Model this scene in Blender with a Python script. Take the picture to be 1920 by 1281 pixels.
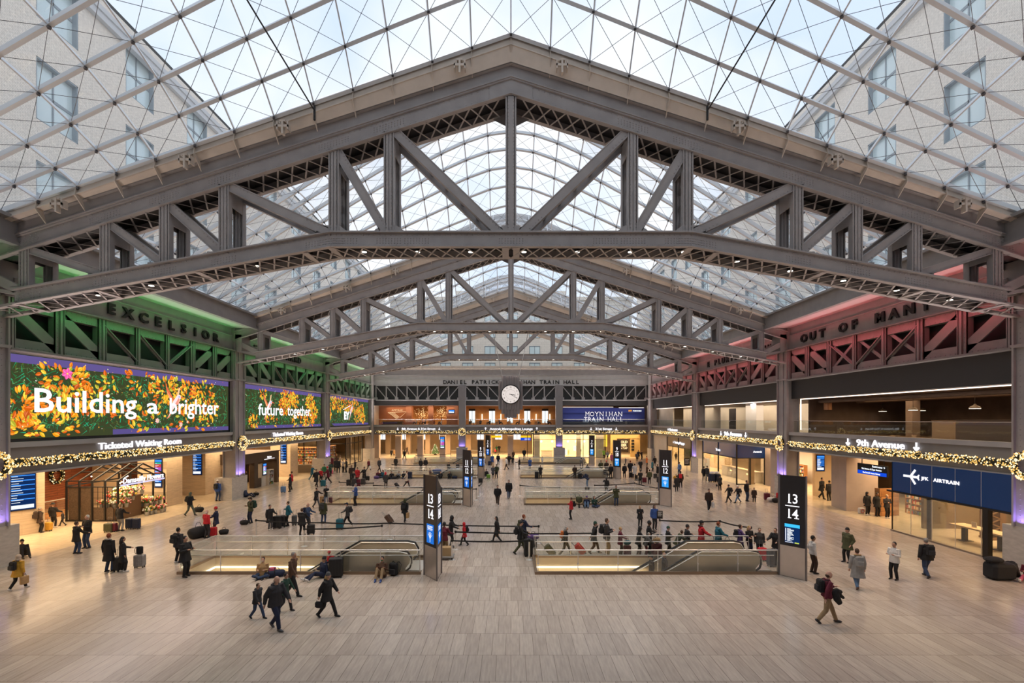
import bpy, bmesh, math, random
from mathutils import Vector, Matrix
R = math.radians
for o in list(bpy.data.objects): bpy.data.objects.remove(o)
sc = bpy.context.scene
COL = sc.collection
# ---------------------------------------------------------------- camera
cam_d = bpy.data.cameras.new('camera'); cam = bpy.data.objects.new('camera', cam_d); COL.objects.link(cam)
EYE = 7.0; F = 880.0
cam.location = (0, 0, EYE); cam.rotation_euler = (R(90), 0, 0)
cam_d.sensor_width = 36; cam_d.lens = 36*F/1920; cam_d.clip_start = .05; cam_d.clip_end = 600
cam_d.shift_x = 2/1920; cam_d.shift_y = 145/1920
sc.camera = cam
def gp(x, y, z=0.0):
    """ground point of a photo pixel"""
    Y = F*(EYE-z)/(y-785.5); return Vector(((x-958)*Y/F, Y, z))
# ---------------------------------------------------------------- view, world
sc.view_settings.view_transform = 'Standard'; sc.view_settings.look = 'None'
sc.view_settings.gamma = 1; sc.view_settings.use_curve_mapping = False
sc.view_settings.exposure = 0.0
cy = sc.cycles
cy.use_denoising = True; cy.max_bounces = 5; cy.diffuse_bounces = 3; cy.glossy_bounces = 3; cy.transmission_bounces = 4
cy.transparent_max_bounces = 24; cy.caustics_reflective = False; cy.caustics_refractive = False
cy.sample_clamp_indirect = 4; cy.use_adaptive_sampling = True; cy.adaptive_threshold = .015
W = bpy.data.worlds.new('overcast_sky'); sc.world = W; W.use_nodes = True
nt = W.node_tree; nt.nodes.clear()
wo = nt.nodes.new('ShaderNodeOutputWorld'); bg = nt.nodes.new('ShaderNodeBackground')
tc = nt.nodes.new('ShaderNodeTexCoord'); nz = nt.nodes.new('ShaderNodeTexNoise'); cr = nt.nodes.new('ShaderNodeValToRGB')
nz.inputs['Scale'].default_value = 2.6; nz.inputs['Detail'].default_value = 4; nz.inputs['Roughness'].default_value = .55
cr.color_ramp.elements[0].position = .36; cr.color_ramp.elements[0].color = (.60, .72, .90, 1)
cr.color_ramp.elements[1].position = .60; cr.color_ramp.elements[1].color = (.93, .94, .95, 1)
nt.links.new(tc.outputs['Generated'], nz.inputs['Vector']); nt.links.new(nz.outputs['Fac'], cr.inputs['Fac'])
nt.links.new(cr.outputs['Color'], bg.inputs['Color']); nt.links.new(bg.outputs['Background'], wo.inputs['Surface'])
bg.inputs['Strength'].default_value = 1.3
# ---------------------------------------------------------------- lights
def area(name, loc, size, power, color, rot=(0, 0, 0), spread=180, shape='RECTANGLE'):
    l = bpy.data.lights.new(name, 'AREA'); l.shape = shape; l.size = size[0]
    if shape == 'RECTANGLE': l.size_y = size[1]
    l.energy = power; l.color = color; l.spread = R(spread)
    o = bpy.data.objects.new(name, l); o.location = loc; o.rotation_euler = rot; COL.objects.link(o); return o
def spot(name, loc, power, color, ang=70, blend=.6, rot=(0, 0, 0), rad=.12):
    l = bpy.data.lights.new(name, 'SPOT'); l.energy = power; l.color = color; l.spot_size = R(ang); l.spot_blend = blend; l.shadow_soft_size = rad
    o = bpy.data.objects.new(name, l); o.location = loc; o.rotation_euler = rot; COL.objects.link(o); return o
WARM = (1, .70, .40); WARMW = (1, .82, .60)
TY = [20.9, 40.6, 60.3]; YEND = 82.0                                # front planes of the three trusses, end wall
COLY = [0.7, 20.8, 40.5, 60.2, 80.0]                                # columns of the side walls (near faces)
TPOW = 130
for ty in TY:                                                       # the downlights set in the trusses' bottom chords
    for k in range(8):
        x = -17.5+5*k
        z = 14.55 - max(0, abs(x)-8.03)*.182
        spot('truss_downlight', (x, ty+.7, z), TPOW*(12 if abs(x) > 11 else 9), (1, .70, .44) if abs(x) > 11 else (1, .86, .70), 100, .8)
for k in range(4):                                                  # green and red cove strips over and under the girders' top flange
    y0, y1 = COLY[k]+1.5, COLY[k+1]; L = y1-y0; ym = (y0+y1)/2
    for s, c, pw in ((-1, (.02, 1, .16), 1.0), (1, (1, .10, .13), 1.0)):
        area('cove_strip_up', (s*23.3, ym, 13.12), (.15, L*.96), (55 if s < 0 else 75)*pw, c, (R(180), 0, 0), 120)
        area('cove_strip_down', (s*23.2, ym, 12.74), (.10, L*.96), (48 if s < 0 else 90)*pw, c, (0, R(-s*38), 0), 150)
        # side aisle lighting, ground floor
        area('aisle_light', (s*28.5, ym, 4.2), (5, L*.9), 1500, WARM, (0, 0, 0), 160)
for x, w in ((-16.5, 14), (0, 15), (16.5, 14)):
    area('aisle_light', (x, 88, 4.1), (w, 9), 2300, WARM, (0, 0, 0), 160)
    if x < 10: area('lounge_light', (x, 85.6, 9.1), (w*.9, 4.5), 420, (1, .62, .32), (0, 0, 0), 160)
area('lounge_light', (27.5, 70.5, 8.5), (4, 15), 480, WARMW, (0, 0, 0), 160)
area('lounge_light', (27.5, 51.0, 8.5), (4, 15), 520, WARMW, (0, 0, 0), 160)
area('lounge_light', (28.5, 31.0, 8.5), (4, 15), 480, WARM, (0, 0, 0), 160)
for cyy in (20.8, 40.5, 60.2):                                      # violet uplights on the column plinths
    for s in (-1, 1): area('plinth_uplight', (s*23.72, cyy+.75, 2.02), (.12, 1.1), 26, (.38, .25, 1), (R(180), 0, 0), 130)
for k in range(4):                                                  # added fill lights without fixtures, brightening the roof steel from the ledges
    y0, y1 = COLY[k]+1.5, COLY[k+1]
    for s in (-1, 1): area('ledge_fill_light', (s*23.75, (y0+y1)/2, 6.0), (.18, (y1-y0)*.95), 400, (1, .86, .80), (0, R(s*148), 0), 100)
for x in (-16, 0, 16): area('ledge_fill_light', (x, 81.7, 6.05), (13, .15), 900, (1, .92, .88), (R(-172), 0, 0), 150)  # added fill along the end ledge, brightening the dark end wall
# ---------------------------------------------------------------- helpers
def tag(o, label=None, cat=None, group=None, kind=None):
    if label: o['label'] = label
    if cat: o['category'] = cat
    if group: o['group'] = group
    if kind: o['kind'] = kind
    return o
def empty(name, loc=(0, 0, 0), rz=0, parent=None):
    o = bpy.data.objects.new(name, None); COL.objects.link(o); o.location = loc; o.rotation_euler.z = rz
    o.empty_display_size = .2
    if parent: o.parent = parent
    return o
def thing(name, label, cat, loc=(0, 0, 0), rz=0, group=None): return tag(empty(name, loc, rz), label, cat, group)
class MB:
    def __init__(s): s.v = []; s.f = []; s.m = []; s.mi = 0
    def quadf(s, pts): n = len(s.v); s.v += [tuple(p) for p in pts]; s.f.append(tuple(range(n, n+len(pts)))); s.m.append(s.mi); return s
    def add(s, vs, fs):
        n = len(s.v); s.v += [tuple(p) for p in vs]
        for f in fs: s.f.append(tuple(n+i for i in f)); s.m.append(s.mi)
        return s
    def box(s, x0, x1, y0, y1, z0, z1):
        return s.add([(x0,y0,z0),(x1,y0,z0),(x1,y1,z0),(x0,y1,z0),(x0,y0,z1),(x1,y0,z1),(x1,y1,z1),(x0,y1,z1)],
                     [(3,2,1,0),(4,5,6,7),(0,1,5,4),(1,2,6,5),(2,3,7,6),(3,0,4,7)])
    def beam(s, a, b, w, h, up=(0, 0, 1), off=(0, 0)):
        """box from a to b; w across (side = dir x up), h along up"""
        a = Vector(a); b = Vector(b); d = (b-a); L = d.length
        if L < 1e-6: return s
        d /= L; up = Vector(up); side = d.cross(up)
        if side.length < 1e-4: side = d.cross(Vector((1, 0, 0)))
        side.normalize(); u = side.cross(d).normalized()
        a = a+side*off[0]+u*off[1]; b = b+side*off[0]+u*off[1]
        vs = [p+side*i*w/2+u*j*h/2 for p in (a, b) for i, j in ((-1,-1),(1,-1),(1,1),(-1,1))]
        return s.add(vs, [(0,1,2,3),(7,6,5,4),(0,4,5,1),(1,5,6,2),(2,6,7,3),(3,7,4,0)])
    def tube(s, pts, r, n=8, closed=False, caps=True, sx=1.0):
        pts = [Vector(p) for p in pts]; m = len(pts); rs = r if isinstance(r, (list, tuple)) else [r]*m
        base = len(s.v); pu = None
        for i, p in enumerate(pts):
            if closed: d = pts[(i+1) % m]-pts[i-1]
            else: d = pts[min(i+1, m-1)]-pts[max(i-1, 0)]
            d.normalize()
            if pu is None:
                u = d.cross(Vector((0, 0, 1)))
                if u.length < .1: u = d.cross(Vector((0, 1, 0)))
            else: u = pu-d*pu.dot(d)
            u.normalize(); pu = u; w = d.cross(u)
            for k in range(n):
                a = 2*math.pi*k/n; s.v.append(tuple(p+u*math.cos(a)*rs[i]*sx+w*math.sin(a)*rs[i]))
        for i in range(m if closed else m-1):
            j = (i+1) % m
            for k in range(n):
                k2 = (k+1) % n; s.f.append((base+i*n+k, base+i*n+k2, base+j*n+k2, base+j*n+k)); s.m.append(s.mi)
        if caps and not closed:
            s.f.append(tuple(base+k for k in range(n-1, -1, -1))); s.m.append(s.mi)
            s.f.append(tuple(base+(m-1)*n+k for k in range(n))); s.m.append(s.mi)
        return s
    def prism(s, poly, z0, z1):
        n = len(poly); vs = [(x, y, z0) for x, y in poly]+[(x, y, z1) for x, y in poly]
        return s.add(vs, [tuple(range(n-1, -1, -1)), tuple(range(n, 2*n))]+[(i, (i+1) % n, n+(i+1) % n, n+i) for i in range(n)])
    def lathe(s, prof, n=12, c=(0, 0, 0)):
        base = len(s.v)
        for r, z in prof:
            for k in range(n):
                a = 2*math.pi*k/n; s.v.append((c[0]+r*math.cos(a), c[1]+r*math.sin(a), c[2]+z))
        for i in range(len(prof)-1):
            for k in range(n):
                k2 = (k+1) % n; s.f.append((base+i*n+k, base+i*n+k2, base+(i+1)*n+k2, base+(i+1)*n+k)); s.m.append(s.mi)
        s.f.append(tuple(base+k for k in range(n-1, -1, -1))); s.m.append(s.mi)
        s.f.append(tuple(base+(len(prof)-1)*n+k for k in range(n))); s.m.append(s.mi)
        return s
    def octa(s, c, r, sz=1):
        x, y, z = c
        return s.add([(x+r,y,z),(x-r,y,z),(x,y+r,z),(x,y-r,z),(x,y,z+r*sz),(x,y,z-r*sz)], [(0,2,4),(2,1,4),(1,3,4),(3,0,4),(2,0,5),(1,2,5),(3,1,5),(0,3,5)])
    def ball(s, c, r, n=8, m=5, sc3=(1, 1, 1)):
        prof = []
        base = len(s.v)
        for i in range(1, m):
            t = math.pi*i/m
            for k in range(n):
                a = 2*math.pi*k/n
                s.v.append((c[0]+r*sc3[0]*math.sin(t)*math.cos(a), c[1]+r*sc3[1]*math.sin(t)*math.sin(a), c[2]-r*sc3[2]*math.cos(t)))
        b = len(s.v); s.v.append((c[0], c[1], c[2]-r*sc3[2])); s.v.append((c[0], c[1], c[2]+r*sc3[2]))
        for i in range(m-2):
            for k in range(n):
                k2 = (k+1) % n; s.f.append((base+i*n+k, base+i*n+k2, base+(i+1)*n+k2, base+(i+1)*n+k)); s.m.append(s.mi)
        for k in range(n):
            k2 = (k+1) % n
            s.f.append((b, base+k2, base+k)); s.m.append(s.mi); s.f.append((b+1, base+(m-2)*n+k, base+(m-2)*n+k2)); s.m.append(s.mi)
        return s
    def rivet(s, p, nrm, r=.035):
        """a low dome on a plate: nrm is the plate's normal"""
        n = Vector(nrm); u = n.orthogonal().normalized(); w = n.cross(u); p = Vector(p)
        return s.add([p+u*r, p+w*r, p-u*r, p-w*r, p+n*r*.8], [(0,1,4),(1,2,4),(2,3,4),(3,0,4)])
    def rivets(s, a, b, step, nrm, r=.035):
        a = Vector(a); b = Vector(b); n = max(1, int((b-a).length/step))
        for i in range(n+1): s.rivet(a+(b-a)*i/n, nrm, r)
        return s
    def build(s, name, mats, parent=None, smooth=False, loc=None, rz=None):
        me = bpy.data.meshes.new(name); me.from_pydata(s.v, [], s.f)
        if not isinstance(mats, (list, tuple)): mats = [mats]
        for m_ in mats: me.materials.append(m_)
        if len(mats) > 1: me.polygons.foreach_set('material_index', s.m)
        if smooth: me.polygons.foreach_set('use_smooth', [True]*len(s.f))
        me.update()
        o = bpy.data.objects.new(name, me); COL.objects.link(o)
        if parent: o.parent = parent
        if loc is not None: o.location = loc
        if rz is not None: o.rotation_euler.z = rz
        return o
def struct(name, mb, mats, **k): return tag(mb.build(name, mats, **k), kind='structure')
def text_mesh(body, size, depth=.02, bold=0.0, align='CENTER', spacing=1.0):
    """(verts, faces) of a line of text in its own XY plane, centred"""
    cu = bpy.data.curves.new('t', 'FONT'); cu.body = body; cu.size = size; cu.extrude = depth/2; cu.offset = bold
    cu.align_x = align; cu.space_character = spacing; cu.resolution_u = 2
    o = bpy.data.objects.new('t', cu); COL.objects.link(o)
    bpy.context.view_layer.update()
    me = o.to_mesh(); vs = [v.co.copy() for v in me.vertices]; fs = [tuple(p.vertices) for p in me.polygons]
    o.to_mesh_clear(); bpy.data.objects.remove(o); bpy.data.curves.remove(cu)
    return vs, fs
def put_text(mb, body, size, origin, xdir, ydir=(0, 0, 1), depth=.03, bold=0.0, align='CENTER', spacing=1.0, sx=1.0, sy=1.0):
    vs, fs = text_mesh(body, size, depth, bold, align, spacing)
    X = Vector(xdir).normalized(); Yd = Vector(ydir).normalized(); Z = X.cross(Yd); O = Vector(origin)
    mb.add([O+X*v.x*sx+Yd*v.y*sy+Z*v.z for v in vs], fs); return mb
# ---------------------------------------------------------------- materials
MATS = {}
def P(name, col, rough=.5, metal=0.0, var=0.0, vscale=3.0, bump=0.0, bscale=20.0, spec=.5, emis=None, estr=0.0, trans=0.0, alpha=1.0):
    if name in MATS: return MATS[name]
    m = bpy.data.materials.new(name); m.use_nodes = True; n = m.node_tree.nodes; l = m.node_tree.links; b = n['Principled BSDF']
    b.inputs['Base Color'].default_value = (*col, 1); b.inputs['Roughness'].default_value = rough; b.inputs['Metallic'].default_value = metal
    b.inputs['Specular IOR Level'].default_value = spec
    t = None
    if var or bump:
        t = n.new('ShaderNodeTexCoord')
    if var:
        z = n.new('ShaderNodeTexNoise'); z.inputs['Scale'].default_value = vscale; z.inputs['Detail'].default_value = 3
        l.new(t.outputs['Object'], z.inputs['Vector'])
        mr = n.new('ShaderNodeMapRange'); mr.inputs['From Min'].default_value = .3; mr.inputs['From Max'].default_value = .7
        mr.inputs['To Min'].default_value = 1-var; mr.inputs['To Max'].default_value = 1+var; l.new(z.outputs['Fac'], mr.inputs['Value'])
        mx = n.new('ShaderNodeVectorMath'); mx.operation = 'SCALE'; mx.inputs[0].default_value = col
        l.new(mr.outputs['Result'], mx.inputs['Scale']); l.new(mx.outputs['Vector'], b.inputs['Base Color'])
    if bump:
        z2 = n.new('ShaderNodeTexNoise'); z2.inputs['Scale'].default_value = bscale; l.new(t.outputs['Object'], z2.inputs['Vector'])
        bp = n.new('ShaderNodeBump'); bp.inputs['Strength'].default_value = bump; bp.inputs['Distance'].default_value = .02
        l.new(z2.outputs['Fac'], bp.inputs['Height']); l.new(bp.outputs['Normal'], b.inputs['Normal'])
    if emis: b.inputs['Emission Color'].default_value = (*emis, 1); b.inputs['Emission Strength'].default_value = estr
    MATS[name] = m; return m
def E(name, col, strength):
    if name in MATS: return MATS[name]
    m = bpy.data.materials.new(name); m.use_nodes = True; n = m.node_tree.nodes; n.clear()
    o = n.new('ShaderNodeOutputMaterial'); e = n.new('ShaderNodeEmission'); e.inputs['Color'].default_value = (*col, 1); e.inputs['Strength'].default_value = strength
    m.node_tree.links.new(e.outputs[0], o.inputs['Surface']); m.cycles.emission_sampling = 'NONE' if strength < 3 else 'AUTO'
    MATS[name] = m; return m
def GLASS(name, tint=(.95, .97, .96), gloss=.07, rough=.02, gcol=(1, 1, 1), haze=0.0):
    if name in MATS: return MATS[name]
    m = bpy.data.materials.new(name); m.use_nodes = True; n = m.node_tree.nodes; n.clear(); l = m.node_tree.links
    o = n.new('ShaderNodeOutputMaterial'); t = n.new('ShaderNodeBsdfTransparent'); t.inputs[0].default_value = (*tint, 1)
    g = n.new('ShaderNodeBsdfGlossy'); g.inputs['Roughness'].default_value = rough; g.inputs['Color'].default_value = (*gcol, 1)
    fr = n.new('ShaderNodeLayerWeight'); fr.inputs['Blend'].default_value = .25
    mr = n.new('ShaderNodeMapRange'); mr.inputs['To Min'].default_value = gloss; mr.inputs['To Max'].default_value = min(1, gloss*6)
    x = n.new('ShaderNodeMixShader'); l.new(fr.outputs['Fresnel'], mr.inputs['Value']); l.new(mr.outputs['Result'], x.inputs[0])
    l.new(t.outputs[0], x.inputs[1]); l.new(g.outputs[0], x.inputs[2]); l.new(x.outputs[0], o.inputs['Surface'])
    if haze:
        h = n.new('ShaderNodeBsdfTranslucent'); h.inputs[0].default_value = (.9, .93, .95, 1); y = n.new('ShaderNodeMixShader'); y.inputs[0].default_value = haze
        l.new(x.outputs[0], y.inputs[1]); l.new(h.outputs[0], y.inputs[2]); l.new(y.outputs[0], o.inputs['Surface'])
    MATS[name] = m; return m
def tiles(name, c1, c2, mortar, bw, rh, ms=.008, rough=.3, axes='XY', streak=None, off=.5, var=.1, bumpy=0.0, spec=.5):
    """brick-laid slabs in object space; axes names the two axes the pattern lies in"""
    m = bpy.data.materials.new(name); m.use_nodes = True; n = m.node_tree.nodes; l = m.node_tree.links; b = n['Principled BSDF']
    b.inputs['Roughness'].default_value = rough; b.inputs['Specular IOR Level'].default_value = spec
    t = n.new('ShaderNodeTexCoord'); sp = n.new('ShaderNodeSeparateXYZ'); cb = n.new('ShaderNodeCombineXYZ')
    l.new(t.outputs['Object'], sp.inputs[0]); l.new(sp.outputs[axes[0]], cb.inputs[0]); l.new(sp.outputs[axes[1]], cb.inputs[1])
    k = n.new('ShaderNodeTexBrick'); k.inputs['Color1'].default_value = (*c1, 1); k.inputs['Color2'].default_value = (*c2, 1); k.inputs['Mortar'].default_value = (*mortar, 1)
    k.inputs['Scale'].default_value = 1; k.inputs['Brick Width'].default_value = bw; k.inputs['Row Height'].default_value = rh
    k.inputs['Mortar Size'].default_value = ms; k.offset = off; k.inputs['Mortar Smooth'].default_value = .1
    l.new(cb.outputs[0], k.inputs['Vector'])
    z = n.new('ShaderNodeTexNoise'); z.inputs['Detail'].default_value = 5; z.inputs['Scale'].default_value = 1
    mp = n.new('ShaderNodeMapping'); mp.inputs['Scale'].default_value = streak or (6, 6, 6); l.new(t.outputs['Object'], mp.inputs[0]); l.new(mp.outputs[0], z.inputs['Vector'])
    mr = n.new('ShaderNodeMapRange'); mr.inputs['From Min'].default_value = .3; mr.inputs['From Max'].default_value = .7; mr.inputs['To Min'].default_value = 1-var; mr.inputs['To Max'].default_value = 1+var
    l.new(z.outputs['Fac'], mr.inputs['Value'])
    mx = n.new('ShaderNodeVectorMath'); mx.operation = 'SCALE'; l.new(k.outputs['Color'], mx.inputs[0]); l.new(mr.outputs['Result'], mx.inputs['Scale'])
    l.new(mx.outputs['Vector'], b.inputs['Base Color'])
    if bumpy:
        bp = n.new('ShaderNodeBump'); bp.inputs['Strength'].default_value = bumpy; bp.inputs['Distance'].default_value = .01
        l.new(k.outputs['Fac'], bp.inputs['Height']); bp.invert = True; l.new(bp.outputs['Normal'], b.inputs['Normal'])
    MATS[name] = m; return m
STEEL = P('painted_steel', (.36, .335, .33), .55, .0, .10, 1.2)
STEELW = P('girder_steel', (.23, .22, .215), .55, 0, .10, 1.2)
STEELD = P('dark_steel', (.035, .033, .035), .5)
STEELL = P('pale_steel', (.42, .42, .43), .45, .0, .08, 2)
RIB = P('glazing_rib', (.68, .71, .75), .35, .2)
WIRE = P('stainless_wire', (.10, .10, .11), .4, .6)
CREAM = P('cream_gutter_steel', (.66, .58, .50), .5, 0, .06, 2)
PANEL = P('grey_wall_panel', (.31, .31, .32), .6, 0, .07, 1.5)
FRIEZE = P('frieze_panel', (.30, .29, .29), .6, 0, .07, 1.5)
FASCIA = P('fascia_panel', (.25, .24, .25), .45, 0, .06, 1.5)
SOFFIT = P('soffit_paint', (.50, .49, .49), .7)
GRILLE = P('dark_grille', (.022, .02, .022), .8)
LETTER = P('black_letter', (.008, .008, .009), .5)
CHROME = P('brushed_steel', (.78, .75, .71), .32, .6)
BLACK = P('matt_black', (.012, .012, .013), .6)
GLZ = GLASS('skylight_glass', (.96, .97, .985), .03, haze=.10)
GLC = GLASS('clear_glass', (.93, .95, .94), .05)
LEDW = E('white_led_letter', (1, .97, 1), 1.4)
STONE = tiles('plinth_stone', (.50, .47, .43), (.46, .43, .40), (.36, .33, .30), 8, 8, .0, .5, 'YZ', var=.12, streak=(3, 3, 9))
TRAV = tiles('travertine', (.62, .50, .36), (.57, .45, .32), (.40, .31, .22), 1.2, .6, .006, .45, 'YZ', var=.12, streak=(1.5, 1.5, 14))
HALLFLOOR = tiles('hall_floor_stone', (.53, .45, .385), (.43, .36, .305), (.20, .165, .14), .42, 1.39, .007, .2, 'XY', streak=(14, 1.6, 1), off=.37, var=.13)
AISLEFLOOR = tiles('aisle_floor_stone', (.66, .54, .38), (.60, .49, .34), (.42, .33, .22), .9, .9, .005, .2, 'XY', streak=(3, 3, 3), var=.08)
# ================================================================ floor, with the escalator wells cut out
PITX = ((-14.9, -4.1), (1.2, 12.0)); PITY = [(21.2+17.05*k, 23.65+17.05*k) for k in range(4)]
mb = MB()
xs = [-24.2, -14.9, -4.1, 1.2, 12.0, 24.2]; ys = [-3.0]+[v for p in PITY for v in p]+[82.6]
for i in range(5):
    for j in range(len(ys)-1):
        if i in (1, 3) and j % 2 == 1: continue
        mb.quadf([(xs[i], ys[j], 0), (xs[i+1], ys[j], 0), (xs[i+1], ys[j+1], 0), (xs[i], ys[j+1], 0)])
struct('floor', mb, HALLFLOOR)
mb = MB()
for s in (-1, 1):
    a, b = sorted((s*24.2, s*38)); mb.quadf([(a, -3, 0), (b, -3, 0), (b, 100, 0), (a, 100, 0)])
mb.quadf([(-24.2, 82.6, 0), (24.2, 82.6, 0), (24.2, 100, 0), (-24.2, 100, 0)])
struct('floor', mb, AISLEFLOOR)
# ================================================================ the side walls
def side_wall(s, side):
    X = lambda d: s*d
    def bx(mb, d0, d1, y0, y1, z0, z1): a, b = sorted((X(d0), X(d1))); mb.box(a, b, y0, y1, z0, z1)
    # frieze and upper panels, continuous
    mb = MB(); bx(mb, 24.05, 24.6, -3, 82.4, 12.9, 14.15); struct('wall_'+side, mb, FRIEZE)
    mb = MB(); bx(mb, 24.12, 24.6, -3, 82.4, 14.17, 14.85); bx(mb, 23.98, 24.12, -3, 82.2, 14.13, 14.19); struct('wall_'+side, mb, PANEL)
    mb = MB(); bx(mb, 22.1, 24.6, -3, 82.4, 14.85, 14.95); struct('ceiling', mb, SOFFIT)
    mb = MB(); bx(mb, 21.95, 22.15, -3, 82.4, 14.8, 15.75); bx(mb, 21.7, 22.3, -3, 82.4, 15.75, 15.9); bx(mb, 21.85, 22.2, -3, 82.4, 14.7, 14.82); struct('trim_1', mb, P('eave_beam_steel', (.30, .29, .29), .5, 0, .08, 1.5))
    mb = MB(); bx(mb, 22.2, 33, -3, 82.4, 15.9, 16.1); struct('roof_slab', mb, P('white_bounce_roof', (.82, .82, .80), .7, 0, .08, .5))  # roof made white to bounce daylight on to the brick buildings
    for k in range(4):
        y0 = COLY[k]+1.5; y1 = COLY[k+1]
        # dark grille behind the girder; band beneath it
        mb = MB(); bx(mb, 24.6, 24.7, y0-.3, y1+.3, 10.2, 12.95); struct('wall_'+side, mb, GRILLE)
        far = (k == 3)
        # fascia under the screens or the gallery
        mb = MB(); bx(mb, 24.15, 25.1, y0-.2, y1+.2, 4.32, 5.62); struct('wall_'+side, mb, FASCIA)
        mb = MB(); bx(mb, 23.98, 24.5, y0-.05, y1+.05, 5.6, 5.86); bx(mb, 24.02, 24.3, y0-.05, y1+.05, 4.26, 4.36); struct('trim_2', mb, P('ledge_steel', (.42, .42, .43), .4, .1, .06, 1))
        if s < 0:
            mb = MB(); bx(mb, 24.32, 25.1, y0-.2, y1+.2, 5.6, 10.6); struct('wall_'+side, mb, STEELD)
            mb = MB(); mb.tube([(X(24.1), y0, 10.38), (X(24.1), y1, 10.38)], .13, 10); bx(mb, 24.15, 24.32, y0, y1, 10.22, 10.34); struct('trim_3', mb, STEEL, smooth=False)
        else:
            mb = MB(); bx(mb, 24.28, 24.9, y0-.2, y1+.2, 8.72, 10.35); struct('wall_'+side, mb, STEELD)
    # ceilings of the ground-floor aisle and upper gallery
    mb = MB(); bx(mb, 24.9, 38, -3, 100, 4.45, 5.6); struct('ceiling', mb, P('aisle_ceiling', (.55, .47, .38), .7))
    mb = MB(); bx(mb, 38, 38.4, -3, 100, 0, 16); struct('wall_'+side, mb, P('aisle_back_wall', (.42, .33, .24), .6, 0, .1, .6))
    if s > 0:
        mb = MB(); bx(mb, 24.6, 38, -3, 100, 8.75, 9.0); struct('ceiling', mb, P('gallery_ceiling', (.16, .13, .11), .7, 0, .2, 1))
side_wall(-1, 'left'); side_wall(1, 'right')
# rear wall behind the camera, with the balcony the photograph was taken from
mb = MB(); mb.box(-24.2, 24.2, -3.3, -3.0, 0, 22); struct('wall_rear', mb, PANEL)
mb = MB(); mb.box(-24.2, 24.2, -3.0, -.3, 4.3, 5.4); mb.box(-24.2, 24.2, -.5, -.3, 4.3, 5.7); struct('balcony_slab', mb, FASCIA)
# ================================================================ girders in the side walls
SIDEN = {-1: 'screen-side', 1: '9th Avenue side'}
BAYN = ['bay before the first truss', 'bay between the first and second trusses', 'bay between the second and third trusses', 'last bay, next to the end wall']
def wall_girder(s, k):
    y0 = COLY[k]+1.5; y1 = COLY[k+1]; L = y1-y0
    t = thing('lattice_girder', f'steel lattice girder of the {SIDEN[s]} wall, {BAYN[k]}', 'girder', (s*24.0, (y0+y1)/2, 10.4), 0, 'riveted girders along the side walls')
    def bx(mb, d0, d1, a, b, z0, z1): p, q = sorted((s*d0, s*d1)); mb.box(p, q, a-L/2, b-L/2, z0, z1)   # local: x 0 at 24.0
    nrm = (-s, 0, 0)
    mb = MB(); bx(mb, .0, .08, 0, L, 1.95, 2.45); bx(mb, -.35, .5, 0, L, 2.42, 2.5); bx(mb, .3, .4, 0, L, 1.95, 2.45)
    if k < 3: mb.rivets((0, -L/2, 2.36), (0, L/2, 2.36), .3, nrm, .04); mb.rivets((0, -L/2, 2.03), (0, L/2, 2.03), .3, nrm, .04)
    mb.build('top_chord', STEELW, t)
    mb = MB(); bx(mb, .0, .08, 0, L, 0, .5); bx(mb, -.28, .5, 0, L, -.1, 0); bx(mb, .3, .4, 0, L, 0, .5)
    if k < 3: mb.rivets((0, -L/2, .1), (0, L/2, .1), .3, nrm, .04)
    mb.build('bottom_chord', STEELW, t)
    n = 7; ps = [L*i/n for i in range(n+1)]
    for i in range(n+1):
        w = .5 if i in (1, 2, n-1, n-2) else .34
        mb = MB(); a = min(max(ps[i], w/2), L-w/2)
        bx(mb, -.06, .0, a-w/2, a+w/2, 0, 2.42); bx(mb, -.16, -.06, a-.05, a+.05, 0, 2.42); bx(mb, -.12, .3, a-w/2, a-w/2+.04, 0, 2.42); bx(mb, -.12, .3, a+w/2-.04, a+w/2, 0, 2.42)
        if k in (1, 2): mb.rivets((s*-.06, a-w/4-L/2, .2), (s*-.06, a-w/4-L/2, 2.3), .22, nrm, .035); mb.rivets((s*-.06, a+w/4-L/2, .2), (s*-.06, a+w/4-L/2, 2.3), .22, nrm, .035)
        mb.build('vertical_post', STEELW, t)
    for i in range(n):
        a, b = ps[i], ps[i+1]; down = i < 4
        if i in (0, 1, n-1, n-2): w = .55
        else: w = .22
        za, zb = (2.2, .25) if down else (.25, 2.2)
        mb = MB(); mb.beam((s*.04, a-L/2, za), (s*.04, b-L/2, zb), w, .08, up=(1, 0, 0))
        if w < .3: mb.beam((s*-.05, a-L/2, za), (s*-.05, b-L/2, zb), .06, .14, up=(1, 0, 0))
        mb.build('diagonal_brace', STEELW, t)
        if s > 0 and i in (2, 3, 4):
            mb = MB(); mb.beam((s*.14, a-L/2, zb), (s*.14, b-L/2, za), .2, .06, up=(1, 0, 0)); mb.build('diagonal_brace', STEELW, t)
for s in (-1, 1):
    for k in range(4): wall_girder(s, k)
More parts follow.
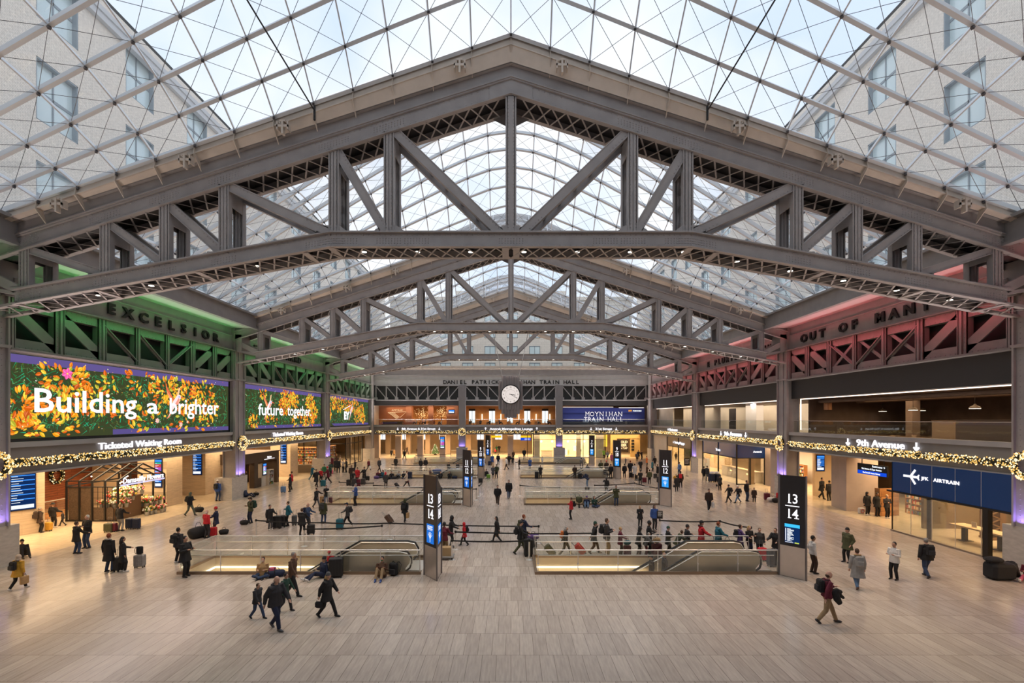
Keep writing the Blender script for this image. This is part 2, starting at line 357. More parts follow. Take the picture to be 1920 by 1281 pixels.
# ================================================================ columns and their stone plinths
for s in (-1, 1):
    for k, cy0 in enumerate(COLY):
        W_ = 1.5; nm = ['behind the camera', 'at the first truss', 'at the second truss', 'at the third truss', 'in the far corner'][k]
        t = thing('steel_column', f'riveted grey steel column on the {SIDEN[s]} wall {nm}', 'column', (s*24.4, cy0, 0), 0, 'columns along the side walls'); t['kind'] = 'structure'
        mb = MB()
        for d in (-.5, .0): a, b = sorted((s*(d), s*(d+.06))); 
        a, b = sorted((s*-.5, s*-.42)); mb.box(a, b, .0, W_, 0, 13.0)
        a, b = sorted((s*.42, s*.5)); mb.box(a, b, .0, W_, 0, 13.0)
        mb.box(-.42, .42, .12, .18, 0, 13.0); mb.box(-.42, .42, W_-.18, W_-.12, 0, 13.0)
        for yy in (0.0, W_-.09):
            a, b = sorted((s*-.62, s*-.5)); mb.box(a, b, yy, yy+.09, 1.9, 12.9)
        a, b = sorted((s*-.56, s*-.5)); mb.box(a, b, W_/2-.12, W_/2+.12, 1.9, 12.9)
        if k in (1, 2, 3):
            for yy in (.28, W_-.28): mb.rivets((s*-.5, yy, 2.2), (s*-.5, yy, 12.8), .25, (-s, 0, 0), .035)
            mb.rivets((s*.3, .12, 2.2), (s*.3, .12, 4.2), .25, (0, -1, 0), .035)
        a, b = sorted((s*-.66, s*.5)); mb.box(a, b, -.05, W_+.05, 10.35, 10.5)
        # head where truss and girder meet
        a, b = sorted((s*-.55, s*.5)); mb.box(a, b, 0, W_, 12.9, 15.2)
        mb.build('shaft', STEEL, t)
        if 0 < k < 4:
            mb = MB(); a, b = sorted((s*-.53, s*.95)); mb.prism([(a, -.35), (b, -.35), (b, 2.0), (a, 2.0)], 0, 1.92); mb.box(a-.02, b+.02, -.37, 2.02, 0, .06)
            mb.build('stone_plinth', STONE, t)
        elif k == 4:
            mb = MB(); a, b = sorted((s*-.6, s*.95)); mb.prism([(a, -.5), (b, -.5), (b, 1.9), (a, 1.9)], 0, 1.92); mb.build('stone_plinth', STONE, t)
# ================================================================ the roof trusses
def truss(Yf, k):
    ordw = ['nearest', 'second', 'third'][k]
    t = thing('roof_truss', f'{["largest grey riveted steel roof truss, the first one under the skylights", "second grey riveted steel roof truss, whose bottom chord carries the clock cables", "third grey riveted roof truss, in front of the end wall"][k]}', 'truss', (0, Yf, 0), 0, 'riveted roof trusses')
    D = 1.4; fine = k == 0; S_ = .32
    topz = lambda x: 21.5-S_*abs(x)                      # underside of the top chord
    botz = lambda x: 14.67-max(0, abs(x)-8.03)*.182      # underside of the bottom chord
    def plates(mb, x0, x1, zf, h, th=.07, y=0.0):        # web plates front and back between x0,x1 following zf
        for yy in (y, D-th): mb.add([(x0, yy, zf(x0)), (x1, yy, zf(x1)), (x1, yy+th, zf(x1)), (x0, yy+th, zf(x0)), (x0, yy, zf(x0)+h), (x1, yy, zf(x1)+h), (x1, yy+th, zf(x1)+h), (x0, yy+th, zf(x0)+h)],
                                     [(3,2,1,0),(4,5,6,7),(0,1,5,4),(1,2,6,5),(2,3,7,6),(3,0,4,7)])
    def strip(mb, x0, x1, zf, y0, y1, dz0, dz1):
        mb.add([(x0, y0, zf(x0)+dz0), (x1, y0, zf(x1)+dz0), (x1, y1, zf(x1)+dz0), (x0, y1, zf(x0)+dz0), (x0, y0, zf(x0)+dz1), (x1, y0, zf(x1)+dz1), (x1, y1, zf(x1)+dz1), (x0, y1, zf(x0)+dz1)],
               [(3,2,1,0),(4,5,6,7),(0,1,5,4),(1,2,6,5),(2,3,7,6),(3,0,4,7)])
    # ---- top chord: riveted webs, flange angles, cover; purlin beam above
    mb = MB()
    for a, b in ((-23.9, 0), (0, 23.9)):
        plates(mb, a, b, topz, .66)
        for y0, y1 in ((-.1, .14), (D-.14, D+.1)): strip(mb, a, b, topz, y0, y1, -.05, .0); strip(mb, a, b, topz, y0, y1, .60, .66)
        if k < 2:
            for dz in (.07, .53):
                mb.rivets((a, -.0, topz(a)+dz), (b, -.0, topz(b)+dz), .26 if fine else .4, (0, -1, 0), .042)
            if fine:
                for nx in (0, 5.44, 7.9, 12.8, 15.45, 18.1, 21.7):
                    sgn = -1 if a < 0 else 1
                    for q in range(-5, 6):
                        for dz in (.2, .3, .4):
                            x = sgn*nx+q*.13
                            if a <= x <= b: mb.rivet((x, 0, topz(x)+dz), (0, -1, 0), .036)
    mb.build('top_chord', STEEL, t)
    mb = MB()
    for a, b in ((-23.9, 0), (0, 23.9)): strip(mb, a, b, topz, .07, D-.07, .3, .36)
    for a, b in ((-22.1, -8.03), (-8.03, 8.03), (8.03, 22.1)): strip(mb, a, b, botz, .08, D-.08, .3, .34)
    mb.build('shaded_cover_plate', STEELD, t)  # dark colour stands in for the shade inside the box chords
    mb = MB()
    for a, b in ((-23.9, 0), (0, 23.9)):
        strip(mb, a, b, topz, -.02, .05, .68, 1.25); strip(mb, a, b, topz, -.18, .25, 1.22, 1.29); strip(mb, a, b, topz, -.15, .2, .66, .71)
        strip(mb, a, b, topz, -.02, D+.1, 1.29, 1.36); strip(mb, a, b, topz, D-.05, D+.02, .68, 1.25)
    mb.build('purlin_beam', STEEL, t)
    # ---- lattice lacing under both chords
    mb = MB(); p = .66
    for zf, x1 in ((topz, 21.8),):
        n = int(x1/p)
        for sg in (-1, 1):
            for i in range(n):
                a, b = sg*(i*p+.5), sg*((i+1)*p+.5)
                mb.beam((a, .05, zf(a)-.03), (b, D-.05, zf(b)-.03), .07, .02, up=(0, 0, 1)); mb.beam((a, D-.05, zf(a)-.05), (b, .05, zf(b)-.05), .07, .02, up=(0, 0, 1))
    mb.build('upper_lacing_lattice', STEEL, t)
    mb = MB()
    n = int(23.6/p)
    for sg in (-1, 1):
        for i in range(n):
            a, b = sg*i*p, sg*(i+1)*p
            mb.beam((a, .05, botz(a)-.03), (b, D-.05, botz(b)-.03), .07, .02, up=(0, 0, 1)); mb.beam((a, D-.05, botz(a)-.05), (b, .05, botz(b)-.05), .07, .02, up=(0, 0, 1))
        for xx in (0.25, 8.03, 9.2, 14, 18.5, 22): mb.beam((sg*xx, .0, botz(xx)-.04), (sg*xx, D, botz(xx)-.04), .3, .03)
    mb.build('lower_lacing_lattice', STEEL, t)
    # ---- bottom chord
    mb = MB()
    for a, b in ((-22.1, -8.03), (-8.03, 8.03), (8.03, 22.1)):
        plates(mb, a, b, botz, .6)
        for y0, y1 in ((-.14, .1), (D-.1, D+.14)): strip(mb, a, b, botz, y0, y1, -.04, .0); strip(mb, a, b, botz, y0, y1, .6, .66)
        if k < 2:
            for dz in (.06, .52): mb.rivets((a, 0, botz(a)+dz), (b, 0, botz(b)+dz), .24 if fine else .4, (0, -1, 0), .042)
    if fine:
        for nx in (0, 4.2, 5.44, 7.4, 8.0, 8.6, 12.8, 15.45, 18.1, 21.5):
            for sg in ((-1, 1) if nx else (1,)):
                for q in range(-4, 5):
                    for dz in (.16, .26, .36): x = sg*nx+q*.13; mb.rivet((x, 0, botz(x)+dz), (0, -1, 0), .036)
    for sg in (-1, 1):                                    # flat ties on to the columns
        for yy in (0, D-.25): mb.add([(sg*22, yy, botz(22)-.02), (sg*23.9, yy, botz(23.9)-.02), (sg*23.9, yy+.25, botz(23.9)-.02), (sg*22, yy+.25, botz(22)-.02),
                                      (sg*22, yy, botz(22)+.1), (sg*23.9, yy, botz(23.9)+.1), (sg*23.9, yy+.25, botz(23.9)+.1), (sg*22, yy+.25, botz(22)+.1)], [(3,2,1,0),(4,5,6,7),(0,1,5,4),(1,2,6,5),(2,3,7,6),(3,0,4,7)])
    mb.build('bottom_chord', STEEL, t)
    # ---- verticals
    for nx in (0, 5.44, 7.9, 12.8, 15.45, 18.1, 21.7):
        for sg in ((-1, 1) if nx else (1,)):
            x = sg*nx; w = .40 if nx else .42; z0 = botz(x)+.6; z1 = topz(x)+.05; mb = MB()
            for yy in (0, D-.3) if nx else (0, D-.3):
                mb.box(x-w/2, x+w/2, yy+.10, yy+.16, z0, z1)                      # web
                for e in (-1, 1):
                    mb.box(x+e*w/2-.03, x+e*w/2+.03, yy, yy+.28, z0, z1)          # flanges
                    mb.box(x+e*w/2-e*.14-.07, x+e*w/2-e*.14+.07, yy-.0, yy+.03, z0, z1)
                if fine and yy == 0:
                    for e in (-1, 1): mb.rivets((x+e*.12, 0, z0+.1), (x+e*.12, 0, z1-.1), .16, (0, -1, 0), .034)
            if nx:                                                                 # batten plates joining front and back
                zb = z1-.9 if z1-z0 > 2 else z1-.5
                for e in (-1, 1): mb.box(x+e*w/2-.02, x+e*w/2+.02, .1, D-.1, zb, z1-.05); mb.box(x+e*w/2-.02, x+e*w/2+.02, .1, D-.1, z0, z0+.35)
                if nx == 5.44 or nx == 7.9:
                    q = z0+.4
                    while q < zb-.4: mb.beam((x, .15, q), (x, D-.15, q+.4), .3, .02, up=(1, 0, 0)); q += .8
            mb.build('king_post' if nx == 0 else 'vertical_post', STEEL, t)
    # ---- diagonals
    for xa, xb in ((5.3, .35), (7.9, 5.44), (12.8, 8.0), (15.45, 12.8), (18.1, 15.45), (21.7, 18.1)):
        for sg in (-1, 1):
            a = Vector((sg*(xa-.15), 0, topz(xa))); b = Vector((sg*(xb+.15), 0, botz(xb)+.65)); mb = MB()
            w = .36 if xa < 16 else .3
            for yy in (.02, D-.30):
                off = Vector((0, yy, 0)); d = (b-a).normalized(); n_ = Vector((-d.z, 0, d.x))
                mb.beam(a+off+Vector((0, .05, 0)), b+off+Vector((0, .05, 0)), w, .05, up=(0, 1, 0))
                for e in (-1, 1): mb.beam(a+off+n_*e*w/2+Vector((0, .14, 0)), b+off+n_*e*w/2+Vector((0, .14, 0)), .04, .28, up=(0, 1, 0))
                if fine and yy < .1: mb.rivets(a+n_*.11+Vector((0, .045, 0)), a+n_*.11+d*1.1+Vector((0, .045, 0)), .16, (0, -1, 0), .034); mb.rivets(b+n_*.11+Vector((0, .045, 0)), b+n_*.11-d*1.1+Vector((0, .045, 0)), .16, (0, -1, 0), .034)
            if xa < 14:                                                            # zigzag lacing between the two webs
                L = (b-a).length; q = .5; d = (b-a)/L
                while q < L-.7: mb.beam(a+d*q+Vector((0, .25, 0)), a+d*(q+.5)+Vector((0, D-.25, 0)), .08, .02, up=(0, 0, 1)); mb.beam(a+d*(q+.5)+Vector((0, D-.25, 0)), a+d*(q+1)+Vector((0, .25, 0)), .08, .02, up=(0, 0, 1)); q += 1
            mb.build('diagonal_brace', STEEL, t)
    for sg in (-1, 1):                                    # end braces from the chord's foot to the column
        mb = MB()
        for yy in (.05, D-.3): mb.beam((sg*23.9, yy+.1, 13.7), (sg*22.0, yy+.1, 12.75), .4, .2, up=(0, 1, 0)); mb.beam((sg*22.0, yy+.1, 12.6), (sg*23.9, yy+.1, 12.9), .15, .2, up=(0, 1, 0))
        mb.box(min(sg*23.3, sg*23.95), max(sg*23.3, sg*23.95), 0, D, 12.9, 14.3)
        mb.build('end_bracket', STEEL, t)
    # ---- gussets at the nodes
    mb = MB()
    for nx in (0, 5.44, 8.0, 12.8, 15.45, 18.1, 21.6):
        for sg in ((-1, 1) if nx else (1,)):
            for yy in (.02, D-.06):
                x = sg*nx; mb.prism([(x-.75, yy), (x+.75, yy), (x+.75, yy+.04), (x-.75, yy+.04)], botz(x)+.5, botz(x)+.66)
                w1, w2 = .8, .35; z = botz(x)+.62
                if nx in (0, 5.44, 8.0): mb.add([(x-w1, yy, z), (x+w1, yy, z), (x+w2, yy, z+.34), (x-w2, yy, z+.34), (x-w1, yy+.04, z), (x+w1, yy+.04, z), (x+w2, yy+.04, z+.34), (x-w2, yy+.04, z+.34)], [(0,1,2,3),(7,6,5,4),(0,4,5,1),(1,5,6,2),(2,6,7,3),(3,7,4,0)])
    zt = topz(0)
    for yy in (.0, D-.05): mb.add([(-.95, yy, zt-.28), (0, yy, zt-.75 if yy > .5 else zt-.1), (.95, yy, zt-.28), (.95, yy, zt+.3), (0, yy, zt+.62), (-.95, yy, zt+.3), (-.95, yy-.03, zt-.28), (0, yy-.03, zt-.1), (.95, yy-.03, zt-.28), (.95, yy-.03, zt+.3), (0, yy-.03, zt+.62), (-.95, yy-.03, zt+.3)],
                                  [(0,1,4,5),(1,2,3,4),(11,10,7,6),(10,9,8,7),(0,5,11,6),(2,8,9,3)])
    mb.build('gusset_plates_frame', STEEL, t)
    # ---- the downlights in the chord
    for q in range(-8, 9):
        x = q*2.45+.6
        if abs(x) > 20.5: continue
        mb = MB(); mb.lathe([(.13, 0), (.13, .22), (.04, .26)], 10, (x, D/2, botz(x)+.02)); o = mb.build('lamp_housing', BLACK, t)
        mb = MB(); mb.lathe([(.11, -.012), (.11, .0)], 10, (x, D/2, botz(x)+.01)); mb.build('lamp_lens', E('downlight_lens', (1, .93, .80), 6), o)
for k, ty in enumerate(TY): truss(ty, k)
# ================================================================ skylight vaults
EX = 22.3; NXH = 13
def vault(k):
    y0 = [-2.6, TY[0]+1.9, TY[1]+1.9, TY[2]+1.9][k]; y1 = [TY[0]-.5, TY[1]-.5, TY[2]-.5, 81.0][k]
    ny = 14; yc = (y0+y1)/2; h = (y1-y0)/2
    if k == 0: yc = 11.2; h = 9.2; y0 = 2.0
    t = thing('skylight', f'arched glass and steel skylight over the {BAYN[k]}', 'skylight', (0, yc, 15.9), 0, 'arched glass skylights')
    def Z(X, Y):
        u = (Y-yc)/h; s = max(0, 1-u*u); a = 4.5*s; xs_ = math.sqrt(X*X+a*a)/math.sqrt(EX*EX+a*a)
        edge = 23.7-.345*math.sqrt(X*X+a*a)
        return edge + s*(.3+7.4*(1-xs_)) - 15.9
    xs = [EX*i/NXH for i in range(-NXH, NXH+1)]; ys = [yc+h*(q-.13*q**3)/.87 for q in [2*j/ny-1 for j in range(ny+1)]]
    V = [[Vector((x, y-yc, Z(x, y))) for x in xs] for y in ys]
    mb = MB(); off = Vector((0, 0, .12))
    vs = [p+off for row in V for p in row]; nx = len(xs)
    mb.add(vs, [(j*nx+i, j*nx+i+1, (j+1)*nx+i+1, (j+1)*nx+i) for j in range(ny) for i in range(nx-1)])
    mb.build('glass', GLZ, t)
    mb = MB()
    def nrm(j, i):
        a = V[j][min(i+1, nx-1)]-V[j][max(i-1, 0)]; b = V[min(j+1, ny)][i]-V[max(j-1, 0)][i]; return a.cross(b).normalized()
    for j in range(ny+1):                                           # deep ribs running across the hall
        for i in range(nx-1): mb.beam(V[j][i], V[j][i+1], .07, .24, up=nrm(j, i), off=(0, -.02)); mb.beam(V[j][i], V[j][i+1], .14, .03, up=nrm(j, i), off=(0, -.14))
    for i in range(nx):                                             # lighter ribs running lengthwise
        for j in range(ny): mb.beam(V[j][i], V[j+1][i], .05, .20, up=nrm(j, i))
    mb.build('rib_lattice_frame', RIB, t)
    mb = MB()
    for j in range(ny):                                             # crossing stay wires in every cell, gathered at small nodes
        for i in range(nx-1):
            n_ = nrm(j, i)*-.12; r = .011 if k < 2 else .014
            mb.tube([V[j][i]+n_, V[j+1][i+1]+n_], r, 3, caps=False); mb.tube([V[j+1][i]+n_, V[j][i+1]+n_], r, 3, caps=False)
    for j in range(ny+1):
        for i in range(nx): p = V[j][i]+nrm(j, i)*-.15; mb.beam(p, p+nrm(j, i)*-.1, .09, .09)
    mb.build('bracing_wire_net', WIRE, t)
    # cream gutter beams at both gable ends with stiffener fins and drip brackets
    for e, ye in ((-1, y0), (1, y1)):
        if k == 0 and e < 0: continue
        mb = MB(); yl = ye-yc
        for i in range(nx-1):
            a, b = xs[i], xs[i+1]; za, zb = Z(a, ye)+.12, Z(b, ye)+.12
            g = lambda x: 21.5+1.22-.32*abs(x)-15.9
            mb.quadf([(a, yl+e*.05, za), (b, yl+e*.05, zb), (b, yl-e*.02, zb-.55), (a, yl-e*.02, za-.55)][::e])
            la, lb = min(za-.6, g(a)-.02), min(zb-.6, g(b)-.02)
            mb.quadf([(a, yl-e*.02, za-.55), (b, yl-e*.02, zb-.55), (b, yl+e*.22, lb), (a, yl+e*.22, la)][::e])
            mb.beam((a, yl-e*.02, za-.55), (b, yl-e*.02, zb-.55), .08, .05)
        for i in range(nx):
            x = xs[i]; z = Z(x, ye); mb.add([(x-.015, yl-e*.03, z+.05), (x-.015, yl-e*.12, z-.5), (x-.015, yl+e*.4, z-1.0), (x-.015, yl+e*.1, z), (x+.015, yl-e*.03, z+.05), (x+.015, yl-e*.12, z-.5), (x+.015, yl+e*.4, z-1.0), (x+.015, yl+e*.1, z)], [(0,1,2,3),(7,6,5,4),(0,4,5,1),(1,5,6,2),(2,6,7,3),(3,7,4,0)])
        mb.build('gutter_beam', CREAM, t)
        if k < 3 and e > 0:
            for xx in (-19.5, -14, -9.8, -2.2, 2.2, 9.8, 14, 19.5):
                z = Z(xx, ye)-.75; mb = MB()
                mb.box(xx-.25, xx+.25, yl-.30, yl-.24, z-.05, z+.05); mb.box(xx-.04, xx+.04, yl-.32, yl-.1, z-.35, z+.25); mb.box(xx-.25, xx-.2, yl-.3, yl, z-.15, z+.2); mb.box(xx+.2, xx+.25, yl-.3, yl, z-.15, z+.2); mb.box(xx-.12, xx+.12, yl-.3, yl-.1, z+.18, z+.26)
                mb.build('gutter_bracket', CREAM, t)
for k in range(4): vault(k)
# black cables running up from the first gutter
for sg in (-1, 1):
    mb = MB(); mb.tube([(sg*8.35, 19.9, 20.1), (sg*9.5, 16.2, 22.1), (sg*10.0, 14.6, 23.0)], .032, 5); mb.lathe([(.05, -.3), (.05, .3)], 6, (sg*8.35, 19.95, 20.0))
    tag(mb.build('stay_cable', BLACK), f'black stay cable climbing from the first gutter beam under the skylight, {"screen side" if sg < 0 else "9th Avenue side"}', 'cable')
# roof deck over each truss line
for ty in TY:
    mb = MB()
    for a, b in ((-24, 0), (0, 24)): mb.quadf([(a, ty-.3, 22.95-.32*abs(a)), (b, ty-.3, 22.95-.32*abs(b)), (b, ty+1.8, 22.95-.32*abs(b)), (a, ty+1.8, 22.95-.32*abs(a))])
    struct('ceiling', mb, STEELD)
mb = MB()
for a, b in ((-24, 0), (0, 24)): mb.quadf([(a, -3, 24-.345*abs(a)), (b, -3, 24-.345*abs(b)), (b, 2.0, 24-.345*abs(b)), (a, 2.0, 24-.345*abs(a))])
struct('ceiling', mb, PANEL)
# ================================================================ end wall (Y = 82)
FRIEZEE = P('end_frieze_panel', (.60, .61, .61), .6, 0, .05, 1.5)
YE = 82.0; ECX = (-8.5, 8.4)
mb = MB(); mb.box(-24.6, 24.6, YE, YE+.4, 12.9, 13.95); struct('wall_end', mb, FRIEZEE)
mb = MB(); mb.box(-24.6, 24.6, YE, YE+.4, 13.98, 14.55); mb.box(-24.6, 24.6, YE-.12, YE+.05, 13.93, 14.0); struct('wall_end', mb, FRIEZEE)
mb = MB(); mb.box(-24.6, 24.6, YE-.5, YE+.4, 14.58, 15.45); mb.box(-24.6, 24.6, YE-.7, YE+.4, 15.45, 15.56); struct('trim_4', mb, PANEL)
mb = MB(); mb.box(-24.6, 24.6, YE-1.2, YE+2, 15.6, 16.1)
for i in range(-13, 14): mb.box(i*1.72-.03, i*1.72+.03, YE-1.5, YE-1.0, 15.5, 16.4)
struct('trim_5', mb, CREAM)
mb = MB(); mb.box(-24.6, 24.6, YE+.45, YE+.55, 9.4, 12.95); struct('wall_end', mb, P('end_grille', (.045, .05, .052), .7))
mb = MB(); mb.box(-24.2, 24.2, YE+.3, YE+1.0, 9.35, 10.2); struct('wall_end', mb, STEELD)
mb = MB(); mb.box(-24.6, 24.6, YE+.1, YE+.9, 4.25, 5.6); struct('wall_end', mb, FASCIA)
mb = MB(); mb.box(-24.2, 24.2, YE-.12, YE+.3, 5.6, 5.95); struct('trim_6', mb, MATS['ledge_steel'])
# girder of the end wall: three spans
spans = [(-23.6, ECX[0]-.6, 'screen-side span'), (ECX[0]+.6, ECX[1]-.6, 'middle span behind the clock'), (ECX[1]+.6, 23.6, '9th Avenue span')]
for x0, x1, nm in spans:
    t = thing('lattice_girder', f'pale grey lattice girder of the end wall, {nm}', 'girder', ((x0+x1)/2, YE, 10.3), 0, 'girders of the end wall')
    L = x1-x0; mb = MB(); mb.box(-L/2, L/2, -.1, .4, -.12, .06); mb.build('bottom_chord', STEELL, t)
    mb = MB(); mb.box(-L/2, L/2, -.15, .4, 2.45, 2.62); mb.build('top_chord', STEELL, t)
    n = 8
    for i in range(n+1):
        x = -L/2+L*i/n; mb = MB(); mb.box(x-.09, x+.09, 0, .14, .05, 2.5); mb.box(x-.3, x+.3, -.02, .02, .05, .45 if (i <= n/2) else .4)
        mb.build('vertical_post', STEELL, t)
        if i < n:
            xb = -L/2+L*(i+1)/n; a, b = (2.4, .25) if i < n/2 else (.25, 2.4)
            mb = MB(); mb.beam((x, .05, a), (xb, .05, b), .14, .1, up=(0, 1, 0)); mb.build('diagonal_brace', STEELL, t)
for x, nm in ((ECX[0], 'screen side of the clock'), (ECX[1], 'beside the blue train hall sign')):
    t = thing('steel_column', f'square grey column of the end wall, {nm}', 'column', (x, YE-.45, 0), 0, 'columns of the end wall'); t['kind'] = 'structure'
    mb = MB(); mb.box(-.58, .58, 0, 1.0, 2.0, 12.85); mb.box(-.62, .62, -.04, 0, 10.2, 10.8); mb.box(-.2, .2, -.05, 0, 10.9, 12.6); mb.build('shaft', P('column_paint', (.27, .26, .27), .5, 0, .05, 1), t)
    mb = MB(); mb.box(-.95, .95, -.4, 1.1, 0, 2.0); mb.build('stone_plinth', P('end_plinth_stone', (.42, .40, .40), .5, 0, .08, 2), t)
    area('plinth_uplight', (x, YE-.62, 2.1), (.9, .12), 22, (.38, .25, 1), (R(180), 0, 0), 130)
# ================================================================ lettering on the friezes
def frieze_text(s, body, ya, yb, z=13.3, h=.62):
    """letters one by one on a side wall; ya..yb are the first and last letters' centres"""
    n = len(body); 
    t = thing('lettering', f'black capital letters on the {SIDEN[s]} frieze reading {body}', 'lettering', (s*24.02, (ya+yb)/2, z))
    for i, ch in enumerate(body):
        if ch == ' ': continue
        y = ya+(yb-ya)*i/(n-1); mb = MB()
        put_text(mb, ch, h*1.38, (-s*.06, y-(ya+yb)/2, 0), (0, -s, 0), depth=.09, bold=.035, sx=1.25)
        mb.build('letter', LETTER, t)
frieze_text(-1, 'EXCELSIOR', 28.15, 38.1)
frieze_text(-1, 'EVER UPWARD', 44.0, 53.2)
frieze_text(1, 'OUT OF MANY ONE', 38.4, 22.6)
frieze_text(1, 'E PLURIBUS UNUM', 57.0, 43.0)
t = thing('lettering', 'black capital letters spelling the hall\'s name across the end wall frieze', 'lettering', (0, YE, 13.1))
body = 'DANIEL PATRICK MOYNIHAN TRAIN HALL'
for i, ch in enumerate(body):
    if ch == ' ': continue
    mb = MB(); put_text(mb, ch, .92, (-11.5+23.1*i/(len(body)-1), -.06, 0), (1, 0, 0), depth=.08, bold=.012, sx=1.1); mb.build('letter', LETTER, t)
# ================================================================ backlit wayfinding on the fascias
def arrow(mb, O, X, kind, h):
    """a straight arrow in a plane spanned by X and Z"""
    O = Vector(O); X = Vector(X); Zv = Vector((0, 0, 1))
    dirs = {'down': -Zv, 'up': Zv, 'left': -X, 'right': X}; d = dirs[kind]; nrm = X.cross(Zv)
    tip = O+d*h*.5; mb.beam(O-d*h*.5, tip-d*h*.08, h*.17, .05, up=nrm)
    for r in (-1, 1):
        q = Matrix.Rotation(R(135*r), 3, nrm) @ d; mb.beam(tip, tip+q*h*.5, h*.17, .05, up=nrm)
def fascia_sign(s, body, yc, size, label, arrows=None, z=5.0, end=None, length=None):
    if end is None: loc = (s*24.1, yc, z); X = (0, 1, 0) if s < 0 else (0, -1, 0)
    else: loc = (end, YE+.02, z); X = (1, 0, 0)
    t = thing('backlit_sign', label, 'sign', loc); X = Vector(X)
    vs, fs = text_mesh(body, size, .05, .008*size/.5)
    w = max(v.x for v in vs)-min(v.x for v in vs); k = (length/w) if length else 1
    nm = (X.cross(Vector((0, 0, 1))))*.03; mb = MB()
    put_text(mb, body, size, nm, X, depth=.05, bold=.008*size/.5, sx=k); mb.build('letters', LEDW, t)
    if arrows:
        for sg in (-1, 1): mb = MB(); arrow(mb, nm+X*sg*(w*k/2+size*1.3)+Vector((0, 0, size*.36)), X, arrows, size*.8); mb.build('arrow', LEDW, t)
fascia_sign(-1, 'Ticketed Waiting Room', 30.85, .56, 'backlit white Ticketed Waiting Room sign under the widest flower screen', z=5.2, length=6.9)
fascia_sign(-1, 'Ticketed Waiting Room', 50.9, .56, 'backlit white Ticketed Waiting Room sign under the second flower screen', z=5.2, length=6.9)
fascia_sign(1, '9th Avenue', 30.7, .64, 'backlit white 9th Avenue sign with down arrows above the air train entrance', 'down', z=5.14, length=4.0)
fascia_sign(1, '9th Avenue', 51.0, .64, 'smaller backlit white 9th Avenue sign above the blue-lit glass store', 'down', z=5.14, length=4.0)
fascia_sign(1, '\u2190 Restrooms', 70, .58, 'backlit white sign on the last 9th Avenue side fascia, next to the end wall', z=5.18, length=4.2)
fascia_sign(0, '8th Avenue & 31st Street', 0, .52, 'backlit white 8th Avenue and 31st Street sign with down arrows', 'down', z=5.08, end=-16.15, length=5.9)
fascia_sign(0, 'Amtrak Metropolitan Lounge', 0, .56, 'backlit white lounge sign with up arrows below the clock', 'up', z=5.05, end=.05, length=7.5)
fascia_sign(0, '31st Street', 0, .58, 'backlit white 31st Street sign with down arrows under the blue hall sign', 'down', z=5.04, end=16.2, length=2.9)
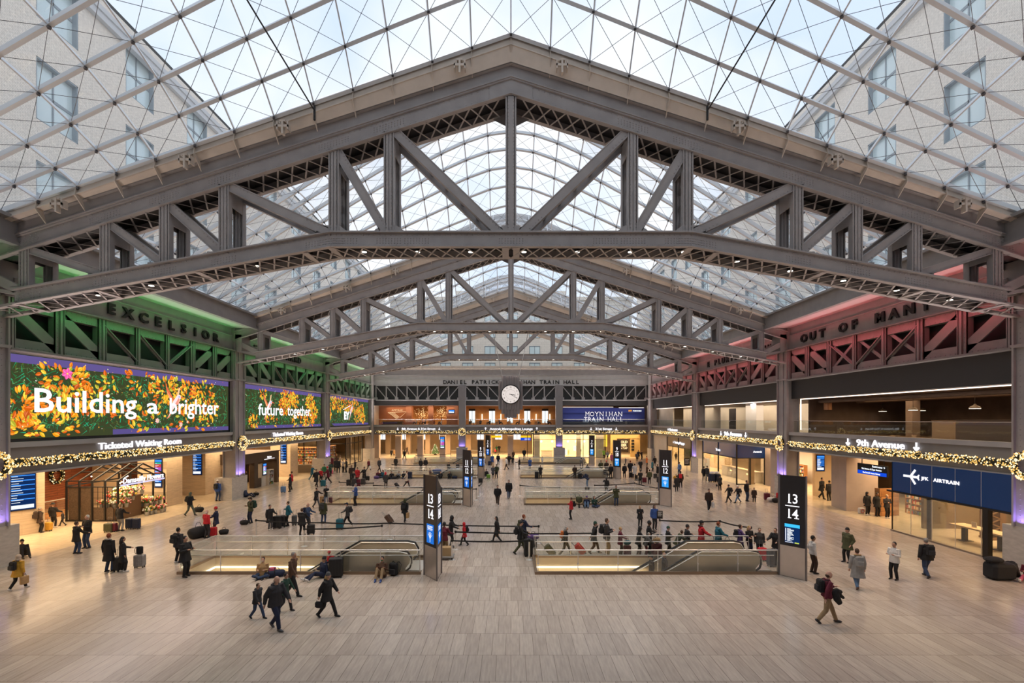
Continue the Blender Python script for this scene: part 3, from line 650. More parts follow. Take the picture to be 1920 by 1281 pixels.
# ================================================================ the three LED screens of the screen side
def screen(k, y0, y1, label):
    z0, z1 = 6.02, 10.2; yc = (y0+y1)/2; rnd = random.Random(40+k)
    t = thing('video_screen', label, 'screen', (-24.30, yc, z0), 0, 'flower picture video screens'); L = y1-y0; H = z1-z0
    mb = MB(); mb.box(-.06, -.01, -L/2, L/2, 0, H); mb.build('housing', BLACK, t)
    V = []; Fc = []; Cc = []
    def poly(pts, c, lay):
        n = len(V); V.extend([(.0005+lay*.0008, p[0]-L/2, p[1]) for p in pts]); Fc.append(tuple(range(n, n+len(pts)))); Cc.append(c)
    def leaf(x, y, l, a, c, lay, w=.42):
        ca, sa = math.cos(a), math.sin(a); pr = [(0, 0), (.25, .8), (.55, 1), (.8, .65), (1, 0), (.8, -.65), (.55, -1), (.25, -.8)]
        poly([(x+ca*u*l-sa*v*l*w*.5, y+sa*u*l+ca*v*l*w*.5) for u, v in pr], c, lay)
        c2 = tuple(min(1, q*1.5+.04) for q in c); poly([(x+ca*u*l-sa*v*l*w*.5, y+sa*u*l+ca*v*l*w*.5) for u, v in [(.15, .1), (.5, .75), (.8, .45), (.95, 0)]], c2, lay+.5)
    def inside(x, y): return .03 < x < L-.03 and .03 < y < H-.03
    poly([(0, 0), (L, 0), (L, H), (0, H)], (.045, .055, .022), 0)
    for _ in range(1900):                                             # grass blades and stems
        x, y = rnd.uniform(.2, L-.2), rnd.uniform(.25, H-.3); a = rnd.uniform(0, 6.28); l = rnd.uniform(.15, .55)
        x2, y2 = x+math.cos(a)*l, y+math.sin(a)*l
        if not inside(x2, y2): continue
        w = rnd.uniform(.012, .03); px, py = -math.sin(a)*w, math.cos(a)*w
        c = rnd.choice([(.02, .20, .06), (.01, .32, .12), (.05, .14, .03), (.12, .30, .10), (.015, .09, .03), (.10, .10, .02), (.02, .42, .20)])
        poly([(x-px, y-py), (x2, y2), (x+px, y+py)], c, 1+rnd.random())
    # violet bands with thin gaps
    top = [(L, H-.02), (0, H-.02), (0, H-.42), (L, H-.42)]
    poly(top, (.115, .085, .26), 2.2); poly([(L*(.35 if k == 0 else .15), .02), (L, .02), (L, .34), (L*(.35 if k == 0 else .1), .34)], (.10, .075, .24), 2.2)
    ORG = [(.75, .19, .008), (.85, .30, .01), (.62, .11, .006), (.80, .42, .02), (.48, .09, .01), (.85, .52, .04), (.42, .40, .03)]
    if k == 0: cl = [(3.2, 3.2, 1.1, 60), (3.6, 2.1, 1.0, 40), (.9, 1.6, .9, 55), (2.2, .5, 1.4, 70), (.9, .4, .8, 40), (8.6, 3.5, 1.0, 40), (10.8, 3.0, 1.1, 60), (12.8, 2.6, 1.2, 60), (14.6, 3.2, 1.1, 50), (5.3, 2.0, .9, 36), (7.4, 1.3, .8, 22), (13.4, .6, 1.5, 40), (15.5, 1.7, .8, 30), (9.7, .7, 1.2, 26), (6.2, 3.1, .6, 16)]
    elif k == 1: cl = [(9.0, 3.2, 1.1, 90), (8.4, 2.4, .9, 60), (10.4, 3.0, .9, 50), (14.8, 3.0, .9, 80), (15.7, 1.8, .9, 80), (14.4, .9, 1.1, 70), (11.8, .5, 1.3, 60), (2.3, .7, .5, 26), (5.5, .5, 1.0, 24), (4.0, 3.4, .4, 10)]
    else: cl = [(1.5, 3.3, 1.2, 80), (4.6, 3.2, 1.4, 90), (14.4, 2.2, 1.1, 90), (15.2, 1.0, .9, 80), (11.5, 3.0, 1.3, 80), (8.0, 3.2, 1.3, 80), (.8, 1.5, .6, 50), (12.3, 1.4, 1.0, 60)]
    for cx, cyv, rr, n in cl:
        for _ in range(int(n*1.5)):
            a = rnd.uniform(0, 6.28); q = rr*math.sqrt(rnd.random()); x, y = cx+math.cos(a)*q*1.25, cyv+math.sin(a)*q*.85; l = rnd.uniform(.20, .50)
            b = a+rnd.uniform(-.8, .8)
            if inside(x, y) and inside(x+math.cos(b)*l, y+math.sin(b)*l): leaf(x, y, l, b, rnd.choice(ORG), 3+rnd.random()*3, rnd.uniform(.38, .6))
    for _ in range(170):                                             # small buds and glints
        x, y = rnd.uniform(.1, L-.1), rnd.uniform(.1, H-.1); l = rnd.uniform(.03, .07)
        c = rnd.choice([(.9, .9, .75), (.8, .35, .05), (.8, .8, .4), (.7, .1, .12)])
        poly([(x+l*math.cos(q*1.047)*.6, y+l*math.sin(q*1.047)*.6) for q in range(6)], c, 6.5)
    flo = {0: [(3.35, 3.45, .34), (9.9, .85, .2), (12.2, .55, .2), (12.9, .75, .12)], 1: [(12.8, 3.2, .15)], 2: []}[k]
    for x, y, r in flo:
        for q in range(6): leaf(x, y, r, q*1.047+.3, (.85, .10, .35) if r > .3 else (.85, .42, .40), 7+q*.1, .7)
        leaf(x-.05, y, .12, 0, (.9, .6, .1), 8, .9)
    def bird(x, y, sc_, flip=1):                                     # a hummingbird in coral and white
        b = lambda pts, c, lay: poly([(x+flip*u*sc_, y+v*sc_) for u, v in pts], c, lay)
        b([(-.1, .1), (-.75, .95), (-.95, 1.25), (-.80, .5), (-.35, -.05)], (.75, .16, .06), 8); b([(-.15, .0), (-.85, .75), (-.72, .45), (-.4, -.1)], (.85, .35, .16), 8.3)
        b([(.1, .15), (.35, .95), (.55, 1.05), (.40, .5), (.25, .1)], (.9, .55, .30), 8)
        b([(-.45, -.35), (-.1, .1), (.2, .42), (.42, .5), (.58, .42), (.6, .25), (.4, -.05), (.1, -.35), (-.2, -.6)], (.88, .74, .74), 8.6)
        b([(.35, .25), (.5, .15), (.25, -.2), (-.1, -.45), (0, -.2)], (.85, .30, .22), 8.8); b([(.3, .3), (.45, .42), (.5, .28)], (.25, .35, .8), 9)
        b([(.57, .38), (1.25, .22), (.57, .28)], (.8, .12, .05), 9)
        b([(-.35, -.4), (-.1, -.5), (-.55, -1.15), (-.85, -1.3), (-.55, -.9)], (.85, .28, .14), 8.2); b([(-.3, -.5), (-.2, -.55), (-.7, -1.2)], (.95, .8, .8), 8.4)
    if k == 0: bird(11.6, 2.25, 1.0)
    if k == 1: bird(5.0, 2.3, 1.1)
    if k == 2: bird(9.6, 2.3, 1.25); 
    me = bpy.data.meshes.new('picture'); me.from_pydata(V, [], Fc)
    ca = me.color_attributes.new('Col', 'FLOAT_COLOR', 'CORNER'); buf = []
    for f, c in zip(Fc, Cc): buf += list((*c, 1))*len(f)
    ca.data.foreach_set('color', buf)
    if 'screen_picture' not in MATS:
        m = bpy.data.materials.new('screen_picture'); m.use_nodes = True; n = m.node_tree.nodes; n.clear()
        o = n.new('ShaderNodeOutputMaterial'); e = n.new('ShaderNodeEmission'); a = n.new('ShaderNodeVertexColor'); a.layer_name = 'Col'
        m.node_tree.links.new(a.outputs[0], e.inputs[0]); m.node_tree.links.new(e.outputs[0], o.inputs[0]); e.inputs['Strength'].default_value = 1.15; MATS['screen_picture'] = m
    me.materials.append(MATS['screen_picture']); o = bpy.data.objects.new('picture', me); COL.objects.link(o); o.parent = t
    tx = MB()
    def capt(w, size, a, b):
        vs, _ = text_mesh(w, size, .004, .022); wd = max(v.x for v in vs)-min(v.x for v in vs); put_text(tx, w, size, (.012, (a+b)/2-L/2, 1.35), (0, 1, 0), depth=.004, bold=.022, sx=(b-a)/wd)
    if k == 0:
        capt('Building', 1.75, 1.5, 8.05); capt('a', 1.5, 8.95, 10.0); capt('brighter', 1.62, 11.0, 16.6)
    if k == 1:
        capt('future', 1.6, 3.1, 8.05); capt('together.', 1.6, 9.0, 15.1)
    if k == 2:
        put_text(tx, 'EY', 1.5, (.012, 7.6-L/2, .95), (0, 1, 0), depth=.004, bold=.09, sx=1.3)
        tx.quadf([(.012, 6.2-L/2, 2.25), (.012, 9.4-L/2, 2.95), (.012, 9.4-L/2, 3.05), (.012, 6.2-L/2, 2.35)])
    tx.build('caption_letters', E('screen_white', (1, .98, 1), 1.25), t)
screen(0, 22.35, 40.35, 'widest flower picture video screen, reading Building a brighter')
screen(1, 42.05, 60.05, 'second flower picture video screen, reading future together')
screen(2, 61.75, 79.9, 'smallest-looking flower picture video screen, showing the letters EY beside the end wall')
area('screen_glow', (-23.7, 31.3, 8.1), (3.5, 17), 240, (1, .80, .78), (0, R(-90), 0), 180)
area('screen_glow', (-23.7, 51.0, 8.1), (3.5, 17), 200, (1, .80, .70), (0, R(-90), 0), 180)
# ================================================================ garlands and wreaths
FOL = P('garland_foliage', (.012, .016, .007), .8); BULB = E('warm_fairy_light', (1, .60, .16), 1.0); BULB2 = E('pale_fairy_light', (1, .82, .50), 1.6)
def garland(p0, p1, label, out, n, r=.2, seed=1, bs=.034):
    rnd = random.Random(seed); a = Vector(p0); b = Vector(p1); c = (a+b)/2; t = thing('garland', label, 'garland', c, 0, 'lit garlands along the fascias'); a -= c; b -= c
    mb = MB(); m = int((b-a).length/.5); pts = [a+(b-a)*i/m+Vector((0, 0, rnd.uniform(-.03, .03))) for i in range(m+1)]
    mb.tube(pts, [r*rnd.uniform(.62, .8) for _ in pts], 7); 
    d = (b-a).normalized()
    for _ in range(int((b-a).length*14)):
        p = a+(b-a)*rnd.random(); v = Vector((rnd.gauss(0, 1), rnd.gauss(0, 1), rnd.gauss(0, 1))); v -= d*v.dot(d)*.4; v.normalize(); mb.beam(p+v*r*.5, p+v*r*1.08, .05, .02)
    mb.build('foliage', FOL, t)
    mb = MB(); o = Vector(out)
    for i in range(n):
        p = a+(b-a)*rnd.random(); v = Vector((rnd.gauss(0, 1), rnd.gauss(0, 1), rnd.gauss(0, 1))); v -= d*v.dot(d); v.normalize()
        if v.dot(o) < -.2: v = -v
        mb.mi = rnd.random() < .4; mb.octa(p+v*r*rnd.uniform(.8, 1.1), bs*rnd.uniform(.7, 1.3))
    tag(mb.build('fairy_lights', [BULB, BULB2], t), kind='stuff')
for k in range(1, 4):
    for s in (-1, 1): garland((s*23.92, COLY[k]+1.6, 4.86), (s*23.92, COLY[k+1]-.1, 4.86), f'gold fairy light garland, {SIDEN[s]} fascia, {BAYN[k]}', (-s, 0, .2), [0, 1100, 620, 420][k], seed=k*3+s, bs=[0, .042, .05, .055][k])
for i, (x0, x1, nm) in enumerate(((-23.6, -9.3, 'under the lounge tables'), (-7.7, 7.6, 'under the clock'), (9.2, 23.6, 'under the blue hall sign'))):
    garland((x0, YE-.1, 4.72), (x1, YE-.1, 4.72), f'garland of gold fairy lights across the end wall {nm}', (0, -1, 0), 330, seed=90+i, bs=.055)
def wreath(loc, axis, label, R_=.50, r=.17, n=260, bs=.045):
    rnd = random.Random(hash(label) % 1000 if False else len(label)); t = thing('wreath', label, 'wreath', loc, 0, 'lit wreaths on the columns')
    ax = Vector(axis).normalized(); u = ax.orthogonal().normalized(); w = ax.cross(u)
    mb = MB(); pts = [(u*math.cos(q)+w*math.sin(q))*R_ for q in [2*math.pi*i/20 for i in range(20)]]
    mb.tube(pts, r*.7, 6, closed=True)
    for _ in range(120):
        q = rnd.uniform(0, 6.28); c = (u*math.cos(q)+w*math.sin(q))*R_; v = Vector((rnd.gauss(0, 1), rnd.gauss(0, 1), rnd.gauss(0, 1))).normalized(); mb.beam(c+v*r*.5, c+v*r*1.1, .05, .02)
    mb.build('foliage', FOL, t); mb = MB()
    for _ in range(n):
        q = rnd.uniform(0, 6.28); c = (u*math.cos(q)+w*math.sin(q))*R_; v = Vector((rnd.gauss(0, 1), rnd.gauss(0, 1), rnd.gauss(0, 1))).normalized()
        if v.dot(ax) < -.1: v = -v
        mb.mi = rnd.random() < .4; mb.octa(c+v*r*rnd.uniform(.85, 1.15), bs*rnd.uniform(.7, 1.3))
    tag(mb.build('fairy_lights', [BULB, BULB2], t), kind='stuff')
for k, nm in ((1, 'first'), (2, 'second'), (3, 'third')):
    for s in (-1, 1): wreath((s*23.62, COLY[k]+.75, 4.85), (-s, 0, 0), f'gold fairy light wreath on the {nm} column of the {SIDEN[s]} wall', n=[0, 330, 260, 200][k])
for x, nm in ((ECX[0], 'on the lounge column'), (ECX[1], 'on the column beside the blue hall sign')): wreath((x, YE-.66, 4.72), (0, -1, 0), f'gold fairy light wreath {nm} of the end wall', .48, .2, 150, .06)
# ================================================================ hanging clock
t = thing('hanging_clock', 'fluted grey metal clock with a round pale face, hung in front of the end wall', 'clock', (-.03, 41.0, 7.05))
FL = P('clock_metal', (.55, .51, .52), .5, .1)
def fluted(mb, x0, x1, y0, y1, z0, z1, n, up_tooth=0, dn_tooth=0):
    """a box whose faces are folded into flutes, with toothed ends"""
    w = (x1-x0)/n
    for side, y, s in (('f', y0, -1), ('b', y1, 1)):
        for i in range(n):
            a = x0+i*w; m = a+w/2; b = a+w; yo = y+s*.07
            for p, q, yp, yq, zp, zq in ((a, m, y, yo, 0, 1), (m, b, yo, y, 1, 0)):
                mb.add([(p, yp, z0-dn_tooth*zp), (q, yq, z0-dn_tooth*zq), (q, yq, z1+up_tooth*zq), (p, yp, z1+up_tooth*zp)], [(0, 1, 2, 3), (3, 2, 1, 0)])
    mb.box(x0, x1, y0, y1, z0+.02, z1-.02)
mb = MB(); fluted(mb, -.77, .77, -.55, .55, .75, 3.6, 7, .06, 0); fluted(mb, -1.05, 1.05, -.42, .42, .78, 3.2, 9, .03, .06); fluted(mb, -.80, .80, -.5, .5, .40, .8, 6, 0, .06); fluted(mb, -.54, .54, -.45, .45, .06, .5, 4, 0, .05)
mb.build('housing', FL, t)
for sy in (-1, 1):
    fc = empty('dial', (0, sy*.63, 2.05), 0, t); fc.parent = t
    mb = MB(); mb.tube([(.80*math.cos(a), 0, .80*math.sin(a)) for a in [2*math.pi*i/40 for i in range(40)]], .05, 6, closed=True); mb.build('dial_ring', BLACK, fc)
    bpy.data.objects.remove(fc.children[0]) if False else None
    mb = MB(); n = 40; vs = [(0, sy*.02, 0)]+[(.78*math.cos(2*math.pi*i/n), sy*.02, .78*math.sin(2*math.pi*i/n)) for i in range(n)]
    mb.add(vs, [(0, 1+i, 1+(i+1) % n) for i in range(n)]); mb.build('dial_face', E('clock_face', (.95, .85, .80), .85), fc)
    mb = MB(); X = Vector((-sy, 0, 0))
    for h in range(1, 13):
        a = math.pi/2-h*math.pi/6; r = .62
        put_text(mb, str(h), .17, (X*math.cos(a)*r+Vector((0, sy*.03, math.sin(a)*r-.06))), X, depth=.01, bold=.004)
    mb.tube([(.42*math.cos(a), sy*.03, .42*math.sin(a)) for a in [2*math.pi*i/32 for i in range(32)]], .006, 3, closed=True)
    mb.build('numerals', P('clock_brown', (.18, .11, .09), .6), fc)
    mb = MB()
    for deg, l, w in ((100, .40, .05), (120, .68, .032)):
        a = R(90-deg); d = X*math.cos(a)+Vector((0, 0, math.sin(a))); mb.beam(Vector((0, sy*.05, 0))-d*.1, Vector((0, sy*.05, 0))+d*l, w, .02, up=(0, 1, 0))
    mb.build('clock_hands', BLACK, fc)
mb = MB()
for sx in (-1, 1): mb.tube([(sx*.72, 0, 3.6), (sx*1.55, .3, 7.6)], .03, 5)
mb.build('suspension_cables', P('cable_grey', (.5, .5, .5), .4, .5), t)
# ================================================================ buildings seen through the roof
BRK = tiles('parapet_brick', (.86, .79, .70), (.78, .71, .63), (.58, .53, .47), .30, .10, .012, .8, 'YZ', var=.12, off=.5)
def window_unit(parent, s, x, y, z, w, h):
    mb = MB(); d = .35
    mb.box(min(x, x+s*d), max(x, x+s*d), y-w/2-.0, y-w/2+.08, z, z+h); mb.box(min(x, x+s*d), max(x, x+s*d), y+w/2-.08, y+w/2, z, z+h); mb.box(min(x, x+s*d), max(x, x+s*d), y-w/2, y+w/2, z, z+.08); mb.box(min(x, x+s*d), max(x, x+s*d), y-w/2, y+w/2, z+h-.1, z+h)
    mb.box(x+s*d-.05, x+s*d+.05, y-.05, y+.05, z, z+h); mb.box(x+s*d-.05, x+s*d+.05, y-w/2, y+w/2, z+h*.48, z+h*.53)
    f = mb.build('window_frame', P('window_frame_paint', (.24, .29, .33), .5), parent)
    mb = MB(); mb.quadf([(x+s*d, y-w/2, z), (x+s*d, y+w/2, z), (x+s*d, y+w/2, z+h), (x+s*d, y-w/2, z+h)][::s]); mb.build('pane', P('far_pane', (.62, .76, .79), .08, .0, spec=1.0), f)  # pale teal base holds the sky's reflection along with the glass tint
for s in (-1, 1):
    zt = 38.1 if s < 0 else 39.1
    t = thing('brick_building', f'pale brick upper storeys with tall windows beyond the skylights, {SIDEN[s]}', 'building', (s*30, 50, 16))
    mb = MB(); wy = [31.1+6.9*i for i in range(-4, 11)]; rows = [(19.4, 4.0), (26.0, 4.0), (32.5, 3.9)]
    ya, yb = -10, 112; x = 0; zs = 0
    def panel(a, b, z0, z1): mb.quadf([(0, a-50, z0-16), (0, b-50, z0-16), (0, b-50, z1-16), (0, a-50, z1-16)][::-s])
    prev = ya
    for y in wy: panel(prev, y-1.45, 16, zt); prev = y+1.45
    panel(prev, yb, 16, zt)
    for y in wy:
        z = 16
        for zr, hh in rows: panel(y-1.45, y+1.45, z, zr); z = zr+hh
        panel(y-1.45, y+1.45, z, zt)
        for zr, hh in rows:                                          # reveals
            for yy in (y-1.45, y+1.45): mb.quadf([(0, yy-50, zr-16), (s*.5, yy-50, zr-16), (s*.5, yy-50, zr+hh-16), (0, yy-50, zr+hh-16)])
            mb.quadf([(0, y-1.45-50, zr-16), (0, y+1.45-50, zr-16), (s*.5, y+1.45-50, zr-16), (s*.5, y-1.45-50, zr-16)])
            mb.quadf([(0, y-1.45-50, zr+hh-16), (0, y+1.45-50, zr+hh-16), (s*.5, y+1.45-50, zr+hh-16), (s*.5, y-1.45-50, zr+hh-16)])
    a, b = sorted((0, s*.8)); mb.box(a, b, ya-50, yb-50, zt-16-.3, zt-16); mb.box(min(s*.1, s*7), max(s*.1, s*7), ya-50, yb-50, zt-16.8, zt-16.3)
    mb.build('brick_wall', BRK, t)
    mb = MB(); a, b = sorted((-s*.45, s*.1)); mb.box(a, b, ya-50, yb-50, zt-16-1.6, zt-16-1.2); mb.box(a+.1*(s > 0), b-.1*(s < 0), ya-50, yb-50, zt-16-2.1, zt-16-1.6); mb.build('cornice', P('cornice_stone', (.55, .56, .58), .7), t)
    for y in wy[2:]:
        for zr, hh in rows: window_unit(t, s, 0.02*s, y-50, zr-16, 2.9, hh)
t = thing('stone_building', 'pale stone office block with rows of windows seen through the far skylight', 'building', (0, 101, 15))
mb = MB(); mb.box(-26, 26, 0, 8, 0, 17.5); mb.box(-26.3, 26.3, -.3, 8, 17.5, 18.2); mb.box(-12, 12, 1, 8, 18.2, 19.8); mb.build('stone_wall', tiles('pale_ashlar', (.80, .75, .68), (.75, .70, .63), (.58, .55, .50), 1.2, .5, .02, .8, 'XZ', var=.06), t)
for r_ in range(4):
    for i in range(-5, 6):
        x = i*4.8+.3; z = 2.2+r_*3.6; mb = MB(); mb.box(x-1.15, x+1.15, -.08, .02, z, z+.12); mb.box(x-1.15, x+1.15, -.08, .02, z+1.7, z+1.85); mb.box(x-1.15, x-1.05, -.08, .02, z, z+1.85); mb.box(x+1.05, x+1.15, -.08, .02, z, z+1.85); mb.box(x-.05, x+.05, -.08, .02, z, z+1.85)
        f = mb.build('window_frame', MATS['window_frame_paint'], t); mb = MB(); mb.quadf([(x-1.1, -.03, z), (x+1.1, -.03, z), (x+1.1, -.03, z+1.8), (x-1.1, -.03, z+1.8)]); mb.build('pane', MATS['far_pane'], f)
PLACED = []
def clear(p, r, others=True):
    """step a floor position out of the wells and off whoever already stands there"""
    p = Vector(p)
    for _ in range(3):
        for ya, yb in PITY:
            for xa, xb in PITX:
                m = r+.13
                if xa-m < p.x < xb+m*.6 and ya-m < p.y < yb+m:
                    d = {'a': p.y-(ya-m), 'b': (yb+m)-p.y, 'l': p.x-(xa-m)}; k = min(d, key=d.get)
                    if k == 'a': p.y = ya-m
                    elif k == 'b': p.y = yb+m
                    else: p.x = xa-m
        if others:
            for q, rq in PLACED:
                d = Vector((p.x-q.x, p.y-q.y)); m = r+rq
                if d.length < m*.9: 
                    if d.length < .02: d = Vector((.1, .1))
                    d = d.normalized()*m*.92; p.x, p.y = q.x+d.x, q.y+d.y
    if others: PLACED.append((p.copy(), r))
    return p
# ================================================================ escalator wells
WELLW = P('well_wall_panel', (.60, .50, .36), .35, 0, .05, 1.2); WSTRIP = E('well_light_strip', (1, .86, .62), 3.0)
BALU = P('escalator_panel_lit_bronze', (.70, .58, .42), .3, .4, .10, .8); HANDR = P('handrail_rubber', (.012, .012, .013), .35); STEP = P('escalator_step', (.10, .10, .10), .4, .5)  # balustrade colour lifted towards gold to imitate the well's light
WSIDE = ['screen side', '9th Avenue side']; ROWN = ['nearest', 'second', 'third', 'last']; PLAT = ['13/14', '11/12', '9/10', '7/8']
for r_, (ya, yb) in enumerate(PITY):
    for c_, (xa, xb) in enumerate(PITX):
        L = xb-xa; Wd = yb-ya; nmw = f'platform {PLAT[r_]} row, {WSIDE[c_]}'
        # lining of the well
        mb = MB(); D_ = 3.4
        mb.quadf([(xa, yb, -D_), (xb, yb, -D_), (xb, yb, 0), (xa, yb, 0)][::-1]); mb.quadf([(xa, ya, -D_), (xb, ya, -D_), (xb, ya, 0), (xa, ya, 0)])
        mb.quadf([(xa, ya, -D_), (xa, yb, -D_), (xa, yb, 0), (xa, ya, 0)]); mb.quadf([(xb, ya, -D_), (xb, yb, -D_), (xb, yb, 0), (xb, ya, 0)][::-1]); mb.quadf([(xa, ya, -D_), (xb, ya, -D_), (xb, yb, -D_), (xa, yb, -D_)])
        struct('wall_well', mb, WELLW)
        mb = MB(); xl = xa+ (L-5.2)
        mb.box(xa+.05, xl, yb-.05, yb-.005, -.50, -.43); mb.box(xa+.005, xa+.05, ya+.1, yb-.05, -.50, -.43)
        t = tag(mb.build('light_strip', WSTRIP), f'warm light strip in the escalator well wall, {nmw}', 'light strip', 'light strips in the escalator wells')
        area('well_light', (xa+(L-5)/2, (ya+yb)/2, -.35), (L-5, .5), 230, (1, .80, .52), (0, 0, 0), 180)
        # glass railing on three sides, with a frame, handrail and footing
        t = thing('glass_railing', f'glass railing with steel rails round the escalator well, {nmw}', 'railing', (xa, ya, 0), 0, 'glass railings round the escalator wells')
        mb = MB(); e = .06
        mb.box(-.12, L+.05, -.12, 0, 0, .12); mb.box(-.12, L+.05, Wd, Wd+.12, 0, .12); mb.box(-.12, 0, 0, Wd, 0, .12); mb.build('footing_trim', P('bronze_footing', (.30, .21, .14), .4, .5), t)
        mb = MB(); z = 1.08
        mb.tube([(L, -e, .1), (L, -e, z), (-e, -e, z), (-e, Wd+e, z), (L, Wd+e, z), (L, Wd+e, .1)], .028, 6)
        mb.tube([(L-.1, -e+.1, .82), (-e+.1, -e+.1, .82), (-e+.1, Wd+e-.1, .82), (L-.1, Wd+e-.1, .82)], .022, 6)
        mb.build('top_rail', CHROME, t)
        n = 6
        for i in range(n):
            for yy in (-e, Wd+e):
                a, b = L*i/n+.02, L*(i+1)/n-.02
                if r_ < 2:
                    mb = MB(); mb.box(a, b, yy-.008, yy+.008, .1, 1.04); mb.build('glass_panel', GLC, t)
                    mb = MB(); mb.beam((a, yy, .1), (a, yy, 1.05), .03, .03); mb.lathe([(.045, 0), (.045, .05)], 6, (a, yy, .45)); mb.build('post', CHROME, t)
        mb = MB(); mb.box(-e-.008, -e+.008, 0, Wd, .1, 1.04)
        if r_ >= 2: mb.box(0, L, -e-.008, -e+.008, .1, 1.04); mb.box(0, L, Wd+e-.008, Wd+e+.008, .1, 1.04)
        mb.build('glass_panel', GLC, t)
        # the escalator: top landing at the +X end, going down towards -X
        t = thing('escalator', f'escalator with black handrails descending in the well, {nmw}', 'escalator', (xb-.75, (ya+yb)/2, 0), 0, 'escalators')
        run = 2.6; inc = R(30)
        for sy in (-1, 1):
            y = sy*.82; top = [(0, .12), (.18, .35), (.22, .58), (.05, .82), (-.25, .90), (-run, .90)]
            xe = -run-4.8; ze = .90-4.8*math.tan(inc)
            prof = [(0, .0)]+top+[(xe, ze), (xe, ze-1.3), (-run-.55, -.25), (-run+.3, 0)]
            mb = MB(); n = len(prof); vs = [(px, y-.035, pz) for px, pz in prof]+[(px, y+.035, pz) for px, pz in prof]
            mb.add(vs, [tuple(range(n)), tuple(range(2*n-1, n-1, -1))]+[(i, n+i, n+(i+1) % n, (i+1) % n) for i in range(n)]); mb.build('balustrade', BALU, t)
            mb = MB(); pts = [(.02, y, .0), (.20, y, .14), (.27, y, .36), (.27, y, .6), (.10, y, .88), (-.25, y, .955), (-run, y, .955), (xe, y, ze+.06)]
            mb.tube(pts, .045, 6, sx=1.2); mb.build('handrail', HANDR, t)
            mb = MB()
            for yy in (y-.09, y+.09): mb.tube([(p[0]*.97, yy, max(.0, p[2]-.06)) for p in pts[2:7]]+[(xe, yy, ze)], .018, 4)
            mb.tube([(-run+.1, y-sy*-.10, .02), (xe, y-sy*-.10, ze-.88)], .05, 5)
            mb.build('rail_trim', CHROME, t)
        mb = MB(); mb.box(-run, .75, -.78, .78, -.05, .015); mb.build('landing_plate', CHROME, t)
        mb = MB()
        for i in range(13):
            x = -run-.1-i*.38; z = -.02-i*.22; mb.box(x-.38, x, -.72, .72, z-.22, z)
        mb.build('steps', STEP, t)
# ================================================================ platform pylons: three-sided signs
PYB = P('pylon_black', (.016, .015, .019), .35, 0, .05, 3); PYS = P('pylon_steel', (.62, .54, .48), .3, .55, .06, 2)
SBLUE = E('pylon_screen_blue', (.02, .16, .62), 1.1); SBLUE2 = E('pylon_screen_sky', (.03, .30, .80), 1.15); SNAVY = E('board_navy', (.008, .03, .12), .9); SWH = E('screen_text_white', (.9, .95, 1), 1.1); SCY = E('screen_cyan', (.05, .5, .85), 1.2); SYE = E('screen_yellow', (.6, .7, .1), 1)
def numeral(mb, ch, O, X, h):
    """a tall slab-serif figure"""
    put_text(mb, ch, h*1.38, O, X, depth=.012, bold=.002, sx=.86)
    nm = Vector(X).cross(Vector((0, 0, 1)))
    if ch in '1479':
        w = {'1': .06, '4': .085, '7': .0, '9': .0}[ch]*h/.4
        if w:
            c = Vector(O)+Vector(X)*(0.02 if ch == '1' else .05)*h/.4; mb.beam(c-Vector(X)*w+Vector((0, 0, .012)), c+Vector(X)*w+Vector((0, 0, .012)), .03*h/.4, .014, up=nm)
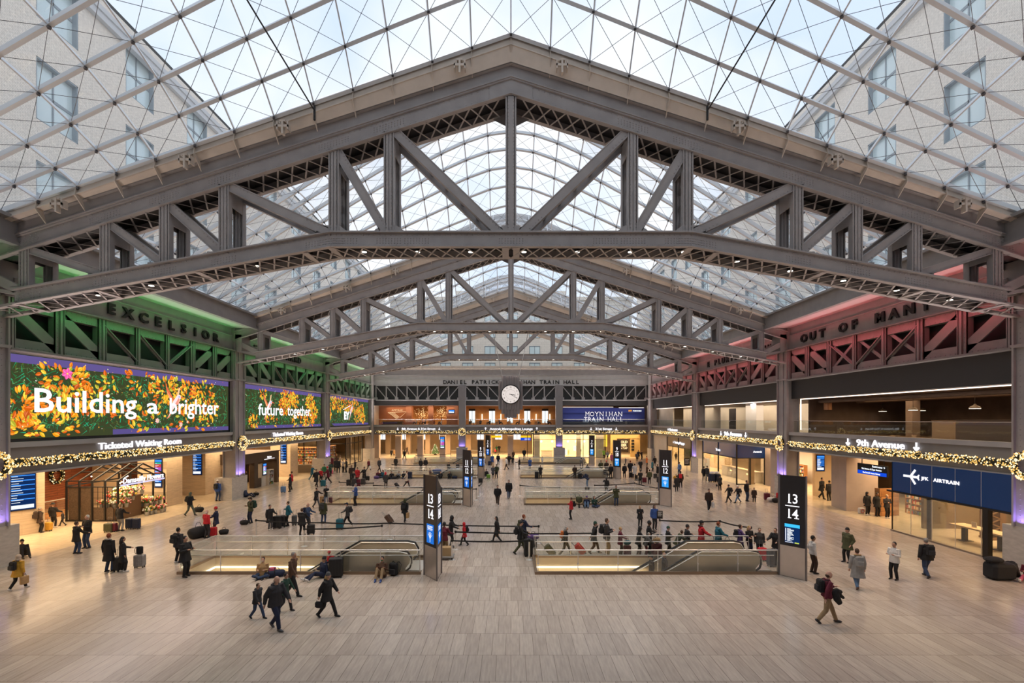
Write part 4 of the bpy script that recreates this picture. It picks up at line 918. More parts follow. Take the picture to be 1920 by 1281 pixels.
for r_, (ya, yb) in enumerate(PITY):
    for c_, bx0 in enumerate((-3.2, 12.72)):
        up, lo = PLAT[r_].split('/'); by = [20.25, 37.25, 54.4, 71.4][r_]
        t = thing('platform_pylon', f'black three-sided platform pylon numbered {up} over {lo}, {WSIDE[c_]}', 'sign', (bx0, by, 0), 0, 'platform pylons')
        B = Vector((0, 0)); A = Vector((-.68, .80)); C_ = Vector((.05, 1.02)); H = 4.5
        cen = (A+B+C_)/3
        def shr(p, k): return cen+(p-cen)*k
        mb = MB(); tri = [B, C_, A]
        mb.prism([tuple(p) for p in tri], .02, 1.38); mb.build('steel_base', PYS, t)
        mb = MB(); v = [(p.x, p.y, 1.38) for p in tri]+[(B.x, B.y, H), (C_.x, C_.y, H-.62), (A.x, A.y, H)]
        mb.add(v, [(2, 1, 0), (3, 4, 5), (0, 1, 4, 3), (1, 2, 5, 4), (2, 0, 3, 5)]); mb.build('black_body', PYB, t)
        mb = MB()
        for p, zt in ((B, H), (A, H), (C_, H-.62)): q = shr(p, 1.03); mb.beam((q.x, q.y, 0), (q.x, q.y, zt+.02), .06, .06)
        mb.build('edge_frame', P('pylon_edge', (.20, .18, .18), .3, .7), t)
        for (p, q) in ((A, B), (B, C_)):
            X = Vector((q.x-p.x, q.y-p.y, 0)); w = X.length; X.normalize(); N = X.cross(Vector((0, 0, 1))); M_ = Vector(((p.x+q.x)/2, (p.y+q.y)/2, 0))+N*.012
            mb = MB(); numeral_h = .43
            def two(s_, z):
                if len(s_) == 1: numeral(mb, s_, M_+Vector((0, 0, z)), X, numeral_h)
                else: numeral(mb, s_[0], M_-X*.125+Vector((0, 0, z)), X, numeral_h); numeral(mb, s_[1], M_+X*.12+Vector((0, 0, z)), X, numeral_h)
            two(up, 3.28); two(lo, 2.62); mb.beam(M_-X*.28+Vector((0, 0, 3.16)), M_+X*.28+Vector((0, 0, 3.16)), .035, .012, up=N)
            mb.build('numerals', LEDW, t)
            mb = MB(); o = M_+N*.004; z0, z1 = 1.52, 2.36; hw = .30
            dep = (c_ == 1 and r_ == 0)
            mb.quadf([o-X*hw+Vector((0, 0, z0)), o+X*hw+Vector((0, 0, z0)), o+X*hw+Vector((0, 0, z1)), o-X*hw+Vector((0, 0, z1))])
            f = mb.build('display_screen', SNAVY if dep else (SBLUE if c_ == 0 else SBLUE2), t)
            mb = MB(); g = o+N*.006; rnd = random.Random(r_*2+c_)
            if dep:
                mb.mi = 1; mb.beam(g-X*hw+Vector((0, 0, z1-.07)), g+X*hw+Vector((0, 0, z1-.07)), .14, .004, up=N); mb.mi = 0
                mb.beam(g-X*.26+Vector((0, 0, 2.16)), g-X*.26+Vector((0, 0, 1.62)), .03, .004, up=N)
                for i in range(15): z = 2.14-i*.037; mb.beam(g-X*.2+Vector((0, 0, z)), g-X*(.2-rnd.uniform(.12, .3))+Vector((0, 0, z)), .022, .004, up=N)
                mb.beam(g-X*.28+Vector((0, 0, 1.555)), g+X*.05+Vector((0, 0, 1.555)), .02, .004, up=N); mb.mi = 2; mb.beam(g+X*.1+Vector((0, 0, 1.56)), g+X*.27+Vector((0, 0, 1.56)), .05, .004, up=N)
            else:
                for i in range(4): mb.beam(g-X*.22+Vector((0, 0, z1-.09-i*.055)), g+X*(.22-.04*(i % 2))+Vector((0, 0, z1-.09-i*.055)), .03 if i < 3 else .016, .004, up=N)
                for a in (-58, -32, -10, 10, 32, 58):               # a branching emblem
                    p0 = g+Vector((0, 0, z0+.16)); prev = p0
                    for s_ in range(1, 5):
                        q_ = s_/4; nx = p0+X*math.sin(R(a))*.2*q_**1.6+Vector((0, 0, .34*q_*math.cos(R(a*.8)))); mb.beam(prev, nx, .018, .004, up=N); prev = nx
                mb.beam(g+Vector((0, 0, z0+.06)), g+Vector((0, 0, z0+.22)), .03, .004, up=N)
            mb.build('screen_text', [SWH, SCY, SYE], f)
# ================================================================ stanchions and retractable belts
def stanchion(x, y, lab):
    t = thing('stanchion', lab, 'stanchion', (x, y, 0), 0, 'queue stanchions'); mb = MB(); mb.lathe([(.18, 0), (.18, .015), (.10, .04), (.032, .06)], 12); mb.build('base', CHROME, t)
    mb = MB(); mb.lathe([(.042, .05), (.042, .92)], 8); mb.build('post', CHROME, t); mb = MB(); mb.lathe([(.055, .90), (.055, 1.02)], 8); mb.build('belt_head', BLACK, t)
    return Vector((x, y, .95))
def belt(a, b, lab):
    m = (a+b)/2; mb = MB(); sag = .05; n = 8; pts = [a+(b-a)*i/n-Vector((0, 0, sag*math.sin(math.pi*i/n)))-m for i in range(n+1)]
    for i in range(n): mb.beam(pts[i], pts[i+1], .012, .075)
    tag(mb.build('queue_belt', BLACK, loc=m), lab, 'belt', 'black queue belts')
def queue(pts, where, skip=()):
    prev = None
    for i, (px, py) in enumerate(pts):
        p = clear(gp(px, py), .16, False)
        if i: lab = f'queue stanchion {["", "two", "three", "four", "five"][i]} of the belt {where}'
        else: lab = f'queue stanchion starting the belt {where}'
        q = stanchion(p.x, p.y, lab)
        if prev is not None and i not in skip: belt(prev, q, f'black retractable belt {where}' + (f', stretch {["", "one", "two", "three", "four"][i]}' if len(pts) > 2 else ''))
        prev = q
queue([(480, 1006), (606, 1011), (731, 1012), (1010, 1019)], 'behind the platform 13/14 well on the screen side')
queue([(570, 1025), (716, 1018)], 'in a short line behind the screen-side escalator')
queue([(854, 1031), (1112, 1034)], 'between the two platform 13/14 wells')
queue([(847, 1050), (1000, 1050)], 'crossing the centre aisle in front')
queue([(1237, 1006), (1350, 1008), (1408, 1022)], 'beyond the queue beside the blue-clad attendant')
queue([(898, 931), (902, 927)], 'at the corner of the second screen-side well')
queue([(1049.5, 934), (975, 930)], 'along the second 9th Avenue side well')
queue([(700, 930), (893, 938)], 'behind the second screen-side well')
queue([(636, 923), (700, 925)], 'at the back corner of the second screen-side well')
queue([(1115, 930), (1190, 925), (1232, 936)], 'near the 9th Avenue side 11/12 pylon')
queue([(967, 880), (1090, 882)], 'along the third 9th Avenue side well')
queue([(780, 865), (845, 862)], 'by the last screen-side well')
queue([(735, 885), (870, 888)], 'along the third screen-side well')
# ================================================================ ground-floor interiors
def prt(name, parent, mat, boxes):
    mb = MB()
    for b in boxes: mb.box(*b)
    return mb.build(name, mat, parent)
WOOD = tiles('red_brown_wood', (.30, .085, .03), (.23, .06, .022), (.05, .015, .01), 2.2, .18, .012, .45, 'YZ', var=.25, streak=(1, 2, 12))
WOOD2 = tiles('amber_wood', (.42, .20, .07), (.34, .15, .05), (.10, .04, .02), 1.4, .35, .01, .45, 'YZ', var=.2, streak=(1, 2, 12))
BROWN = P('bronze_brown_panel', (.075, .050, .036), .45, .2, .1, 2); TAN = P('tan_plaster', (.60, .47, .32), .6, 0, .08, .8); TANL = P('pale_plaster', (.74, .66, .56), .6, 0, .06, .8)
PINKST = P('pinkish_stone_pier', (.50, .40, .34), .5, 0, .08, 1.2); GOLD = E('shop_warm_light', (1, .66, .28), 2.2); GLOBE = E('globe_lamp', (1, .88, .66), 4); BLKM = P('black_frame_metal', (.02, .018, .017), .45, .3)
def board(name, label, c, X, w, h, kind=0, seed=0, group=None):
    """a wall-mounted departures screen; X is its reading direction"""
    X = Vector(X).normalized(); N = X.cross(Vector((0, 0, 1))); rnd = random.Random(seed); t = thing(name, label, 'screen', c, 0, group); Zv = Vector((0, 0, 1))
    mb = MB(); mb.beam(-Zv*h/2+N*.02, Zv*h/2+N*.02, w, .06, up=N); mb.build('housing', BLACK, t)
    mb = MB(); o = N*.056; q = lambda x0, x1, z0, z1, d=0: mb.quadf([o+N*d+X*x0+Zv*z0, o+N*d+X*x1+Zv*z0, o+N*d+X*x1+Zv*z1, o+N*d+X*x0+Zv*z1])
    q(-w/2+.03, w/2-.03, -h/2+.05, h/2-.04); n = 12; cols = [1, 2, 3, 4, 5]
    mb.mi = 1; q(-w/2+.05, w/2-.05, h/2-.26, h/2-.10, .003)
    for i in range(n):
        z = h/2-.36-i*(h-.75)/n
        if kind == 1: mb.mi = rnd.choice([3, 4, 5, 1]); q(-w/2+.05, w/2-.08, z-.07, z+.05, .003)
        elif i % 2 == 0: mb.mi = 1; q(-w/2+.05, w/2-.06, z-.02, z+.03, .003)
        mb.mi = 2; q(-w/2+.07, -w/2+.07+rnd.uniform(.2, .5)*w, z-.05, z-.02, .006)
    mb.mi = 2; q(-w/2+.06, w/2-.1, -h/2+.12, -h/2+.34, .003)
    mb.build('timetable', [SNAVY, E('board_blue', (.05, .28, .95), 1.25), SWH, E('board_green', (.05, .6, .35), 1), E('board_magenta', (.5, .1, .6), 1), E('board_red', (.7, .08, .06), 1)], t)
# ---- screen side, bay one
mb = MB(); mb.box(-34.3, -34.0, 24, 47, 0, 4.45); struct('wall_left', mb, WOOD)
mb = MB(); mb.prism([(-31.6, 25.2), (-30.45, 26.2), (-28.9, 29.1), (-30.4, 29.5)], 0, 4.45); struct('wall_left', mb, TRAV)
d = Vector((1.4, 2.6, 0)).normalized(); n_ = Vector((d.y, -d.x, 0))
board('departure_board', 'tall blue departures board on the stone wall below the widest screen', Vector((-29.36, 28.22, 2.72))+n_*.03, d, 1.15, 2.45, 0, 1)
wreath((-33.85, 35.0, 2.75), (1, 0, 0), 'small lit wreath hung on the red wood wall behind the flower stall', .48, .16, 70, .04)
mb = MB(); mb.box(-29.6, -27.3, 37.2, 39.0, 0, 4.45); struct('pillar', mb, TRAV)
board('departure_board', 'multicoloured notice board on the stone pillar beside the flower stall', (-27.9, 37.18, 2.7), (1, 0, 0), .62, 2.3, 1, 2)
mb = MB(); mb.box(-30.8, -28.0, 43.0, 46.0, 0, 4.45); struct('pillar', mb, TRAV)
board('departure_board', 'blue departures board on the stone pillar just beside the second column', (-28.7, 42.98, 2.95), (1, 0, 0), .85, 2.2, 0, 3)
prt('waiting_room_wall', None, TAN, [(-33.9, -31.8, 38, 38.3, 0, 4.4)]); tag(bpy.data.objects['waiting_room_wall'], kind='structure')
t = thing('low_partition', 'low glass and timber partition in front of the red wood wall', 'partition', (-33.2, 30.5, 0)); prt('timber_base', t, WOOD2, [(-.9, .9, -2.8, 3.5, 0, .45)]); mb = MB(); mb.box(.86, .88, -2.8, 3.5, .45, 1.2); mb.build('glass_panel', GLC, t); prt('top_rail', t, CHROME, [(.84, .9, -2.8, 3.5, 1.2, 1.25)])
t = thing('wooden_bench', 'long curved brown wooden bench in the waiting area beyond the flower stall', 'bench', (-31.0, 40.4, 0))
mb = MB(); pts = [(-1.6*math.cos(a), 1.2*math.sin(a)) for a in [math.pi*i/10 for i in range(11)]]; mb.prism(pts+[(.9*math.cos(math.pi*i/10)*1, .6*math.sin(math.pi*i/10)) for i in range(11)], 0, .5); mb.build('seat', WOOD2, t)
mb = MB(); mb.tube([(p[0], p[1], 1.0) for p in pts], .22, 6); mb.build('backrest', P('brown_upholstery', (.20, .08, .03), .6), t)
def stand_sign(x, y, rz, label, body, h=1.5, w=.5, col=BLACK, txt='NOTICE'):
    t = thing('stand_sign', label, 'sign', (x, y, 0), rz); mb = MB(); mb.lathe([(.2, 0), (.2, .03), (.03, .05)], 10); mb.lathe([(.02, .05), (.02, h)], 6); mb.build('pole', BLACK, t)
    mb = MB(); mb.box(-w/2, w/2, -.03, 0, h-.1, h+w*1.1); mb.build('sign_panel', body, t)
    mb = MB()
    for i in range(4): mb.box(-w*.36, w*(.36-.1*(i % 2)), -.036, -.031, h+w*.85-i*w*.22, h+w*.93-i*w*.22)
    mb.build('sign_lines', P('sign_white', (.8, .8, .78), .6), t)
p = gp(388, 922); stand_sign(p.x, p.y, 0, 'slim black stand sign on the floor before the blue departures board pillar', BLACK, 1.5, .28)
p = gp(399, 905); stand_sign(p.x, p.y, 0, 'chalkboard stand sign beside the second column', BLACK, 1.1, .7)
p = gp(553.5, 872); stand_sign(p.x, p.y, 0, 'orange red stand sign by the shop between second and third columns', P('sign_orange', (.75, .12, .03), .5), 1.3, .7)
# flower stall
t = thing('flower_stall', 'black greenhouse-frame flower stall with lit bouquets and a name sign', 'stall', (-26.8, 32.0, 0)); W_, D_ = 3.5, 4.3
mb = MB()
for i in range(5):
    x = -W_*i/4
    for y in (0, D_): mb.beam((x, y, 0), (x, y, 2.75), .10, .10)
    mb.beam((x, 0, 2.75), (x, D_/2, 3.75), .09, .09); mb.beam((x, D_, 2.75), (x, D_/2, 3.75), .09, .09)
for y, z in ((0, 2.75), (D_, 2.75), (D_/2, 3.75), (0, 2.35), (D_, 2.35), (D_/4, 3.25), (D_*.75, 3.25)): mb.beam((0, y, z), (-W_, y, z), .07, .07)
mb.beam((0, 0, 2.4), (0, D_, 2.4), .09, .09); mb.beam((-W_, 0, 2.4), (-W_, D_, 2.4), .09, .09); mb.box(-W_, -1.75, -.04, .04, 0, .1); mb.box(-1.75, 0, -.04, .04, 0, .08)
for i in range(6): mb.beam((-1.7+i*.33, 0, .9), (-1.7+i*.33, 0, 2.35), .025, .025)
for z in (1.2, 1.6, 2.0): mb.beam((-1.7, 0, z), (0, 0, z), .025, .025)
mb.build('greenhouse_frame', BLKM, t)
prt('slatted_panel', t, P('dark_timber_slat', (.085, .055, .035), .6, 0, .3, 12), [(-W_+.1, -W_+.85, .03, .07, .1, 2.3), (-W_+.95, -1.85, .03, .07, .1, 2.3), (-1.72, -.35, .03, .07, .1, .95)])
mb = MB(); put_text(mb, 'Damselfly Flowers', .52, (.09, D_/2+.05, 2.52), (0, 1, 0), depth=.03, bold=.008, sx=.98); mb.build('sign_letters', LEDW, t); prt('sign_bar', t, E('sign_bar_light', (.75, .70, .95), 1), [(.05, .09, .15, D_-.1, 2.36, 2.47)])
prt('display_shelf', t, P('crate_wood', (.24, .14, .07), .7), [(-1.6, -.3, .4, 1.0, 0, .8), (-1.7, -.3, 1.0, 1.6, 0, 1.2), (-1.7, -.3, 1.6, 2.4, 0, 1.5), (-1.2, -.1, 2.6, 4.0, 0, .5)])
rnd = random.Random(5); FLC = [P('petal_'+n, c, .6) for n, c in (('cream', (.85, .74, .50)), ('pink', (.80, .35, .35)), ('red', (.60, .06, .05)), ('yellow', (.85, .55, .08)), ('white', (.85, .82, .75)), ('rose', (.75, .22, .30)))]; LEAFG = P('leaf_green', (.10, .20, .04), .6); POT = P('zinc_bucket', (.42, .42, .40), .4, .5)
def bouquet(x, y, z, k, r=.24):
    t2 = thing('bouquet', 'bucket of mixed cut flowers crowded on the flower stall display', 'bouquet', (x, y, z), 0, 'buckets of cut flowers at the stall')
    mb = MB(); mb.lathe([(.10, 0), (.14, .28)], 8); mb.build('bucket', POT, t2); mb = MB()
    for _ in range(14): a = rnd.uniform(0, 6.28); q = rnd.uniform(.2, 1)*r; mb.beam((0, 0, .2), (math.cos(a)*q*1.1, math.sin(a)*q*1.1, .3+rnd.uniform(.1, .35)), .05, .015)
    mb.build('leaves', LEAFG, t2); mb = MB()
    for _ in range(12):
        a = rnd.uniform(0, 6.28); q = rnd.uniform(.1, 1)*r; mb.mi = rnd.choice([k % 6, (k*5+2) % 6]); mb.ball((math.cos(a)*q, math.sin(a)*q, .42+rnd.uniform(0, .22)-q*.4), rnd.uniform(.05, .085), 6, 4)
    mb.build('blossoms', FLC, t2)
k = 0
for (x0, x1, y0, y1, z) in ((-1.5, -.2, .45, .95, .8), (-1.6, -.2, 1.1, 1.5, 1.2), (-1.6, -.2, 1.75, 2.35, 1.5), (-1.1, -.1, 2.65, 3.95, .5)):
    nj = 4 if y1-y0 > .8 else 2
    for i in range(4):
        for j in range(nj): bouquet(-26.8+x0+(x1-x0)*i/3, 32+y0+(y1-y0)*j/(nj-1), z, k, .3); k += 1
for px, py in ((275, 967), (283, 965), (291, 963), (303, 961), (308, 959)): p = gp(px, py); bouquet(p.x, p.y, 0, k); k += 1
area('stall_light', (-28.2, 34.2, 2.9), (2.5, 3), 130, (1, .78, .45), (0, 0, 0), 170)
for i in range(9):
    mb = MB(); mb.ball((0, 0, 0), .05, 6, 4); o = mb.build('stall_bulb', GLOBE, t); o.location = (-.3-(i % 3)*.7-(i//3)*.3, .4+(i*1.37) % 3.6, 2.5+(i % 3)*.25)
board('wall_screen', 'small blue wall screen above the flower stall roof', (-30.2, 38.9, 3.3), (1, 0, 0), .9, 1.0, 0, 8)
# ---- screen side, bay two: the brown kiosk
t = thing('retail_kiosk', 'dark bronze newsstand kiosk with lit shelves beside the second column', 'kiosk', (-25.8, 45.2, 0))
prt('canopy', t, BROWN, [(-4.2, 0, 0, 7.0, 2.55, 3.45), (-4.3, .1, -.05, 7.1, 3.45, 3.55)]); prt('frame', t, BROWN, [(-.5, 0, 2.0, 2.7, 0, 2.55), (-.5, 0, 6.5, 7.0, 0, 2.55), (-4.2, -4.0, 0, 7, 0, 2.55), (-4.2, -.4, 6.9, 7.0, 0, 2.55), (-.3, 0, 2.7, 3.3, 0, .9)])
prt('white_pier', t, TANL, [(-.35, .02, 3.35, 4.2, 0, 2.3)])
board('kiosk_screen', 'striped blue and purple menu screen on the white pier of the kiosk', (-25.75, 49.0, 1.75), (0, 1, 0), .7, 1.3, 1, 9)
mb = MB(); put_text(mb, 'Market', .30, (.03, 4.9, 2.85), (0, 1, 0), depth=.02, bold=.004); mb.box(.0, .03, 3.9, 6.0, 2.72, 2.77); mb.build('sign_letters', LEDW, t)
def shelf_unit(x, y, z, w, rows, label, rz=0, grp=None, seed=0, step=.38, mat=None, lit=True):
    t = thing('shelf_unit', label, 'shelf', (x, y, z), rz); r = random.Random(seed); H = rows*step+.1
    prt('frame', t, mat or WOOD2, [(-.4, -.36, -w/2, w/2, 0, H)]+[(-.4, 0, -w/2, w/2, i*step, i*step+.03) for i in range(rows+1)]+[(-.4, 0, s_*w/2-.02, s_*w/2+.02, 0, H) for s_ in (-1, 1)])
    mb = MB(); cols = [P('goods_'+n, c, .5) for n, c in (('red', (.55, .06, .03)), ('orange', (.75, .28, .04)), ('cream', (.75, .62, .42)), ('white', (.75, .73, .7)), ('dark', (.06, .05, .05)), ('blue', (.07, .14, .35)), ('green', (.10, .25, .08)))]
    for i in range(rows):
        y_ = -w/2+.05
        while y_ < w/2-.12:
            ww = r.uniform(.07, .16); hh = r.uniform(.12, step-.1); mb.mi = r.randrange(7); mb.box(-.32, -.06, y_, y_+ww-.015, i*step+.032, i*step+.032+hh); y_ += ww
    tag(mb.build('packaged_goods', cols, t), kind='stuff')
    if lit: prt('shelf_light', t, GOLD, [(-.36, -.33, -w/2+.05, w/2-.05, (i+1)*step-.03, (i+1)*step-.01) for i in range(rows)])
shelf_unit(-27.4, 46.4, 0, 2.4, 6, 'glowing wooden shelves inside the bronze kiosk', seed=1); shelf_unit(-27.2, 50.6, 0, 2.2, 5, 'shelves behind the white magazine rack in the kiosk', seed=2)
shelf_unit(-25.5, 50.0, 0, .9, 4, 'white magazine rack at the mouth of the kiosk', seed=3, mat=TANL, lit=False)
area('kiosk_light', (-27.5, 48.5, 2.45), (2.5, 6), 110, (1, .70, .38), (0, 0, 0), 170)
mb = MB(); mb.box(-29.0, -26.6, 56.6, 58.6, 0, 4.45); struct('pillar', mb, TRAV)
board('departure_board', 'tall narrow blue departures board on the pillar between kiosk and glass shop', (-27.4, 56.57, 2.9), (1, 0, 0), .75, 2.6, 0, 4)
mb = MB(); mb.box(-34, -33.8, 47, 62, 0, 4.45); struct('wall_left', mb, WOOD2)
t = thing('glass_shopfront', 'dark framed glass shopfront with counters before the third column', 'shopfront', (-27.8, 61.5, 0)); prt('black_frame', t, BLKM, [(-3.0, -2.9, 0, .1, 0, 4.3), (-1.2, -1.1, 0, .1, 0, 4.3), (.6, .7, 0, .1, 0, 4.3), (2.3, 2.4, 0, .1, 0, 4.3), (-3, 2.4, 0, .1, 2.9, 3.0), (-3, 2.4, 0, .1, 4.2, 4.3)]); mb = MB(); mb.box(-2.9, 2.3, .04, .06, 0, 4.2); mb.build('glass_pane', GLC, t); prt('grey_counter', t, P('counter_grey', (.16, .13, .10), .5), [(-3, -1.2, -.5, 0, 0, 1.0), (-.6, 2.3, -.5, 0, 0, 1.0)])
shelf_unit(-28.5, 64.5, 0, 4.0, 8, 'tall amber shelves inside the dark framed glass shop', rz=R(-90), seed=4); shelf_unit(-25.9, 67.0, 0, 5.0, 8, 'orange lit shelves of the shop beyond the third column', seed=5)
area('shop_light', (-28, 64.3, 3.9), (4, 3), 160, (1, .68, .35), (0, 0, 0), 170)
t = thing('glass_vestibule', 'tall glass vestibule near the far corner on the screen side', 'vestibule', (-24.6, 70.0, 0)); prt('black_frame', t, BLKM, [(-.1, 0, y_, y_+.1, 0, 4.2) for y_ in (0, 1.9, 3.9, 5.9, 7.8)]+[(-.1, 0, 0, 7.9, 3.2, 3.32), (-.1, 0, 0, 7.9, 0, .08), (-3, 0, 0, .1, 3.2, 3.32)]); mb = MB(); mb.box(-.06, -.04, .1, 7.8, .08, 4.2); mb.build('glass_pane', GLC, t)
# ---- 9th Avenue side, bay one: the air train vestibule
mb = MB(); mb.prism([(25.45, 35.6), (27.3, 34.9), (28.2, 36.9), (25.8, 37.8)], .0, 4.45); struct('pillar', mb, PINKST); mb = MB(); mb.box(24.6, 25.6, 43.5, 44.5, 0, 4.45); struct('pillar', mb, PINKST); mb = MB(); mb.box(27.5, 29.6, 42.5, 42.8, 0, 4.45); struct('wall_right', mb, TAN)
t = thing('glass_vestibule', 'air train glass vestibule with a deep blue lit fascia band', 'vestibule', (23.95, 22.4, 0)); Lv = 7.1
mb = MB(); mb.box(0, .04, 0, Lv, 2.5, 4.3); mb.build('blue_fascia', P('blue_backlit_glass', (.004, .016, .055), .2, emis=(.003, .016, .055), estr=.9), t)
prt('black_frame', t, BLKM, [(-.1, .05, 0, Lv+.3, 2.42, 2.52), (-.03, .03, Lv-.04, Lv, 0, 4.3), (-.12, .12, 1.05, 1.33, 0, 2.45), (0, 3.4, Lv-.05, Lv, 2.42, 2.52), (.1, .2, 4.55, 4.75, 0, 2.45)])
mb = MB(); mb.box(.0, .015, 0, Lv, 0, 2.42); mb.box(0, 3.4, Lv-.03, Lv-.01, 0, 2.42); mb.build('glass_pane', GLC, t); prt('glass_joint', t, CHROME, [(-.01, .02, y_-.01, y_+.01, 0, 4.3) for y_ in (1.5, 2.9, 4.3, 5.7)]); prt('sill', t, P('sill_metal', (.3, .24, .18), .4, .4), [(-.1, .1, 0, Lv, 0, .08)])
mb = MB(); o = Vector((-.03, 5.75, 3.55)); put_text(mb, 'JFK', .27, o+Vector((0, -1.02, -.1)), (0, -1, 0), depth=.02, bold=.004, sx=1.2); put_text(mb, 'AIRTRAIN', .27, o+Vector((0, -2.35, -.1)), (0, -1, 0), depth=.02, bold=.006, sx=1.15, spacing=1.15)
Y_ = Vector((0, -1, 0)); Zv = Vector((0, 0, 1)); mb.beam(o-Y_*.45, o+Y_*.62, .13, .02, up=(1, 0, 0))
for s_ in (-1, 1): mb.beam(o+Y_*.05, o+Y_*.38+Zv*s_*.42, .12, .02, up=(1, 0, 0)); mb.beam(o+Y_*.5, o+Y_*.64+Zv*s_*.15, .07, .02, up=(1, 0, 0))
mb.build('airplane_and_letters_logo', LEDW, t)
t = thing('long_table', 'pale timber table on two dark legs inside the air train vestibule', 'table', (26.1, 25.9, 0)); prt('table_top', t, P('pale_timber', (.72, .52, .30), .45, 0, .1, 6), [(-.45, .45, -1.5, 1.6, .82, .9)]); 
for y_ in (-.9, 1.1): prt('leg', t, BLKM, [(-.08, .08, y_-.12, y_+.12, 0, .82), (-.3, .3, y_-.25, y_+.25, 0, .02)])
prt('notice_card', None, TANL, [(26.0, 26.02, 26.2, 26.5, .91, 1.2)]); tag(bpy.data.objects['notice_card'], 'small white notice card standing on the vestibule table', 'card')
t = thing('lattice_column', 'bronze riveted lattice column inside the air train vestibule', 'column', (28.0, 27.4, 0)); prt('shaft', t, P('bronze_paint', (.22, .13, .07), .45, .2), [(.25, .6, -.3, .3, 0, 4.4), (-.35, -.25, -.3, .3, 0, 4.4), (-.3, .6, -.4, .4, 0, .1)])
mb = MB()
for i in range(9): z = i*.48; mb.beam((-.3, -.3, z), (.3, -.3, z+.24), .07, .03, up=(0, 1, 0)); mb.beam((.3, -.3, z+.24), (-.3, -.3, z+.48), .07, .03, up=(0, 1, 0))
mb.build('lacing_lattice', MATS['bronze_paint'], t)
mb = MB(); mb.box(32.0, 32.2, 20, 30.5, 0, 4.45); mb.box(26.3, 32, 29.9, 30.1, 0, 4.45); struct('wall_right', mb, P('vestibule_wall', (.22, .16, .10), .6, 0, .1, 1))
mb = MB(); mb.box(24.1, 32, 21.2, 21.4, 0, 4.45); struct('wall_right', mb, PINKST)
t = thing('hanging_sign', 'black and blue hanging wayfinding sign beside the air train glass', 'sign', (25.3, 31.6, 3.05)); prt('sign_body', t, BLACK, [(-.05, .05, -.1, 2.6, 0, .75)]); prt('blue_band', t, E('sign_blue', (.01, .08, .75), 1), [(-.07, -.05, -.05, 2.55, .02, .26)]); prt('hanger', t, BLKM, [(-.02, .02, .2, .24, .75, 1.4), (-.02, .02, 2.2, 2.24, .75, 1.4)])
mb = MB(); put_text(mb, 'Restrooms \u2192', .2, (-.08, .6, .56), (0, -1, 0), depth=.01, bold=.005); put_text(mb, '9th Avenue & Dyer Avenue', .17, (-.08, 1.25, .35), (0, -1, 0), depth=.01, bold=.004, sx=.95); put_text(mb, 'The Seventh Avenue Subway', .16, (-.09, 1.25, .09), (0, -1, 0), depth=.01, bold=.004, sx=.85); mb.build('sign_letters', SWH, t)
shelf_unit(29.4, 33.0, 0, 4.0, 6, 'crowded amber shop shelves behind the three people waiting by the air train glass', rz=R(180), seed=6); shelf_unit(27.2, 34.2, 0, 1.6, 5, 'second row of shop shelves just beyond the air train glass', rz=R(100), seed=7)
area('shop_light', (27.6, 32.8, 4.0), (3, 4), 50, (1, .7, .35), (0, 0, 0), 170); area('vestibule_light', (27.8, 25.8, 4.1), (5, 6), 70, WARM, (0, 0, 0), 170)
board('poster_screen', 'deep blue poster screen on the gallery wall beyond the pinkish pier', (28.0, 42.48, 3.0), (1, 0, 0), .75, 1.5, 0, 10)
# ---- 9th Avenue side, bay two: ticket counters behind glass
t = thing('glass_shopfront', 'ticket office glass shopfront with a dark blue band, 9th Avenue side', 'shopfront', (23.95, 49.8, 0))
mb = MB(); mb.box(0, .05, 0, 8.8, 2.85, 4.3); mb.box(0, 3.9, 0, .05, 2.85, 4.3); mb.build('blue_fascia', MATS['blue_backlit_glass'], t)
prt('black_frame', t, BLKM, [(-.06, .06, y_-.06, y_+.06, 0, 4.3) for y_ in (0, 4.4, 8.8)]+[(-.06, .1, 0, 8.8, 2.78, 2.86), (0, 4, -.06, .06, 2.78, 2.86), (1.35, 1.5, -.06, .06, 0, 2.8), (2.9, 3.05, -.06, .06, 0, 2.8), (0, 1.4, -.06, .06, 0, .12), (3, 4, -.06, .06, 0, .12)]); mb = MB(); mb.box(0, .015, 0, 8.8, 0, 2.8); mb.box(0, 3.9, 0, .015, 0, 2.8); mb.build('glass_pane', GLC, t)
mb = MB(); put_text(mb, 'Tickets', .42, (-.05, 4.4, 3.3), (0, -1, 0), depth=.02, bold=.008); put_text(mb, 'Amtrak', .30, (2.2, -.03, 3.4), (1, 0, 0), depth=.02, bold=.008); mb.build('sign_letters', LEDW, t)
t = thing('ticket_counter', 'pale curved ticket counter with lit panels inside the glass office', 'counter', (27.0, 55, 0)); prt('counter_front', t, TANL, [(-.4, .3, -4.0, 4.2, 0, 1.15), (.3, 4, -4.4, -3.7, 0, 1.15)]); prt('counter_top', t, P('counter_top', (.35, .24, .14), .4), [(-.45, .35, -4.1, 4.3, 1.15, 1.2), (.3, 4, -4.45, -3.65, 1.15, 1.2)]); prt('lit_panel', t, GOLD, [(-.42, -.40, y_, y_+.5, .7, .85) for y_ in (-2.5, 1.5)])
shelf_unit(31.5, 54, 0, 7, 5, 'low display of goods along the wall behind the ticket counter', rz=R(180), seed=8)
area('office_light', (28, 55, 4.1), (6, 8), 420, WARMW, (0, 0, 0), 170)
mb = MB(); mb.box(33, 33.2, 44, 62, 0, 4.45); struct('wall_right', mb, TANL); mb = MB(); mb.box(26.9, 28.0, 48.6, 49.7, 0, 4.45); struct('pillar', mb, PINKST)
t = thing('riveted_post', 'bronze riveted post standing behind the ticket office glass', 'post', (25.9, 50.6, 0)); prt('shaft', t, MATS['bronze_paint'], [(-.25, .25, -.2, .2, 0, 4.4), (-.3, .3, -.25, .25, 0, .1)])
